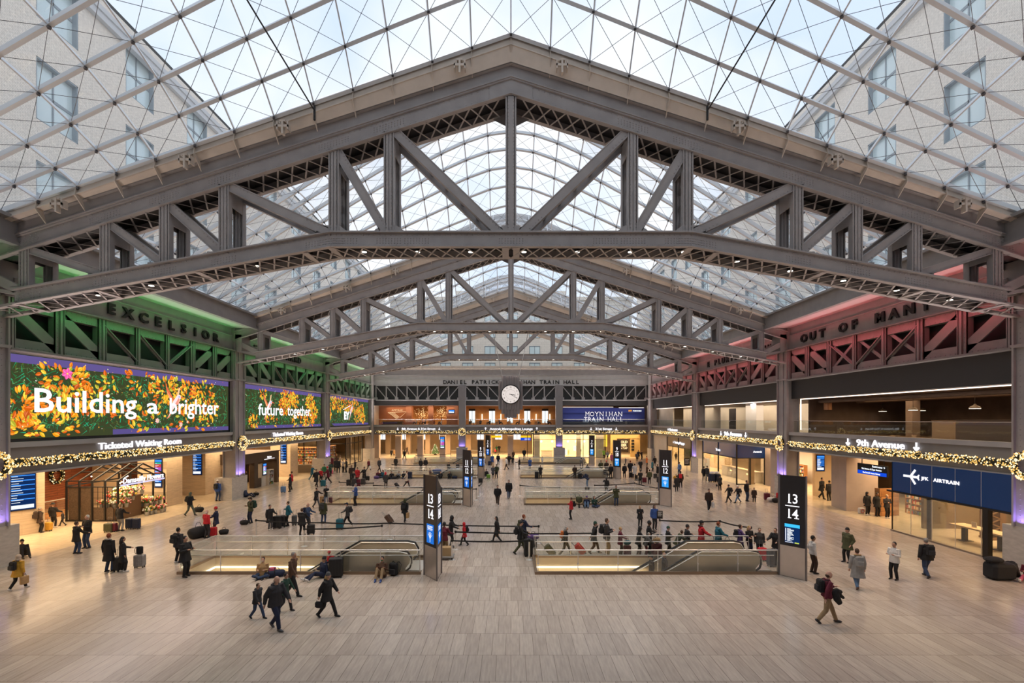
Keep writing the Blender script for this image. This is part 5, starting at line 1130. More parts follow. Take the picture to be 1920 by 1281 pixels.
p = gp(1288, 893); stand_sign(p.x, p.y, 0, 'black stand sign at the chamfered plinth of the third column', BLACK, 1.4, .7)
# ---- 9th Avenue side, bay three
mb = MB(); mb.box(24.3, 24.9, 72.5, 80, 0, 4.3); struct('wall_right', mb, TANL)
t = thing('glass_shopfront', 'far ticket hall glass front with a navy band, next to the plain pale wall', 'shopfront', (24.0, 62.5, 0)); mb = MB(); mb.box(0, .05, 0, 9.6, 2.95, 4.3); mb.build('navy_fascia', P('navy_panel', (.02, .035, .09), .3), t); prt('black_frame', t, BLKM, [(-.06, .06, y_-.06, y_+.06, 0, 4.3) for y_ in (0, 4.8, 9.6)]+[(-.06, .1, 0, 9.6, 2.86, 2.95)]); mb = MB(); mb.box(0, .015, 0, 9.6, 0, 2.86); mb.build('glass_pane', GLC, t)
mb = MB(); put_text(mb, '\u2190 Ticketing & Baggage', .5, (-.05, 4.6, 3.4), (0, -1, 0), depth=.02, bold=.008); mb.build('sign_letters', LEDW, t)
mb = MB(); mb.box(29, 29.2, 62, 72, 0, 4.45); struct('wall_right', mb, tiles('slatted_pale_wood', (.66, .50, .33), (.58, .43, .27), (.30, .2, .1), .3, 5, .02, .5, 'YZ', var=.1)); area('shop_light', (26.7, 67, 4.1), (3, 8), 300, WARM, (0, 0, 0), 170)
# ---- end wall, ground floor
for i, x in enumerate((-24, -20.1, -16.2, -12.2, -.1)):
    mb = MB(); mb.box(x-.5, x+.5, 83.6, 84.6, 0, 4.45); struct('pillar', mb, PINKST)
for i, x in enumerate((-24.7, -20.6, -16.7, -12.6, -8.5, -4.2)):
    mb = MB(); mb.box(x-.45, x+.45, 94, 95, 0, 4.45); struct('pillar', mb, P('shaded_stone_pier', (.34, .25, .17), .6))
mb = MB(); mb.box(-38, 38, 99.8, 100, 0, 5.6); struct('wall_end', mb, TAN)
mb = MB(); mb.box(-38, 38, 83, 100, 4.45, 5.6); struct('ceiling', mb, MATS['aisle_ceiling'])
DAY = E('daylight_window', (.90, .95, 1), 1.3)
for i, x in enumerate((-27.3, -22.6, -18.8, -14.5, -10.4, -6.5, -2.6, 1.3)):
    mb = MB(); mb.box(x-.75, x+.75, 99.72, 99.79, 2.6, 4.3); o = struct('window_%d' % (i+1), mb, DAY); mb = MB(); mb.box(x-.8, x+.8, 99.66, 99.72, 2.5, 2.6); mb.box(x-.04, x+.04, 99.66, 99.72, 2.6, 4.3); mb.box(x-.8, x+.8, 99.66, 99.72, 3.4, 3.46); mb.box(x-.8, x-.74, 99.66, 99.72, 2.6, 4.3); mb.box(x+.74, x+.8, 99.66, 99.72, 2.6, 4.3); o2 = mb.build('window_frame', TANL, o)
for i in range(4):
    x = -23+i*5.5; t = thing('stone_bench', ['pale stone bench next to the screen-side corner beyond the piers', 'pale stone bench beyond the second pier of the end hall', 'pale stone bench beyond the colourful board pier', 'pale stone bench beyond the lounge column'][i], 'bench', (x, 97.3, 0)); prt('seat', t, TANL, [(-1.7, 1.7, -.4, .4, .35, .55)]); prt('base', t, TAN, [(-1.5, 1.5, -.3, .3, 0, .35)])
board('departure_board', 'multicoloured notice board on a pier of the end wall', (-12.2, 83.57, 2.75), (1, 0, 0), .8, 2.1, 1, 12)
for x, w, c, lab in ((-2.75, 1.9, 'y', 'yellow hanging sign under the clock'), (2.75, 1.9, 'yb', 'yellow and blue hanging sign beside the glass cafe')):
    t = thing('hanging_sign', lab, 'sign', (x, 88, 3.1)); prt('sign_body', t, E('sign_yellow', (.95, .62, .02), 1), [(-w/2, w/2, 0, .06, .35, .75)])
    if c == 'yb': prt('blue_band', t, MATS['sign_blue'], [(-w/2, w/2, -.01, .05, -.15, .33)]); prt('sign_lines', t, SWH, [(-.2, w/2-.2, -.03, -.015, .12, .18), (-.2, w/2-.2, -.03, -.015, -.05, .01)])
    prt('hanger', t, BLKM, [(-w/2+.2, -w/2+.24, .01, .05, .75, 1.35), (w/2-.24, w/2-.2, .01, .05, .75, 1.35)])
def tree_planter(x, y, label):
    t = thing('christmas_tree', label, 'tree', (x, y, 0)); mb = MB(); mb.lathe([(.75, .3), (.5, .9), (.55, .9), (.32, 1.5), (.36, 1.5), (.02, 2.2)], 9); mb.build('foliage', P('fir_green', (.03, .07, .02), .8), t); mb = MB(); r = random.Random(3)
    for _ in range(60): z = r.uniform(.35, 2.1); q = .75*(1-(z-.3)/1.95)+.05; a = r.uniform(0, 6.28); mb.octa((math.cos(a)*q, math.sin(a)*q, z), .05)
    tag(mb.build('fairy_lights', BULB2, t), kind='stuff'); mb = MB(); mb.lathe([(.25, 0), (.3, .35)], 8); mb.build('pot', BROWN, t)
tree_planter(-14.6, 90.5, 'small lit fir tree display between the end hall piers')
t = thing('glass_shopfront', 'brightly lit cream cafe behind glass on the end wall, beside the clock column', 'shopfront', (4.0, 84.2, 0))
prt('black_frame', t, BLKM, [(-.1, .1, -.06, .06, 0, 4.3), (-1.1, -1.0, -.06, .06, 0, 4.3), (0, 13.0, -.04, .04, 3.25, 3.33), (0, 13.0, -.04, .04, 0, .08), (4.2, 4.28, -.04, .04, 0, 4.3), (8.9, 9.0, -.04, .04, 0, 4.3), (12.8, 12.95, -.04, .04, 0, 4.3)]); mb = MB(); mb.box(.1, 12.8, 0, .01, .08, 4.3); mb.build('glass_pane', GLC, t)
prt('cream_pier', t, TANL, [(.15, 1.2, .2, .8, 0, 4.3), (7.8, 8.6, .5, 1.2, 0, 4.3), (11.2, 12.7, .1, .6, 0, 4.3)])
for i, x in enumerate((5.6, 7.6, 10.5, 12.0, 13.5)):
    tt = thing('globe_pendant', 'white globe pendant lamp in the cream cafe', 'lamp', (x, 86.5, 2.85), 0, 'globe pendants of the cafe'); mb = MB(); mb.ball((0, 0, 0), .2, 8, 6); mb.build('globe', GLOBE, tt, smooth=True); mb = MB(); mb.lathe([(.015, .18), (.015, 1.6)], 5); mb.build('cord', BLKM, tt)
t = thing('cafe_counter', 'cream cafe counter behind glass next to the clock column', 'counter', (6.5, 87, 0)); prt('counter_front', t, TANL, [(-.9, 1.2, -.4, .4, 0, 1.1)]); prt('counter_top', t, WOOD2, [(-.95, 1.25, -.45, .45, 1.1, 1.16)])
t = thing('poster', 'two bright white posters inside the cream cafe window', 'poster', (9.9, 84.9, 0)); prt('poster_sheet', t, E('poster_white', (1, .97, .9), 1.2), [(-.7, .25, 0, .03, .5, 1.5), (1.4, 2.6, 0, .03, 1.2, 2.1)]); prt('poster_stand', t, BLKM, [(-.25, -.2, .03, .06, 0, .6), (1.95, 2.0, .03, .06, 0, 1.25)])
mb = MB(); mb.box(4.2, 17, 92.0, 92.2, 0, 4.45); struct('wall_end', mb, P('cafe_wall', (.82, .66, .42), .6, 0, .08, .8)); area('cafe_light', (10.5, 88, 4.3), (12, 6), 900, (1, .80, .50), (0, 0, 0), 170)
t = thing('vertical_sign', 'tall glowing yellow sign standing beyond the cream cafe', 'sign', (17.3, 86, 0)); prt('lit_panel', t, E('sign_amber', (1, .62, .06), 1.3), [(-.35, .35, 0, .1, 1.9, 4.1)]); prt('post', t, BROWN, [(-.1, .1, 0, .1, 0, 1.9)])
t = thing('beer_shop', 'dark drinks shop front with a cold beer sign in the far 9th Avenue corner', 'shop', (20.9, 86, 0)); prt('front_wall', t, P('shop_ochre', (.62, .42, .16), .6), [(-2.6, -1.5, 0, .2, 0, 4.4), (-1.5, 2.8, 0, .2, 3.4, 4.4), (1.0, 2.8, .1, .2, 0, 3.4)]); prt('dark_board', t, P('chalk_board', (.04, .025, .015), .6), [(-1.4, .6, -.05, 0, .9, 3.3)])
mb = MB(); put_text(mb, 'COLD', .62, (-.4, -.07, 2.55), (1, 0, 0), depth=.02, bold=.02); put_text(mb, 'BEER', .62, (-.4, -.07, 1.95), (1, 0, 0), depth=.02, bold=.02); put_text(mb, 'ON TAP', .45, (-.4, -.07, 1.45), (1, 0, 0), depth=.02, bold=.015); mb.build('sign_letters', P('sign_cream', (.9, .8, .6), .6, emis=(.9, .75, .5), estr=.4), t)
for i in range(4): prt('sign_disc', t, BLACK, [(1.2, 1.7, 0, .08, 2.8-i*.55, 3.15-i*.55)])
# ================================================================ upper level of the end wall
mb = MB(); mb.box(-24.2, 24.2, 84.0, 89.5, 5.5, 5.62); mb.box(-24.2, 24.2, 82.9, 84.0, 5.2, 5.62); struct('floor', mb, P('lounge_floor', (.30, .17, .10), .4))
mb = MB(); mb.box(-24.2, 24.2, 83, 89.5, 9.4, 9.6); struct('ceiling', mb, MATS['aisle_ceiling'])
COPPER = P('copper_wall', (.42, .17, .085), .5, 0, .08, .7)
mb = MB(); mb.box(-24.2, -18.6, 86.0, 86.2, 5.6, 9.4); struct('wall_end', mb, COPPER); mb = MB(); mb.box(-18.9, -17.9, 84.6, 86.2, 5.6, 9.4); mb.box(-14.9, -14.0, 84.6, 85.0, 5.6, 9.4); mb.box(-11.6, -9.6, 84.6, 85.0, 5.6, 9.4); struct('wall_end', mb, COPPER)
mb = MB(); mb.box(-24.2, 24.2, 89.4, 89.6, 5.6, 9.4); struct('wall_end', mb, P('lounge_back', (.62, .33, .12), .6, 0, .15, .9))
t = thing('wall_emblem', 'pale curved line emblem with small letters on the copper lounge wall', 'emblem', (-21.2, 85.95, 7.5)); mb = MB(); put_text(mb, 'AMTRAK', .4, (.4, -.02, .95), (1, 0, 0), depth=.02, sx=1.3)
for i in range(4): mb.tube([(-1.3+i*.35, -.02, .65-i*.0), (-.8+i*.38, -.02, .35-i*.08), (.3+i*.15, -.02, -.5+i*.1)], .03, 4)
mb.tube([(-1.3, -.02, .65), (2.1, -.02, .8), (.9, -.02, -.25)], .03, 4); mb.build('emblem_lines_logo', E('emblem_glow', (1, .72, .38), 1.1), t)
t = thing('lounge_sofa', 'long dark sofa in front of the copper emblem wall upstairs', 'sofa', (-21.4, 84.9, 5.62)); prt('seat', t, BROWN, [(-1.9, 1.9, -.4, .4, 0, .45)]); prt('backrest', t, BROWN, [(-1.9, 1.9, .3, .45, .45, .9)]); prt('arm', t, WOOD2, [(-2.0, -1.85, -.4, .45, 0, .8), (1.85, 2.0, -.4, .45, 0, .8)])
for i, x in enumerate((-7.4, -3.6, -.2, 3.1, 6.5)):
    mb = MB(); mb.box(x-.55, x+.55, 89.3, 89.39, 6.2, 8.6); o = struct('window_%d' % (20+i), mb, DAY); mb = MB(); mb.box(x-.04, x+.04, 89.24, 89.3, 6.2, 8.6); mb.box(x-.6, x+.6, 89.24, 89.3, 8.5, 8.9); mb.build('window_frame', BLACK, o)
for i, x in enumerate((-5.5, -1.9, 1.5, 4.8, 7.4)):
    tt = thing('wall_light', ['slim white wall light in the lounge, next to the lounge column', 'slim white wall light in the lounge between the second and third windows', 'slim white wall light in the lounge just beyond the clock', 'slim white wall light in the lounge by the fourth window', 'slim white wall light in the lounge near the blue hall sign'][i], 'lamp', (x, 89.3, 6.8)); prt('glowing_tube', tt, E('tube_light', (1, .9, .7), 3), [(-.06, .06, -.05, 0, 0, 1.1)]); prt('bracket', tt, BLACK, [(-.02, .02, -.02, .02, -.1, 0)])
for i in range(14):
    x = -17.5+i*1.55 if i < 5 else -7.6+(i-5)*1.75
    tt = thing('lounge_chair', 'tan upholstered lounge chair by the upstairs balustrade', 'chair', (x, 83.9+(i % 2)*.7, 5.62), i*1.1, 'lounge chairs upstairs on the end wall'); prt('seat', tt, P('tan_leather', (.42, .22, .09), .5), [(-.3, .3, -.3, .3, .3, .45)]); prt('backrest', tt, MATS['tan_leather'], [(-.3, .3, .24, .32, .45, .9)])
    for sx in (-1, 1):
        for sy in (-1, 1): prt('leg', tt, BLKM, [(sx*.25-.02, sx*.25+.02, sy*.25-.02, sy*.25+.02, 0, .3)])
for i in range(6):
    x = -16.6+i*2.6 if i < 2 else -6.8+(i-2)*3.4; tt = thing('lounge_table', 'small round dark table among the upstairs lounge chairs', 'table', (x, 85.2, 5.62), 0, 'lounge tables upstairs on the end wall'); mb = MB(); mb.lathe([(.45, .68), (.45, .72)], 12); mb.build('table_top', BROWN, tt); mb = MB(); mb.lathe([(.25, 0), (.04, .04), (.04, .68)], 8); mb.build('pedestal', BLKM, tt)
for x0, x1, nm in ((-23.6, -9.2, 'in front of the copper lounge'), (-7.9, 7.8, 'in front of the lounge windows'), (9.2, 23.6, 'in front of the blue hall sign')):
    t = thing('glass_balustrade', f'frameless glass balustrade {nm}', 'balustrade', (x0, 82.25, 5.95), 0, None); mb = MB(); mb.box(0, x1-x0, -.01, .01, -.02, .95); mb.build('glass_panel', GLC, t); prt('handrail', t, CHROME, [(0, x1-x0, -.02, .02, .95, .98)])
for x, z, w in ((-10.7, 8.3, 1.1), (-8.0-1.5, 7.5, .0)):
    if w: board('lounge_screen', 'small blue television on the copper pier upstairs', (x, 84.55, z), (1, 0, 0), w, .7, 0, 21)
for i in range(2):
    t = thing('gold_tree_display', ['sparkling gold lights behind the upstairs glass, nearer the emblem', 'sparkling gold lights behind the upstairs glass, nearer the television'][i], 'lights', (-16.4+i*3.6, 86.8, 5.62)); mb = MB(); r = random.Random(i)
    for _ in range(110): mb.octa((r.gauss(0, .6), r.gauss(0, .3), 2.4+r.gauss(0, .55)), .045)
    tag(mb.build('fairy_lights', GOLD, t), kind='stuff'); mb = MB(); mb.lathe([(.08, 0), (.06, 2.0)], 6); mb.build('trunk', BROWN, t)
t = thing('hall_sign', 'wide navy blue wall panel with silver serif lettering naming the hall', 'sign', (16.2, 82.9, 5.62)); prt('navy_panel', t, P('navy_blue_panel', (.012, .018, .085), .35, emis=(.012, .018, .10), estr=.25), [(-7.2, 7.4, 0, .1, 0, 3.3)]); prt('grey_skirting', t, P('slate_grey', (.10, .11, .14), .5), [(-7.2, 7.4, -.02, 0, 0, .9)])
mb = MB()
def serif_line(mb, body, y, size, x0, x1, z):
    n = len(body)
    for i, ch in enumerate(body):
        if ch == ' ': continue
        x = x0+(x1-x0)*i/(n-1); put_text(mb, ch, size, (x, y, z), (1, 0, 0), depth=.03, bold=-.004, sx=.95)
        feet = {'M': (-.3, .3), 'N': (-.27,), 'H': (-.25, .25), 'A': (-.27, .27), 'T': (0,), 'R': (-.2, .25), 'I': (0,), 'Y': (0,), 'L': (-.2,)}.get(ch, ())
        for f in feet: mb.box(x+f*size-.08*size, x+f*size+.08*size, y-.015, y+.015, z, z+.03*size)
        tops = {'M': (-.3, .3), 'N': (-.27, .27), 'H': (-.25, .25), 'I': (0,), 'Y': (-.27, .27), 'L': (-.2,), 'R': (-.2,)}.get(ch, ())
        for f in tops: mb.box(x+f*size-.08*size, x+f*size+.08*size, y-.015, y+.015, z+.69*size, z+.72*size)
serif_line(mb, 'MOYNIHAN', -.05, 1.10, -2.7, 3.1, 1.85); serif_line(mb, 'TRAIN HALL', -.05, 1.10, -3.0, 3.3, .92)
mb.build('serif_letters', P('silver_letter', (.72, .72, .76), .3, .3, emis=(.7, .7, .75), estr=.35), t)
mb = MB(); put_text(mb, 'NY', .42, (4.85, -.05, 2.65), (1, 0, 0), depth=.02, bold=.02); mb.mi = 1; put_text(mb, 'FORWARD', .34, (6.1, -.05, 2.66), (1, 0, 0), depth=.02, bold=.015, sx=.9); mb.build('small_logo_letters', [E('logo_orange', (1, .4, .03), 1.1), SWH], t)
prt('hall_sign_light', t, E('cove_white', (1, .86, .74), 2.5), [(-7, 1.8, -.3, -.2, 3.42, 3.48), (2.8, 7.2, -.3, -.2, 3.3, 3.36)])
mb = MB()
for s_ in (-1, 1): a_, b_ = sorted((s_*24.2, s_*24.5)); mb.box(a_, b_, 82.4, 90, 4.4, 12.9); a_, b_ = sorted((s_*24.6, s_*38)); mb.box(a_, b_, 82.2, 82.4, 5.6, 13)
struct('wall_end', mb, TANL)
# ================================================================ upper galleries of the 9th Avenue side
mb = MB(); mb.box(25.1, 38, -3, 82, 5.5, 5.65); struct('floor', mb, P('gallery_floor', (.16, .10, .065), .35, 0, .12, .8))
STRIP = E('gallery_light_strip', (1, .80, .66), 2.6)
for k, (nm) in enumerate(('', 'over the dark gallery', 'over the bright gallery with the exit sign', 'over the pale corner gallery')):
    if not k: continue
    y0 = COLY[k]+1.6; y1 = COLY[k+1]-.1
    t = thing('light_strip', f'thin warm light strip along the ceiling edge {nm}', 'light strip', (24.6, y0, 8.66), 0, 'gallery light strips'); prt('glowing_strip', t, STRIP, [(0, .06, .3, y1-y0-.5, -.03, .03)]+([(0, .06, y1-y0-.56, y1-y0-.5, -2.6, .03)] if k == 1 else []))
    t = thing('glass_balustrade', f'glass balustrade on the ledge {nm.replace("over", "before")}', 'balustrade', (24.35, y0, 5.86), 0, None); mb = MB(); mb.box(-.01, .01, 0, y1-y0, -.01, .95); mb.build('glass_panel', GLASS('balustrade_glass', (.9, .92, .9), .02), t); prt('handrail', t, CHROME, [(-.02, .02, 0, y1-y0, .95, .98)])
mb = MB(); mb.box(25.2, 25.4, 73, 80, 5.65, 8.75); struct('wall_right', mb, TANL); mb = MB(); mb.box(27.2, 27.4, 61, 74, 5.65, 8.75); struct('wall_right', mb, TANL)
mb = MB(); mb.box(29.3, 29.5, 43, 56.0, 5.65, 8.75); struct('wall_right', mb, TANL); mb = MB(); mb.box(26.2, 29.5, 58.6, 58.8, 5.65, 8.75); struct('wall_right', mb, TANL); mb = MB(); mb.box(27.4, 28.2, 52.4, 54.8, 5.65, 8.75); struct('pillar', mb, P('white_plaster', (.85, .82, .80), .6))
t = thing('dark_door', 'dark door in the bright upstairs gallery', 'door', (27.0, 57.3, 5.65)); prt('door_leaf', t, P('dark_door_paint', (.03, .025, .03), .5), [(0, .1, -.8, .8, 0, 2.6)]); prt('handle', t, CHROME, [(-.06, 0, .5, .6, 1.0, 1.05)])
t = thing('exit_sign', 'small red exit sign in the bright upstairs gallery', 'sign', (29.2, 50.6, 8.25)); mb = MB(); put_text(mb, 'EXIT', .34, (-.05, 0, -.12), (0, -1, 0), depth=.02, bold=.02); mb.build('letters', E('exit_red', (1, .05, .05), 2), t); prt('sign_box', t, P('exit_box', (.4, .06, .05), .5, emis=(.6, .03, .03), estr=.8), [(0, .06, -.5, .5, -.2, .25)])
t = thing('spot_lamp', 'dazzling white spot lamp on the bright gallery ceiling', 'lamp', (27.2, 53.0, 8.6)); mb = MB(); mb.ball((0, 0, -.05), .12, 8, 6); mb.build('glowing_bulb', E('dazzle', (1, .98, 1), 30), t); prt('base', t, BLACK, [(-.06, .06, -.06, .06, .05, .15)])
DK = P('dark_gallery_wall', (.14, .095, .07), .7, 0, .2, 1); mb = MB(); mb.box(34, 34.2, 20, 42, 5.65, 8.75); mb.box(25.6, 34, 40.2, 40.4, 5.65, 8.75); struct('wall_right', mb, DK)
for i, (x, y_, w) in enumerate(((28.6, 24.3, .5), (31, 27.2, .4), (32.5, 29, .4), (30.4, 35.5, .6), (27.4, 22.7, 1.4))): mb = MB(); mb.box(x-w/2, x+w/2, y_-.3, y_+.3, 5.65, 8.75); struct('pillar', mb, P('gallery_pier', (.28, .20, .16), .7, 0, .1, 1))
for i, (px, py, d_) in enumerate(((1541, 766, 31), (1600, 764, 30), (1655, 768, 31), (1712, 762, 28.5), (1727, 767, 31), (1828, 761, 28))):
    Yp = F*d_/(px-958); t = thing('dome_pendant', ['first dome pendant, beside the drum lantern in the dark gallery', 'second dome pendant lamp of the dark gallery', 'third dome pendant lamp of the dark gallery', 'fourth and larger dome pendant of the dark gallery', 'small dome pendant just beyond the fourth one in the dark gallery', 'last dome pendant of the dark gallery, next to the first column'][i], 'lamp', (d_, Yp, 7.62))
    mb = MB(); mb.lathe([(.30, 0), (.26, .10), (.08, .2), (.05, .28)], 12); mb.build('shade', BROWN, t); mb = MB(); mb.lathe([(.27, -.012), (.27, 0)], 12); mb.build('glowing_disc', E('pendant_glow', (1, .9, .72), 4), t); mb = MB(); mb.lathe([(.012, .28), (.012, 1.12)], 5); mb.build('cord', BLKM, t)
t = thing('drum_lantern', 'copper drum lantern hanging in the dark gallery', 'lamp', (26.6, 40.3-.9, 7.75)); mb = MB(); mb.lathe([(.3, 0), (.3, .6)], 14); mb.build('drum_shade', P('copper_drum', (.5, .25, .13), .4, .3), t); mb = MB(); mb.lathe([(.015, .6), (.015, 1.0)], 5); mb.build('cord', BLKM, t)
t = thing('ceiling_duct', 'long round ventilation ducts under the dark gallery ceiling', 'duct', (28, 31, 8.4)); mb = MB(); mb.tube([(-2.5, -9, 0), (-2.0, 8.5, .05)], .14, 8); mb.build('duct_run', DK, t); mb = MB(); mb.tube([(0, -9, .1), (1.2, 8.5, .1)], .2, 8); mb.build('duct_run', DK, t)
for i, (y0, y1, x0, h) in enumerate(((24.0, 28.5, 27.0, 1.25), (28.8, 33.0, 29.6, 1.2))):
    t = thing('gallery_counter', ['large grey brown counter block in the dark gallery, closer to the first column', 'smaller counter block behind it in the dark gallery'][i], 'counter', (x0, y0, 5.65)); prt('counter_front', t, P('taupe_counter', (.32, .23, .17), .6), [(0, .6, 0, y1-y0, 0, h)]); prt('counter_top', t, DK, [(-.03, .63, -.03, y1-y0+.03, h, h+.05)])
# ================================================================ people
REMESH = []
def V3(x, y, z): return Vector((x, y, z))
def hexc(c): return {'k': (.012, .012, .014), 'dk': (.028, .027, .032), 'n': (.012, .02, .055), 'b': (.03, .08, .28), 'lb': (.12, .22, .42), 'j': (.03, .055, .12), 'lj': (.12, .20, .33), 'g': (.10, .10, .105), 'lg': (.30, .29, .28),
    'w': (.70, .68, .66), 'cr': (.55, .45, .36), 'br': (.10, .05, .028), 'dbr': (.045, .026, .018), 'tan': (.42, .26, .12), 'kh': (.32, .22, .12), 'ol': (.065, .07, .03), 'gr': (.02, .06, .04), 'gn': (.03, .18, .08), 'te': (.01, .12, .17), 'r': (.52, .015, .025), 'mr': (.13, .012, .03),
    'pk': (.62, .12, .22), 'pu': (.11, .06, .20), 'ye': (.55, .30, .03), 'or': (.55, .14, .03), 'dg': (.05, .05, .05), 'gg': (.10, .12, .09), 'lm': (.25, .50, .06)}[c]
def cloth(c, kind='cloth'): return P(f'{kind}_{c}', hexc(c), .8 if kind == 'cloth' else .5, 0, .12, 9, .3, 40) if c not in SKIN else SKINM(c)
SKIN = {'A': (.62, .36, .26), 'B': (.50, .28, .19), 'C': (.30, .16, .10), 'D': (.13, .065, .04)}
def SKINM(c): return P('skin_'+c, SKIN[c], .5, 0, .06, 8)
HAIRC = {'bl': (.42, .27, .11), 'bn': (.07, .035, .018), 'bk': (.012, .010, .010), 'gy': (.30, .28, .26), 'wh': (.60, .57, .53), 'rd': (.22, .05, .015)}
def rbox(mb, c, s, r):
    """a box with rounded vertical and top edges"""
    x, y, z = c; w, d, h = s[0]/2, s[1]/2, s[2]
    prof = [(r*.8, 0), (0, r*.8), (0, h-r), (r*.3, h-r*.3), (r, h)]; base = len(mb.v); n = 8
    for ins, zz in prof:
        a, b = w-ins, d-ins; q = r*.7
        for px, py in ((a-q, -b), (a, -b+q), (a, b-q), (a-q, b), (-a+q, b), (-a, b-q), (-a, -b+q), (-a+q, -b)): mb.v.append((x+px, y+py, z+zz))
    for i in range(len(prof)-1):
        for k in range(n): k2 = (k+1) % n; mb.f.append((base+i*n+k, base+i*n+k2, base+(i+1)*n+k2, base+(i+1)*n+k)); mb.m.append(mb.mi)
    mb.f.append(tuple(base+k for k in range(n-1, -1, -1))); mb.m.append(mb.mi); mb.f.append(tuple(base+(len(prof)-1)*n+k for k in range(n))); mb.m.append(mb.mi)
    return mb
def suitcase(x, y, z, rz, col, label, h=.62, w=.44, d=.26, tilt=0, handle=True, group=None):
    if z < .2: x, y, _ = clear((x, y, 0), max(w, d)*.42)
    t = thing('suitcase', label, 'suitcase', (x, y, z), rz, group); t.rotation_euler.x = R(tilt); m = cloth(col, 'shell')
    mb = MB(); rbox(mb, (0, 0, .05), (w, d, h), .05)
    for i in range(5): mb.box(-w/2+.06+i*(w-.12)/4-.008, -w/2+.06+i*(w-.12)/4+.008, -d/2-.008, d/2+.008, .10, h-.02)
    mb.build('shell', m, t)
    mb = MB()
    for sx in (-1, 1):
        for sy in (-1, 1): mb.lathe([(.03, 0), (.035, .03), (.02, .06)], 6, (sx*(w/2-.06), sy*(d/2-.05), 0))
    mb.build('caster_wheels', BLACK, t)
    mb = MB(); mb.tube([(-.07, 0, h+.04), (-.07, 0, h+.09), (.07, 0, h+.09), (.07, 0, h+.04)], .012, 4)
    if handle: mb.tube([(-.09, d/2-.04, h), (-.09, d/2-.04, h+.40), (.09, d/2-.04, h+.40), (.09, d/2-.04, h)], .01, 4)
    mb.build('handle', P('handle_grey', (.2, .2, .2), .4, .5), t)
    return t
def duffel(x, y, z, rz, col, label, L=.55, r=.16, kind='bag'):
    if z < .2: x, y, _ = clear((x, y, 0), L*.4)
    t = thing('duffel_bag', label, 'bag', (x, y, z), rz); mb = MB(); mb.tube([(-L/2, 0, r*.8), (-L/2+.06, 0, r*.9), (0, 0, r), (L/2-.06, 0, r*.9), (L/2, 0, r*.8)], [r*.6, r*.92, r, r*.92, r*.6], 10); mb.build('body', cloth(col), t, smooth=True)
    mb = MB(); mb.tube([(-L*.2, 0, r*1.9), (-L*.1, .03, r*2.6), (L*.1, .03, r*2.6), (L*.2, 0, r*1.9)], .014, 4); mb.build('handle', BLACK, t); return t
def backpack(M, col, label, s=1.0, loc=None, rz=0):
    t = thing('backpack', label, 'backpack', (0, 0, 0))
    if M is not None: t.matrix_world = M
    else: t.location = loc; t.rotation_euler.z = rz
    m = cloth(col); mb = MB(); rbox(mb, (0, 0, -.22*s), (.32*s, .18*s, .46*s), .06*s); mb.build('body', m, t)
    mb = MB(); rbox(mb, (0, .11*s, -.18*s), (.24*s, .07*s, .22*s), .03*s); mb.build('front_pocket', cloth('dk' if col in ('k', 'n') else col), t)
    mb = MB()
    for sx in (-1, 1): mb.tube([(sx*.10*s, -.08*s, .22*s), (sx*.13*s, -.16*s, .24*s), (sx*.14*s, -.30*s, .12*s), (sx*.13*s, -.24*s, -.10*s), (sx*.11*s, -.08*s, -.18*s)], .018*s, 4)
    mb.build('strap', cloth('k'), t); return t
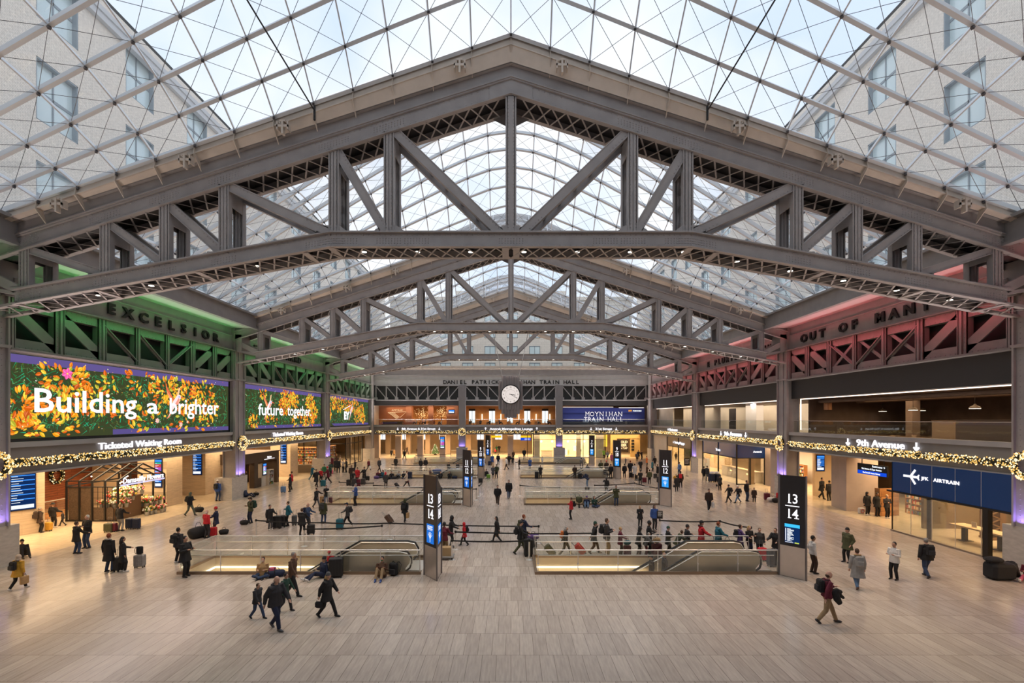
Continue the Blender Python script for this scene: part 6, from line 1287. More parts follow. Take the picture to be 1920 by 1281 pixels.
def person(px, py, top, head=0, pose='stand', arms='dd', coat='k', ln='jacket', pants='k', hr='short:bk', sk='A', label='', shoes='k', z=0, pos=None, puff=0, lean=0, mask=None, bag=None, bagcol='k', hand=None, handcol='k', turn=0, case=None, hood=None, seed=None, hair=None):
    p = pos or gp(px, py)
    if p.y > 97: p = p*(97/p.y)
    if pos is None: p = clear(p, .33 if pose.startswith('sit') else .25)
    Y = p.y
    h = top if top < 3 else (py-top)*Y/F*1.05
    if pose.startswith('sit'): h = 1.7 if top > 3 else top
    h = max(.9, min(1.9, h)); s = h/1.75
    near = Y < 27; det = .0085 if near else (.016 if Y < 45 else .028)
    rnd = random.Random(int(px*7+py)); root = thing('person', label, 'person', (p.x, p.y, z), R(head))
    # joints, forward is -Y
    sit = pose.startswith('sit'); L = {}; st = rnd.uniform(.03, .07)
    pel = V3(0, 0, .93)
    if pose == 'walk':
        pel.z = .90; a = .30+rnd.uniform(-.05, .05)
        feet = [(V3(-.09, -a, .07), 0), (V3(.09, a*.95, .11), 35)] if rnd.random() < .5 else [(V3(-.09, a*.95, .11), 35), (V3(.09, -a, .07), 0)]
    elif pose == 'crouch': pel.z = .42; feet = [(V3(-.13, -.2, .07), 0), (V3(.13, .05, .07), 0)]
    elif sit:
        pel = V3(0, 0, .13)
        feet = {'sit': [(V3(-.13, -.62, .07), 0), (V3(.13, -.66, .07), 0)], 'sitx': [(V3(.12, -.36, .06), 0), (V3(-.12, -.42, .08), 0)], 'sitl': [(V3(-.10, -.88, .09), -50), (V3(.16, -.80, .09), -50)]}[pose]
    else: feet = [(V3(-.10-st*.3, -st, .07), 0), (V3(.10+st*.3, st*.4, .07), 0)]
    la = R(lean + (4 if pose == 'walk' else (-6 if sit else 0)))
    def T(v): v = v-V3(0, 0, .93); return pel+V3(v.x, v.y*math.cos(la)-v.z*math.sin(la), v.z*math.cos(la)+v.y*math.sin(la))
    sh = [T(V3(-.20, 0, 1.42)), T(V3(.20, 0, 1.42))]; neck = T(V3(0, .01, 1.48)); hd = T(V3(0, -.02, 1.635)); chest = T(V3(0, 0, 1.28)); waist = T(V3(0, 0, 1.06))
    if lean > 35: hd = T(V3(0, -.06, 1.60))
    legs = []
    for i, (f, ang) in enumerate(feet):
        hip = pel+V3(-.09 if i == 0 else .09, 0, -.03 if not sit else .0); d = f-hip; D = d.length; l1 = .43; l2 = .42
        if sit and pose == 'sit': knee = V3(hip.x*1.4, -.36, .50)
        elif pose == 'sitx': knee = V3(-.36 if i == 0 else .36, -.26, .16)
        elif pose == 'sitl': knee = V3(hip.x*1.2, -.45, .22 if i == 0 else .34)
        else:
            D = min(D, l1+l2-.002); c = (l1*l1+D*D-l2*l2)/(2*D); hh = math.sqrt(max(0, l1*l1-c*c)); dn = d.normalized(); fw = V3(0, -1, 0)-dn*V3(0, -1, 0).dot(dn); fw.normalize(); knee = hip+dn*c+fw*hh
        legs.append((hip, knee, f, ang))
    armj = []
    for i, c in enumerate(arms):
        sx = -1 if i == 0 else 1; S = sh[i]
        U = {'d': (V3(sx*.06, .03, -.28), V3(sx*.02, -.05, -.25)), 'k': (V3(sx*.09, .08, -.27), V3(-sx*.05, -.12, -.20)), 'f': (V3(sx*.05, -.12, -.26), V3(0, -.15, -.20)), 'b': (V3(sx*.06, .15, -.25), V3(sx*.01, .04, -.25)),
             'p': (V3(sx*.05, -.05, -.28), V3(-sx*.10, -.22, .06)), 'P': (V3(sx*.06, -.10, -.25), V3(-sx*.09, -.19, .14)), 'r': (V3(sx*.08, .14, -.24), V3(sx*.04, .14, -.20)), 'o': (V3(sx*.06, -.14, -.24), V3(sx*.02, -.24, -.08)), 'u': (V3(sx*.14, -.10, -.18), V3(-sx*.10, -.08, .22)),
             'O': (V3(sx*.18, -.10, -.18), V3(sx*.18, -.12, -.08)), 's': (V3(sx*.06, -.15, -.22), V3(-sx*.04, -.20, -.10))}[c]
        e = S+U[0]; w = e+U[1]; armj.append((S, e, w, (w-e).normalized()))
    sc_ = lambda v: v*s
    # ---- body: head, neck, trunk, limbs, hands with fingers: one continuous skin
    mb = MB(); seg = 12 if near else 8
    mb.ball(sc_(hd), .105*s, seg, 9 if near else 6, (.74, .92, 1.13)); mb.ball(sc_(hd+V3(0, -.035, -.06)), .062*s, 8, 6, (.85, .85, .9))
    if det < .02:
        mb.tube([sc_(hd+V3(0, -.088, .015)), sc_(hd+V3(0, -.108, -.022))], [.009*s, .016*s], 5)
        for sx in (-1, 1): mb.ball(sc_(hd+V3(sx*.078, .005, -.008)), .026*s, 6, 5, (.4, .8, 1.1))
    mb.tube([sc_(hd+V3(0, .012, -.07)), sc_(neck+V3(0, .0, -.03))], [.052*s, .06*s], 8)
    mb.tube([sc_(v) for v in (pel, waist, chest, neck)], [.10*s, .10*s, .115*s, .06*s], 8, sx=1.25)
    for S, e, w, d in armj:
        mb.tube([sc_(v) for v in (chest+(S-chest)*.6, S, e, w)], [.05*s, .048*s, .038*s, .027*s], 7)
        if near:
            pn = d.cross(V3(1, 0, 0)); pn = pn.normalized() if pn.length > .1 else V3(0, 0, 1); side = d.cross(pn).normalized()
            mb.tube([sc_(w), sc_(w+d*.05), sc_(w+d*.09)], [.024*s, .030*s, .030*s], 8, sx=1.0)
            sg = 1 if S.x < 0 else -1
            for q, ln_ in enumerate((.068, .078, .072, .055)):
                b0 = w+d*.085+side*(q-1.5)*.0195; cu = V3(0, -1, 0)*.35+d*.65 if d.z < -.3 else d; cu.normalize()
                mb.tube([sc_(b0-d*.02), sc_(b0+d*ln_*.5), sc_(b0+d*ln_*.5+cu*ln_*.5)], [.0105*s, .0095*s, .008*s], 5)
            b0 = w+d*.03+side*(-.030); mb.tube([sc_(w+d*.02), sc_(b0+d*.015+V3(0, -.01, 0)), sc_(b0+d*.055+V3(0, -.025, 0))], [.014*s, .011*s, .009*s], 5)
        else: mb.ball(sc_(w+d*.06), .042*s, 6, 5, (.8, .8, 1))
    for hip, kn, f, ang in legs: mb.tube([sc_(v) for v in (hip, kn, f)], [.07*s, .045*s, .035*s], 7)
    REMESH.append((mb.build('body', cloth(sk), root, smooth=True), det))
    if near:
        mb = MB()
        for sx in (-1, 1): mb.ball(sc_(hd+V3(sx*.033, -.087, .012)), .0095*s, 6, 4)
        mb.box(*(q*s for q in (hd.x-.022, hd.x+.022, hd.y-.094, hd.y-.080, hd.z-.066, hd.z-.058))); mb.build('eyes_and_mouth', P('eye_dark', (.03, .015, .012), .3), root)
    # ---- coat
    pf = puff*.02; mb = MB(); longc = ln == 'long'; hem = {'jacket': .80, 'short': .90, 'long': .52, 'mid': .68}[ln]
    if sit or pose == 'crouch': hem = max(hem, .84)
    ry = .140+pf
    pts = [T(V3(0, .0, hem)), T(V3(0, 0, (hem+1.05)/2)), T(V3(0, 0, 1.05)), chest, T(V3(0, 0, 1.40)), T(V3(0, 0, 1.475))]
    rr = [ry+(.045 if hem < .7 else .015), ry+.01, ry-.008+(.01 if longc else 0), ry+.008, .105+pf*.6, .062]
    mb.tube([sc_(v) for v in pts], [q*s for q in rr], 12, sx=1.48)
    for S, e, w, d in armj: mb.tube([sc_(v) for v in (chest+(S-chest)*.55+V3(0, 0, .02), S, e, w+d*.01)], [(.082+pf)*s, (.076+pf)*s, (.060+pf)*s, (.044+pf*.6)*s], 8)
    if hood: mb.tube([sc_(neck+V3(-.10, -.01, -.02)), sc_(neck+V3(-.09, .07, 0)), sc_(neck+V3(0, .11, .0)), sc_(neck+V3(.09, .07, 0)), sc_(neck+V3(.10, -.01, -.02))], .048*s, 6)
    else: mb.tube([sc_(neck+V3(.07*math.cos(q), .01+.06*math.sin(q), -.005)) for q in [6.2832*i/8 for i in range(8)]], .026*s, 5, closed=True)
    REMESH.append((mb.build('coat' if hem < .78 else 'jacket', cloth(coat), root, smooth=True), max(det*1.3, .012)))
    # ---- trousers
    mb = MB(); mb.tube([sc_(pel+V3(0, 0, .11)) if not sit else sc_(pel+V3(0, .03, .12)), sc_(pel+V3(0, 0, -.03))], [.115*s, .12*s], 10, sx=1.25)
    for hip, kn, f, ang in legs:
        dn = (f-kn).normalized(); mb.tube([sc_(v) for v in (hip+V3(0, 0, .03), hip+(kn-hip)*.5, kn, f-dn*.02)], [.105*s, .094*s, .076*s, .062*s], 9)
    REMESH.append((mb.build('trousers', cloth(pants), root, smooth=True), max(det*1.3, .012)))
    # ---- shoes
    for hip, kn, f, ang in legs:
        mb = MB(); a = R(ang); dv = V3(0, -math.cos(a), -math.sin(a)); uv = V3(0, -math.sin(a), math.cos(a)); o = f-uv*.02
        mb.tube([sc_(o-dv*.075), sc_(o-dv*.04), sc_(o+dv*.06-uv*.005), sc_(o+dv*.13-uv*.018), sc_(o+dv*.175-uv*.022)], [.028*s, .042*s, .043*s, .034*s, .018*s], 8)
        mb.tube([sc_(o-uv*.0+uv*.09), sc_(o-uv*.0)], [.046*s, .046*s], 7); mb.build('shoe', cloth(shoes, 'shoe'), root, smooth=True)
    # ---- hair or headgear
    kind, _, hc = hr.partition(':'); hm = P('hair_'+hc, HAIRC[hc], .6, 0, .2, 25) if hc in HAIRC else cloth(hc)
    mb = MB()
    if kind in ('short', 'long', 'bun'):
        mb.ball(sc_(hd+V3(0, .020, .026)), .108*s, 10, 7, (.80, .90, 1.06))
        if kind == 'long': mb.tube([sc_(hd+V3(0, .05, .02)), sc_(hd+V3(0, .075, -.08)), sc_(hd+V3(0, .085, -.20)), sc_(hd+V3(0, .085, -.29))], [.08*s, .082*s, .075*s, .04*s], 8, sx=1.15)
        if kind == 'bun': mb.ball(sc_(hd+V3(0, .10, .07)), .045*s, 7, 5)
        nm = 'hair'
    elif kind == 'bald': mb.ball(sc_(hd+V3(0, .035, -.028)), .094*s, 9, 6, (.88, .84, .72)); nm = 'hair'
    elif kind == 'beanie': mb.ball(sc_(hd+V3(0, .012, .045)), .108*s, 10, 7, (.82, .95, .98)); mb.tube([sc_(hd+V3(.086*math.cos(q), .012+.098*math.sin(q), .035)) for q in [6.2832*i/12 for i in range(12)]], .017*s, 5, closed=True); nm = 'beanie'
    elif kind == 'cap': mb.ball(sc_(hd+V3(0, .012, .035)), .107*s, 10, 7, (.80, .94, .95)); mb.tube([sc_(hd+V3(0, -.08, .055)), sc_(hd+V3(0, -.165, .040))], [.05*s, .035*s], 6, sx=1); nm = 'cap'
    elif kind == 'hat': mb.lathe([(.17*s, 0), (.17*s, .012*s), (.10*s, .02*s), (.092*s, .11*s), (.05*s, .125*s)], 12, sc_(hd+V3(0, .01, .045))); nm = 'hat'
    else:  # raised hood
        mb.ball(sc_(hd+V3(0, .028, .012)), .128*s, 10, 7, (.90, .92, 1.10)); mb.tube([sc_(hd+V3(0, .03, -.05)), sc_(neck+V3(0, .02, -.02))], [.10*s, .11*s], 8); nm = 'hood'
    mb.build(nm, hm, root, smooth=True)
    if kind in ('beanie', 'cap') and hair: mb = MB(); mb.tube([sc_(hd+V3(0, .05, .0)), sc_(hd+V3(0, .07, -.10)), sc_(hd+V3(0, .075, -.22))], [.082*s, .09*s, .06*s], 8, sx=1.25); mb.build('hair', P('hair_'+hair, HAIRC[hair], .6, 0, .2, 25), root, smooth=True)
    elif kind in ('beanie', 'cap') and rnd.random() < .5: mb = MB(); mb.ball(sc_(hd+V3(0, .045, -.02)), .085*s, 8, 5, (.88, .8, 1)); mb.build('hair', P('hair_bn', HAIRC['bn'], .6, 0, .2, 25), root, smooth=True)
    if hood and hood != '1': mb = MB(); mb.tube([sc_(neck+V3(.11*math.cos(q), .03+.09*math.sin(q), .015+.02*math.sin(q))) for q in [6.2832*i/10 for i in range(10)]], .036*s, 6, closed=True); mb.build('fur_collar', cloth(hood), root, smooth=True)
    if mask: mb = MB(); mb.ball(sc_(hd+V3(0, -.062, -.042)), .05*s, 8, 5, (1.05, .8, .85)); mb.build('face_mask', cloth(mask), root, smooth=True)
    # ---- what is carried stays a thing of its own
    M = root.matrix_basis.copy() if False else (Matrix.Translation(root.location) @ Matrix.Rotation(R(head), 4, 'Z'))
    short = label
    if bag: b = T(V3(0, .22+pf, 1.24)); backpack(M @ Matrix.Translation(b*s) @ Matrix.Rotation(la, 4, 'X'), bagcol, f'{CN[bagcol]} backpack on the {short}', s*(1.15 if bag == 'big' else .95))
    if hand:
        S, e, w, d = armj[1 if 'R' in hand else 0]; o = M @ ((w+d*.07)*s); kind2 = hand[0]
        bl = f'{CN[handcol]} {"carrier bag" if kind2 == "b" else "handbag"} carried by the {short}'
        t = thing('shopping_bag' if kind2 == 'b' else 'handbag', bl.replace('the person in', 'the one in') if len(bl.split()) > 16 else bl, 'bag', o, R(head)); mb = MB()
        if kind2 == 'b': rbox(mb, (0, 0, -.52*s), (.16*s, .34*s, .40*s), .03)
        else: rbox(mb, (0, 0, -.38*s), (.13*s, .30*s, .24*s), .05)
        mb.build('body', cloth(handcol), t); mb = MB(); mb.tube([(0, -.1*s, -.14*s), (0, -.05*s, 0), (0, .05*s, 0), (0, .1*s, -.14*s)], .008, 4); mb.build('handle', cloth('k'), t)
    if case:
        cc, dx, dy, tl = case; o = M @ (V3(dx, dy, 0)); suitcase(o.x, o.y, z, R(head), cc, f'{CN[cc]} suitcase of the {short}', tilt=tl)
    return root
CN = {'k': 'black', 'dk': 'charcoal', 'n': 'navy', 'b': 'blue', 'lb': 'pale blue', 'j': 'denim blue', 'g': 'grey', 'lg': 'light grey', 'w': 'white', 'cr': 'cream', 'br': 'brown', 'dbr': 'dark brown', 'tan': 'tan', 'kh': 'khaki', 'ol': 'olive', 'gr': 'dark green', 'gn': 'green', 'te': 'teal', 'r': 'red', 'mr': 'maroon', 'pk': 'pink', 'pu': 'purple', 'ye': 'yellow', 'or': 'orange', 'dg': 'dark grey', 'lm': 'lime green'}
# ---------------------------------------------------------------- near floor
person(482, 1160, 1096, 75, 'walk', 'fb', 'dk', 'jacket', 'j', 'short:bn', 'A', 'child in a dark padded hooded jacket and jeans', puff=1, hood='1')
person(516, 1180, 1083, 70, 'walk', 'bf', 'dk', 'jacket', 'n', 'bald:gy', 'A', 'bald man in a charcoal padded jacket striding ahead of a child', puff=1, hood='1', shoes='g')
person(534, 1146, 1077, 80, 'walk', 'bf', 'gr', 'jacket', 'dk', 'short:bk', 'B', 'person in dark green half hidden behind the bald man')
person(548, 1117, 1038, 82, 'walk', 'fb', 'br', 'jacket', 'k', 'short:gy', 'B', 'man in a brown leather jacket walking past the seated people')
person(613, 1157, 1076, 80, 'walk', 'bf', 'k', 'mid', 'k', 'beanie:g', 'A', 'blonde woman in a black parka and grey beanie', puff=1, hood='1', hand='hL', hair='bl')
person(498, 1079, 1.6, 10, 'sitx', 'pp', 'tan', 'jacket', 'j', 'short:dbr', 'A', 'person in a tan jacket sitting cross-legged by the glass railing', mask='w')
backpack(None, 'pk', 'pink patterned backpack lying beside the cross-legged person', .9, (gp(511, 1082).x, gp(511, 1082).y, .22), .3); q = gp(523, 1078); duffel(q.x, q.y, 0, .4, 'n', 'dark duffel bag lying behind the pink patterned backpack', .7)
person(606, 1082, 1.65, -40, 'sitl', 'pd', 'n', 'jacket', 'n', 'beanie:k', 'B', 'person in navy coat and black beanie sitting beside a big suitcase', shoes='w', hood='1')
q = gp(630, 1082); suitcase(q.x, q.y, 0, .2, 'k', 'large black ribbed suitcase standing beside the seated person in navy', .80, .58, .36, handle=False)
person(0, 0, 1.25, -90, 'stand', 'dd', 'r', 'jacket', 'dk', 'beanie:r', 'A', 'child in red coat and beanie riding down an escalator', z=-.62, pos=V3(-8.75, 22.6, 0), bag='s', bagcol='r')
person(719, 1079, 1.65, 0, 'sit', 'PP', 'br', 'jacket', 'kh', 'short:bk', 'B', 'man in khaki trousers and blue shoes sitting with knees up', shoes='b', mask='gn')
backpack(None, 'k', 'stuffed black backpack beside the man in blue shoes', 1.2, (gp(738, 1079).x, gp(738, 1079).y, .28), 2.8)
person(334, 1056, 993, 165, 'stand', 'do', 'dk', 'jacket', 'k', 'short:bk', 'B', 'person in charcoal at the corner of the well railing', puff=1, bag='s', shoes='w')
person(358, 1076, 1004, 80, 'stand', 'pp', 'k', 'mid', 'k', 'short:bk', 'B', 'man in a long black coat reading a phone by the railing', puff=1)
person(387, 1010, 959, 160, 'stand', 'dO', 'r', 'short', 'dk', 'bald:wh', 'A', 'white-haired man in a bright red sweater')
q = gp(376, 1009); duffel(q.x, q.y, 0, 1.2, 'k', 'tall covered black luggage bundle beside the man in the red sweater', 1.0, .34)
person(405, 1003, 953, -70, 'stand', 'po', 'n', 'mid', 'k', 'beanie:r', 'B', 'person in a navy coat and red beanie'); q = gp(399, 1006); suitcase(q.x, q.y, 0, .3, 'r', 'red suitcase at the feet of the person in the red beanie', .5); q = gp(419, 1002); duffel(q.x, q.y, 0, .5, 'k', 'black duffel bag beside the red suitcase', .5)
person(470, 981, 935, -30, 'stand', 'pp', 'ol', 'jacket', 'n', 'cap:dbr', 'A', 'man in olive jacket and cap with a tall pack', bag='big', bagcol='gr'); q = gp(458, 984); duffel(q.x, q.y, 0, .2, 'k', 'black bag on the floor before the man with the tall pack', .5)
person(506, 994, 949, 60, 'stand', 'do', 'k', 'long', 'g', 'bun:bk', 'B', 'woman in a long black coat beside stacked black suitcases', shoes='w'); q = gp(520, 991); suitcase(q.x, q.y, 0, .1, 'k', 'bulky black suitcase beside the woman in the long black coat', .75, .5, .3); q = gp(527, 989); suitcase(q.x, q.y, 0, .3, 'k', 'second black suitcase, between the long black coat and the blue jacket', .7, .45, .3)
person(538, 987, 943, -70, 'stand', 'pr', 'te', 'jacket', 'k', 'short:bn', 'A', 'man in a blue-green jacket holding a phone', puff=1)
person(566, 1004, 956, 178, 'stand', 'oo', 'k', 'mid', 'k', 'short:bn', 'A', 'person in black puffer with fur collar seen from behind', puff=1, hood='lg'); q = gp(583, 1002); suitcase(q.x, q.y, 0, .2, 'k', 'black suitcase beside the person with the fur collar', .55); q = gp(552, 985); suitcase(q.x, q.y, 0, .2, 'g', 'slim grey suitcase between the blue-green jacket and the fur collar', .6, .3)
person(577, 995, 946, 90, 'stand', 'oo', 'j', 'jacket', 'k', 'bald:gy', 'A', 'balding man in a slate blue jacket', bag='s', bagcol='n')
person(606, 982, 938, 175, 'stand', 'dd', 'ol', 'mid', 'j', 'short:bn', 'A', 'person in an olive parka seen from behind', bag='s', bagcol='dg', hood='1')
person(652, 988, 944, -80, 'walk', 'po', 'dg', 'jacket', 'k', 'cap:n', 'A', 'man in a navy cap and grey jacket', bag='s', bagcol='dk', shoes='w'); q = gp(637, 993); suitcase(q.x, q.y, 0, .1, 'te', 'teal hard suitcase pulled by the man in the navy cap', .62, .42, .3)
person(759, 979, 937, 172, 'walk', 'rd', 'k', 'mid', 'k', 'raised:ol', 'A', 'person in black coat with raised fur hood', bag='s', hand='bL', handcol='tan'); q = gp(738, 982); suitcase(q.x-.1, q.y, .03, R(85), 'br', 'tilted brown suitcase wheeled by the person with raised fur hood', .6, .42, .28, tilt=-38)
person(625, 944, 912, 0, 'stand', 'pp', 'k', 'mid', 'lj', 'short:bn', 'A', 'person in a black coat looking down at both hands', shoes='w'); q = gp(610, 944); suitcase(q.x, q.y, 0, .1, 'tan', 'tan suitcase beside the person looking down at both hands', .55, .34); q = gp(617, 944); suitcase(q.x, q.y, 0, .1, 'mr', 'maroon suitcase next to the tan one', .45, .3)
person(671, 946, 907, -60, 'stand', 'pp', 'b', 'jacket', 'k', 'short:gy', 'A', 'person in a blue jacket at the second well railing', mask='w')
person(593, 952, 916, 70, 'walk', 'fO', 'k', 'mid', 'g', 'bun:bk', 'B', 'woman in black striding with her coat flaring')
# ---------------------------------------------------------------- centre aisle
person(871, 1023, 981, -80, 'walk', 'dd', 'r', 'mid', 'k', 'raised:r', 'A', 'child in a hooded red coat', bag='s', bagcol='k')
person(845, 1026, 970, 95, 'stand', 'oo', 'k', 'mid', 'k', 'raised:k', 'B', 'person in a raised black hood beyond the pylon', lean=6)
person(833, 1042, 982, 150, 'stand', 'oo', 'mr', 'jacket', 'kh', 'short:bk', 'D', 'man in maroon and khaki partly hidden by the pylon'); q = gp(838, 1048)
t = thing('luggage_cart', 'low grey luggage cart with a cardboard box beside the pylon', 'cart', (q.x, q.y, 0)); prt('platform', t, P('cart_grey', (.3, .3, .3), .5), [(-.35, .35, -.3, .3, .12, .18)]); prt('wheel', t, BLACK, [(sx*.28-.03, sx*.28+.03, sy*.24-.05, sy*.24+.05, 0, .12) for sx in (-1, 1) for sy in (-1, 1)]); prt('cardboard_box', t, P('cardboard', (.42, .28, .14), .8), [(-.25, .25, -.2, .2, .18, .6)]); prt('handle', t, CHROME, [(-.34, -.30, -.28, .28, .9, .94), (-.34, -.30, -.28, -.24, .15, .9), (-.34, -.30, .24, .28, .15, .9)])
person(932, 1016, 970, -92, 'walk', 'db', 'k', 'mid', 'k', 'long:bk', 'B', 'woman in a glossy black coat walking across the aisle', puff=1, hand='bL', handcol='tan')
person(975, 1039, 979, 88, 'walk', 'oo', 'k', 'jacket', 'ol', 'cap:k', 'A', 'man in black cap pushing a tall black case', bag='s'); q = gp(992, 1043); suitcase(q.x, q.y, 0, .1, 'k', 'tall black suitcase pushed by the man in the black cap', .82, .44, .34)
person(982, 1025, 968, 110, 'stand', 'oo', 'n', 'jacket', 'k', 'short:rd', 'A', 'person with auburn hair behind the man in the black cap', bag='s', bagcol='ol'); q = gp(1000, 1028); q = suitcase(q.x, q.y+.02, 0, 0, 'dg', 'grey suitcase under the purple patterned duffel bag', .42, .4, .26, handle=False).location; duffel(q.x, q.y, .47, .3, 'pu', 'purple patterned duffel bag on top of the grey suitcase', .6)
person(1071, 974, 935, -95, 'stand', 'pd', 'r', 'jacket', 'k', 'short:bn', 'B', 'person in a red jacket standing alone', bag='s', bagcol='k', puff=1)
person(933, 948, 911, -3, 'walk', 'kk', 'k', 'jacket', 'dbr', 'short:bn', 'A', 'young man in black jacket and brown trousers walking up the aisle', shoes='w')
person(954, 935, 901, 5, 'walk', 'dd', 'k', 'mid', 'j', 'short:bk', 'A', 'man in an open black coat walking up the aisle', puff=1)
person(1100, 951, 1.6, -10, 'sit', 'pp', 'n', 'jacket', 'lj', 'beanie:pu', 'A', 'person in a purple beanie sitting by the second 9th Avenue side well')
person(1115, 951, 1.6, 10, 'sitx', 'pp', 'gr', 'jacket', 'j', 'long:bn', 'A', 'long-haired person in dark green sitting by the second 9th Avenue side well')
q = gp(1086, 951); t = thing('stroller', 'folded olive pushchair beside the person in the purple beanie', 'stroller', (q.x, q.y, 0), .5); mb = MB(); rbox(mb, (0, 0, .35), (.4, .5, .5), .12); mb.build('seat', cloth('ol'), t); mb = MB(); mb.tube([(-.2, -.3, .1), (-.2, .3, 1.0), (.2, .3, 1.0), (.2, -.3, .1)], .02, 5); mb.tube([(-.2, .35, .1), (-.2, -.15, .6)], .02, 5); mb.tube([(.2, .35, .1), (.2, -.15, .6)], .02, 5); mb.build('frame', BLKM, t)
for sx in (-1, 1):
    for sy in (-1, 1): mb = MB(); mb.tube([(sx*.24-.02, sy*.32, .1), (sx*.24+.02, sy*.32, .1)], .1, 10); mb.build('wheel', BLACK, t)
person(1155, 948, 912, -5, 'stand', 'PP', 'ol', 'mid', 'j', 'short:bk', 'B', 'man in a dark olive jacket reading his phone at the railing')
person(1137, 926, 897, 170, 'stand', 'du', 'k', 'mid', 'k', 'long:bk', 'B', 'woman in black with a white shoulder bag', hand='bR', handcol='w')
person(1200, 988, 950, 0, 'stand', 'pp', 'k', 'mid', 'k', 'long:bl', 'A', 'blonde attendant in a black coat and pale scarf')
person(1227, 993, 949, 10, 'stand', 'dp', 'b', 'jacket', 'k', 'long:bk', 'C', 'attendant in a blue and white jacket beside a stand sign', bag='s', bagcol='w')
q = gp(1237, 1004); stand_sign(q.x, q.y, 0, 'black stand sign beside the attendant in blue and white', BLACK, 1.1, .34)
# ---------------------------------------------------------------- the queue behind the right-hand well
person(1061, 1044, 991, 88, 'walk', 'rd', 'k', 'short', 'dg', 'long:gy', 'A', 'grey-haired woman heading the tail of the queue', bag='s', bagcol='or'); q = gp(1040, 1044); suitcase(q.x, q.y, .03, R(85), 'ol', 'tilted olive suitcase pulled by the grey-haired woman', .6, .42, .3, tilt=-42)
person(1114, 1038, 980, 88, 'walk', 'ru', 'k', 'mid', 'br', 'beanie:gr', 'A', 'person in black coat and green beanie in the queue'); q = gp(1096, 1040); suitcase(q.x, q.y, .03, R(85), 'r', 'tilted red suitcase pulled by the person in the green beanie', .58, .42, .3, tilt=-42)
person(1139, 1044, 977, 80, 'stand', 'pp', 'dk', 'jacket', 'kh', 'short:bn', 'A', 'man in charcoal puffer and khaki trousers in the queue', puff=1, bag='s', mask='w', shoes='w')
person(1163, 1041, 991, 80, 'stand', 'oo', 'mr', 'mid', 'dk', 'short:bl', 'A', 'woman in a maroon coat in the queue'); q = gp(1177, 1044); q = suitcase(q.x, q.y, 0, .1, 'mr', 'maroon suitcase before the woman in the maroon coat', .5, .34).location; duffel(q.x, q.y, .58, .3, 'te', 'teal and grey bag on the maroon suitcase', .35, .12)
person(1198, 1043, 991, 85, 'stand', 'oo', 'k', 'mid', 'k', 'raised:k', 'B', 'person in a raised black hood in the queue', hand='hR', handcol='w', lean=8)
person(1217, 1040, 980, 80, 'stand', 'pp', 'k', 'long', 'k', 'beanie:k', 'D', 'tall person in long black coat and bobble hat in the queue')
person(1210, 1044, 1000, 80, 'stand', 'oo', 'g', 'jacket', 'mr', 'short:gy', 'A', 'person in a grey fleece bending in the queue', lean=18, puff=1); q = gp(1222, 1046); q = suitcase(q.x, q.y, 0, .1, 'mr', 'dark red suitcase under the bobble-hatted person', .6, .5).location; duffel(q.x, q.y, .68, .5, 'tan', 'tan backpack lying on the dark red suitcase', .4, .14)
person(1255, 1044, 992, 90, 'stand', 'pp', 'k', 'mid', 'dk', 'beanie:gr', 'A', 'person with moss green beanie and purple scarf in the queue')
person(1270, 1042, 995, 90, 'stand', 'oo', 'ol', 'mid', 'ol', 'short:bn', 'B', 'stooping person in olive in the queue', lean=25, puff=1)
person(1290, 1043, 988, 85, 'stand', 'pp', 'dk', 'mid', 'k', 'beanie:k', 'B', 'person in charcoal coat and black cap in the queue', puff=1)
for i, (x, c, l) in enumerate(((1244, 'ye', 'yellow duffel bag low in the queue, below the moss green beanie'), (1276, 'ye', 'mustard yellow duffel bag low in the queue, below the stooping person'), (1262, 'k', 'black duffel bag between the two yellow bags in the queue'))): q = gp(x, 1045); duffel(q.x, q.y, 0, .4*i, c, l, .5)
person(1318, 1044, 982, 85, 'stand', 'oo', 'r', 'mid', 'k', 'beanie:k', 'A', 'woman in a scarlet coat and bobble hat in the queue', hood='k')
person(1350, 1044, 984, 85, 'stand', 'oo', 'te', 'jacket', 'k', 'short:rd', 'A', 'red-haired woman in a teal jacket in the queue', puff=1, mask='w'); q = gp(1364, 1040); duffel(q.x, q.y, .35, .2, 'dk', 'charcoal duffel bag pushed by the red-haired woman', .7, .2)
person(1393, 1045, 990, 80, 'stand', 'oo', 'pu', 'mid', 'n', 'bun:dbr', 'A', 'person in a purple plaid coat by the escalator top', bag='s', bagcol='k')
person(1411, 1052, 999, 20, 'stand', 'pp', 'k', 'jacket', 'n', 'long:bl', 'A', 'woman with long blonde hair and black jacket by the escalator top')
person(1424, 1044, 993, -20, 'stand', 'dd', 'dg', 'jacket', 'k', 'short:bn', 'A', 'person in dark grey with brown hair behind the red suitcase'); q = gp(1429, 1052); suitcase(q.x, q.y, 0, .1, 'r', 'bright red suitcase at the escalator top', .6, .4)
person(1456, 1050, 993, -60, 'stand', 'oo', 'k', 'mid', 'j', 'short:bn', 'A', 'curly-haired person in black leaning on luggage beside the pylon', lean=8, puff=1); q = gp(1449, 1062); suitcase(q.x, q.y, 0, .1, 'dk', 'charcoal suitcase beside the 13/14 pylon of the 9th Avenue side', .75, .48, .32, handle=False)
person(1524, 1075, 1008, 80, 'stand', 'dk', 'w', 'short', 'dbr', 'short:bk', 'C', 'man in white sleeves and dark waistcoat behind the pylon')
person(0, 0, 1.62, -90, 'stand', 'dd', 'dk', 'mid', 'k', 'bald:gy', 'A', 'bald man riding down the platform 13/14 escalator', z=-1.02, pos=V3(7.35, 22.45, 0))
person(0, 0, 1.6, -90, 'stand', 'dd', 'k', 'mid', 'k', 'cap:k', 'A', 'person in a black cap riding down just ahead of the bald man', z=-1.24, pos=V3(6.85, 22.85, 0))
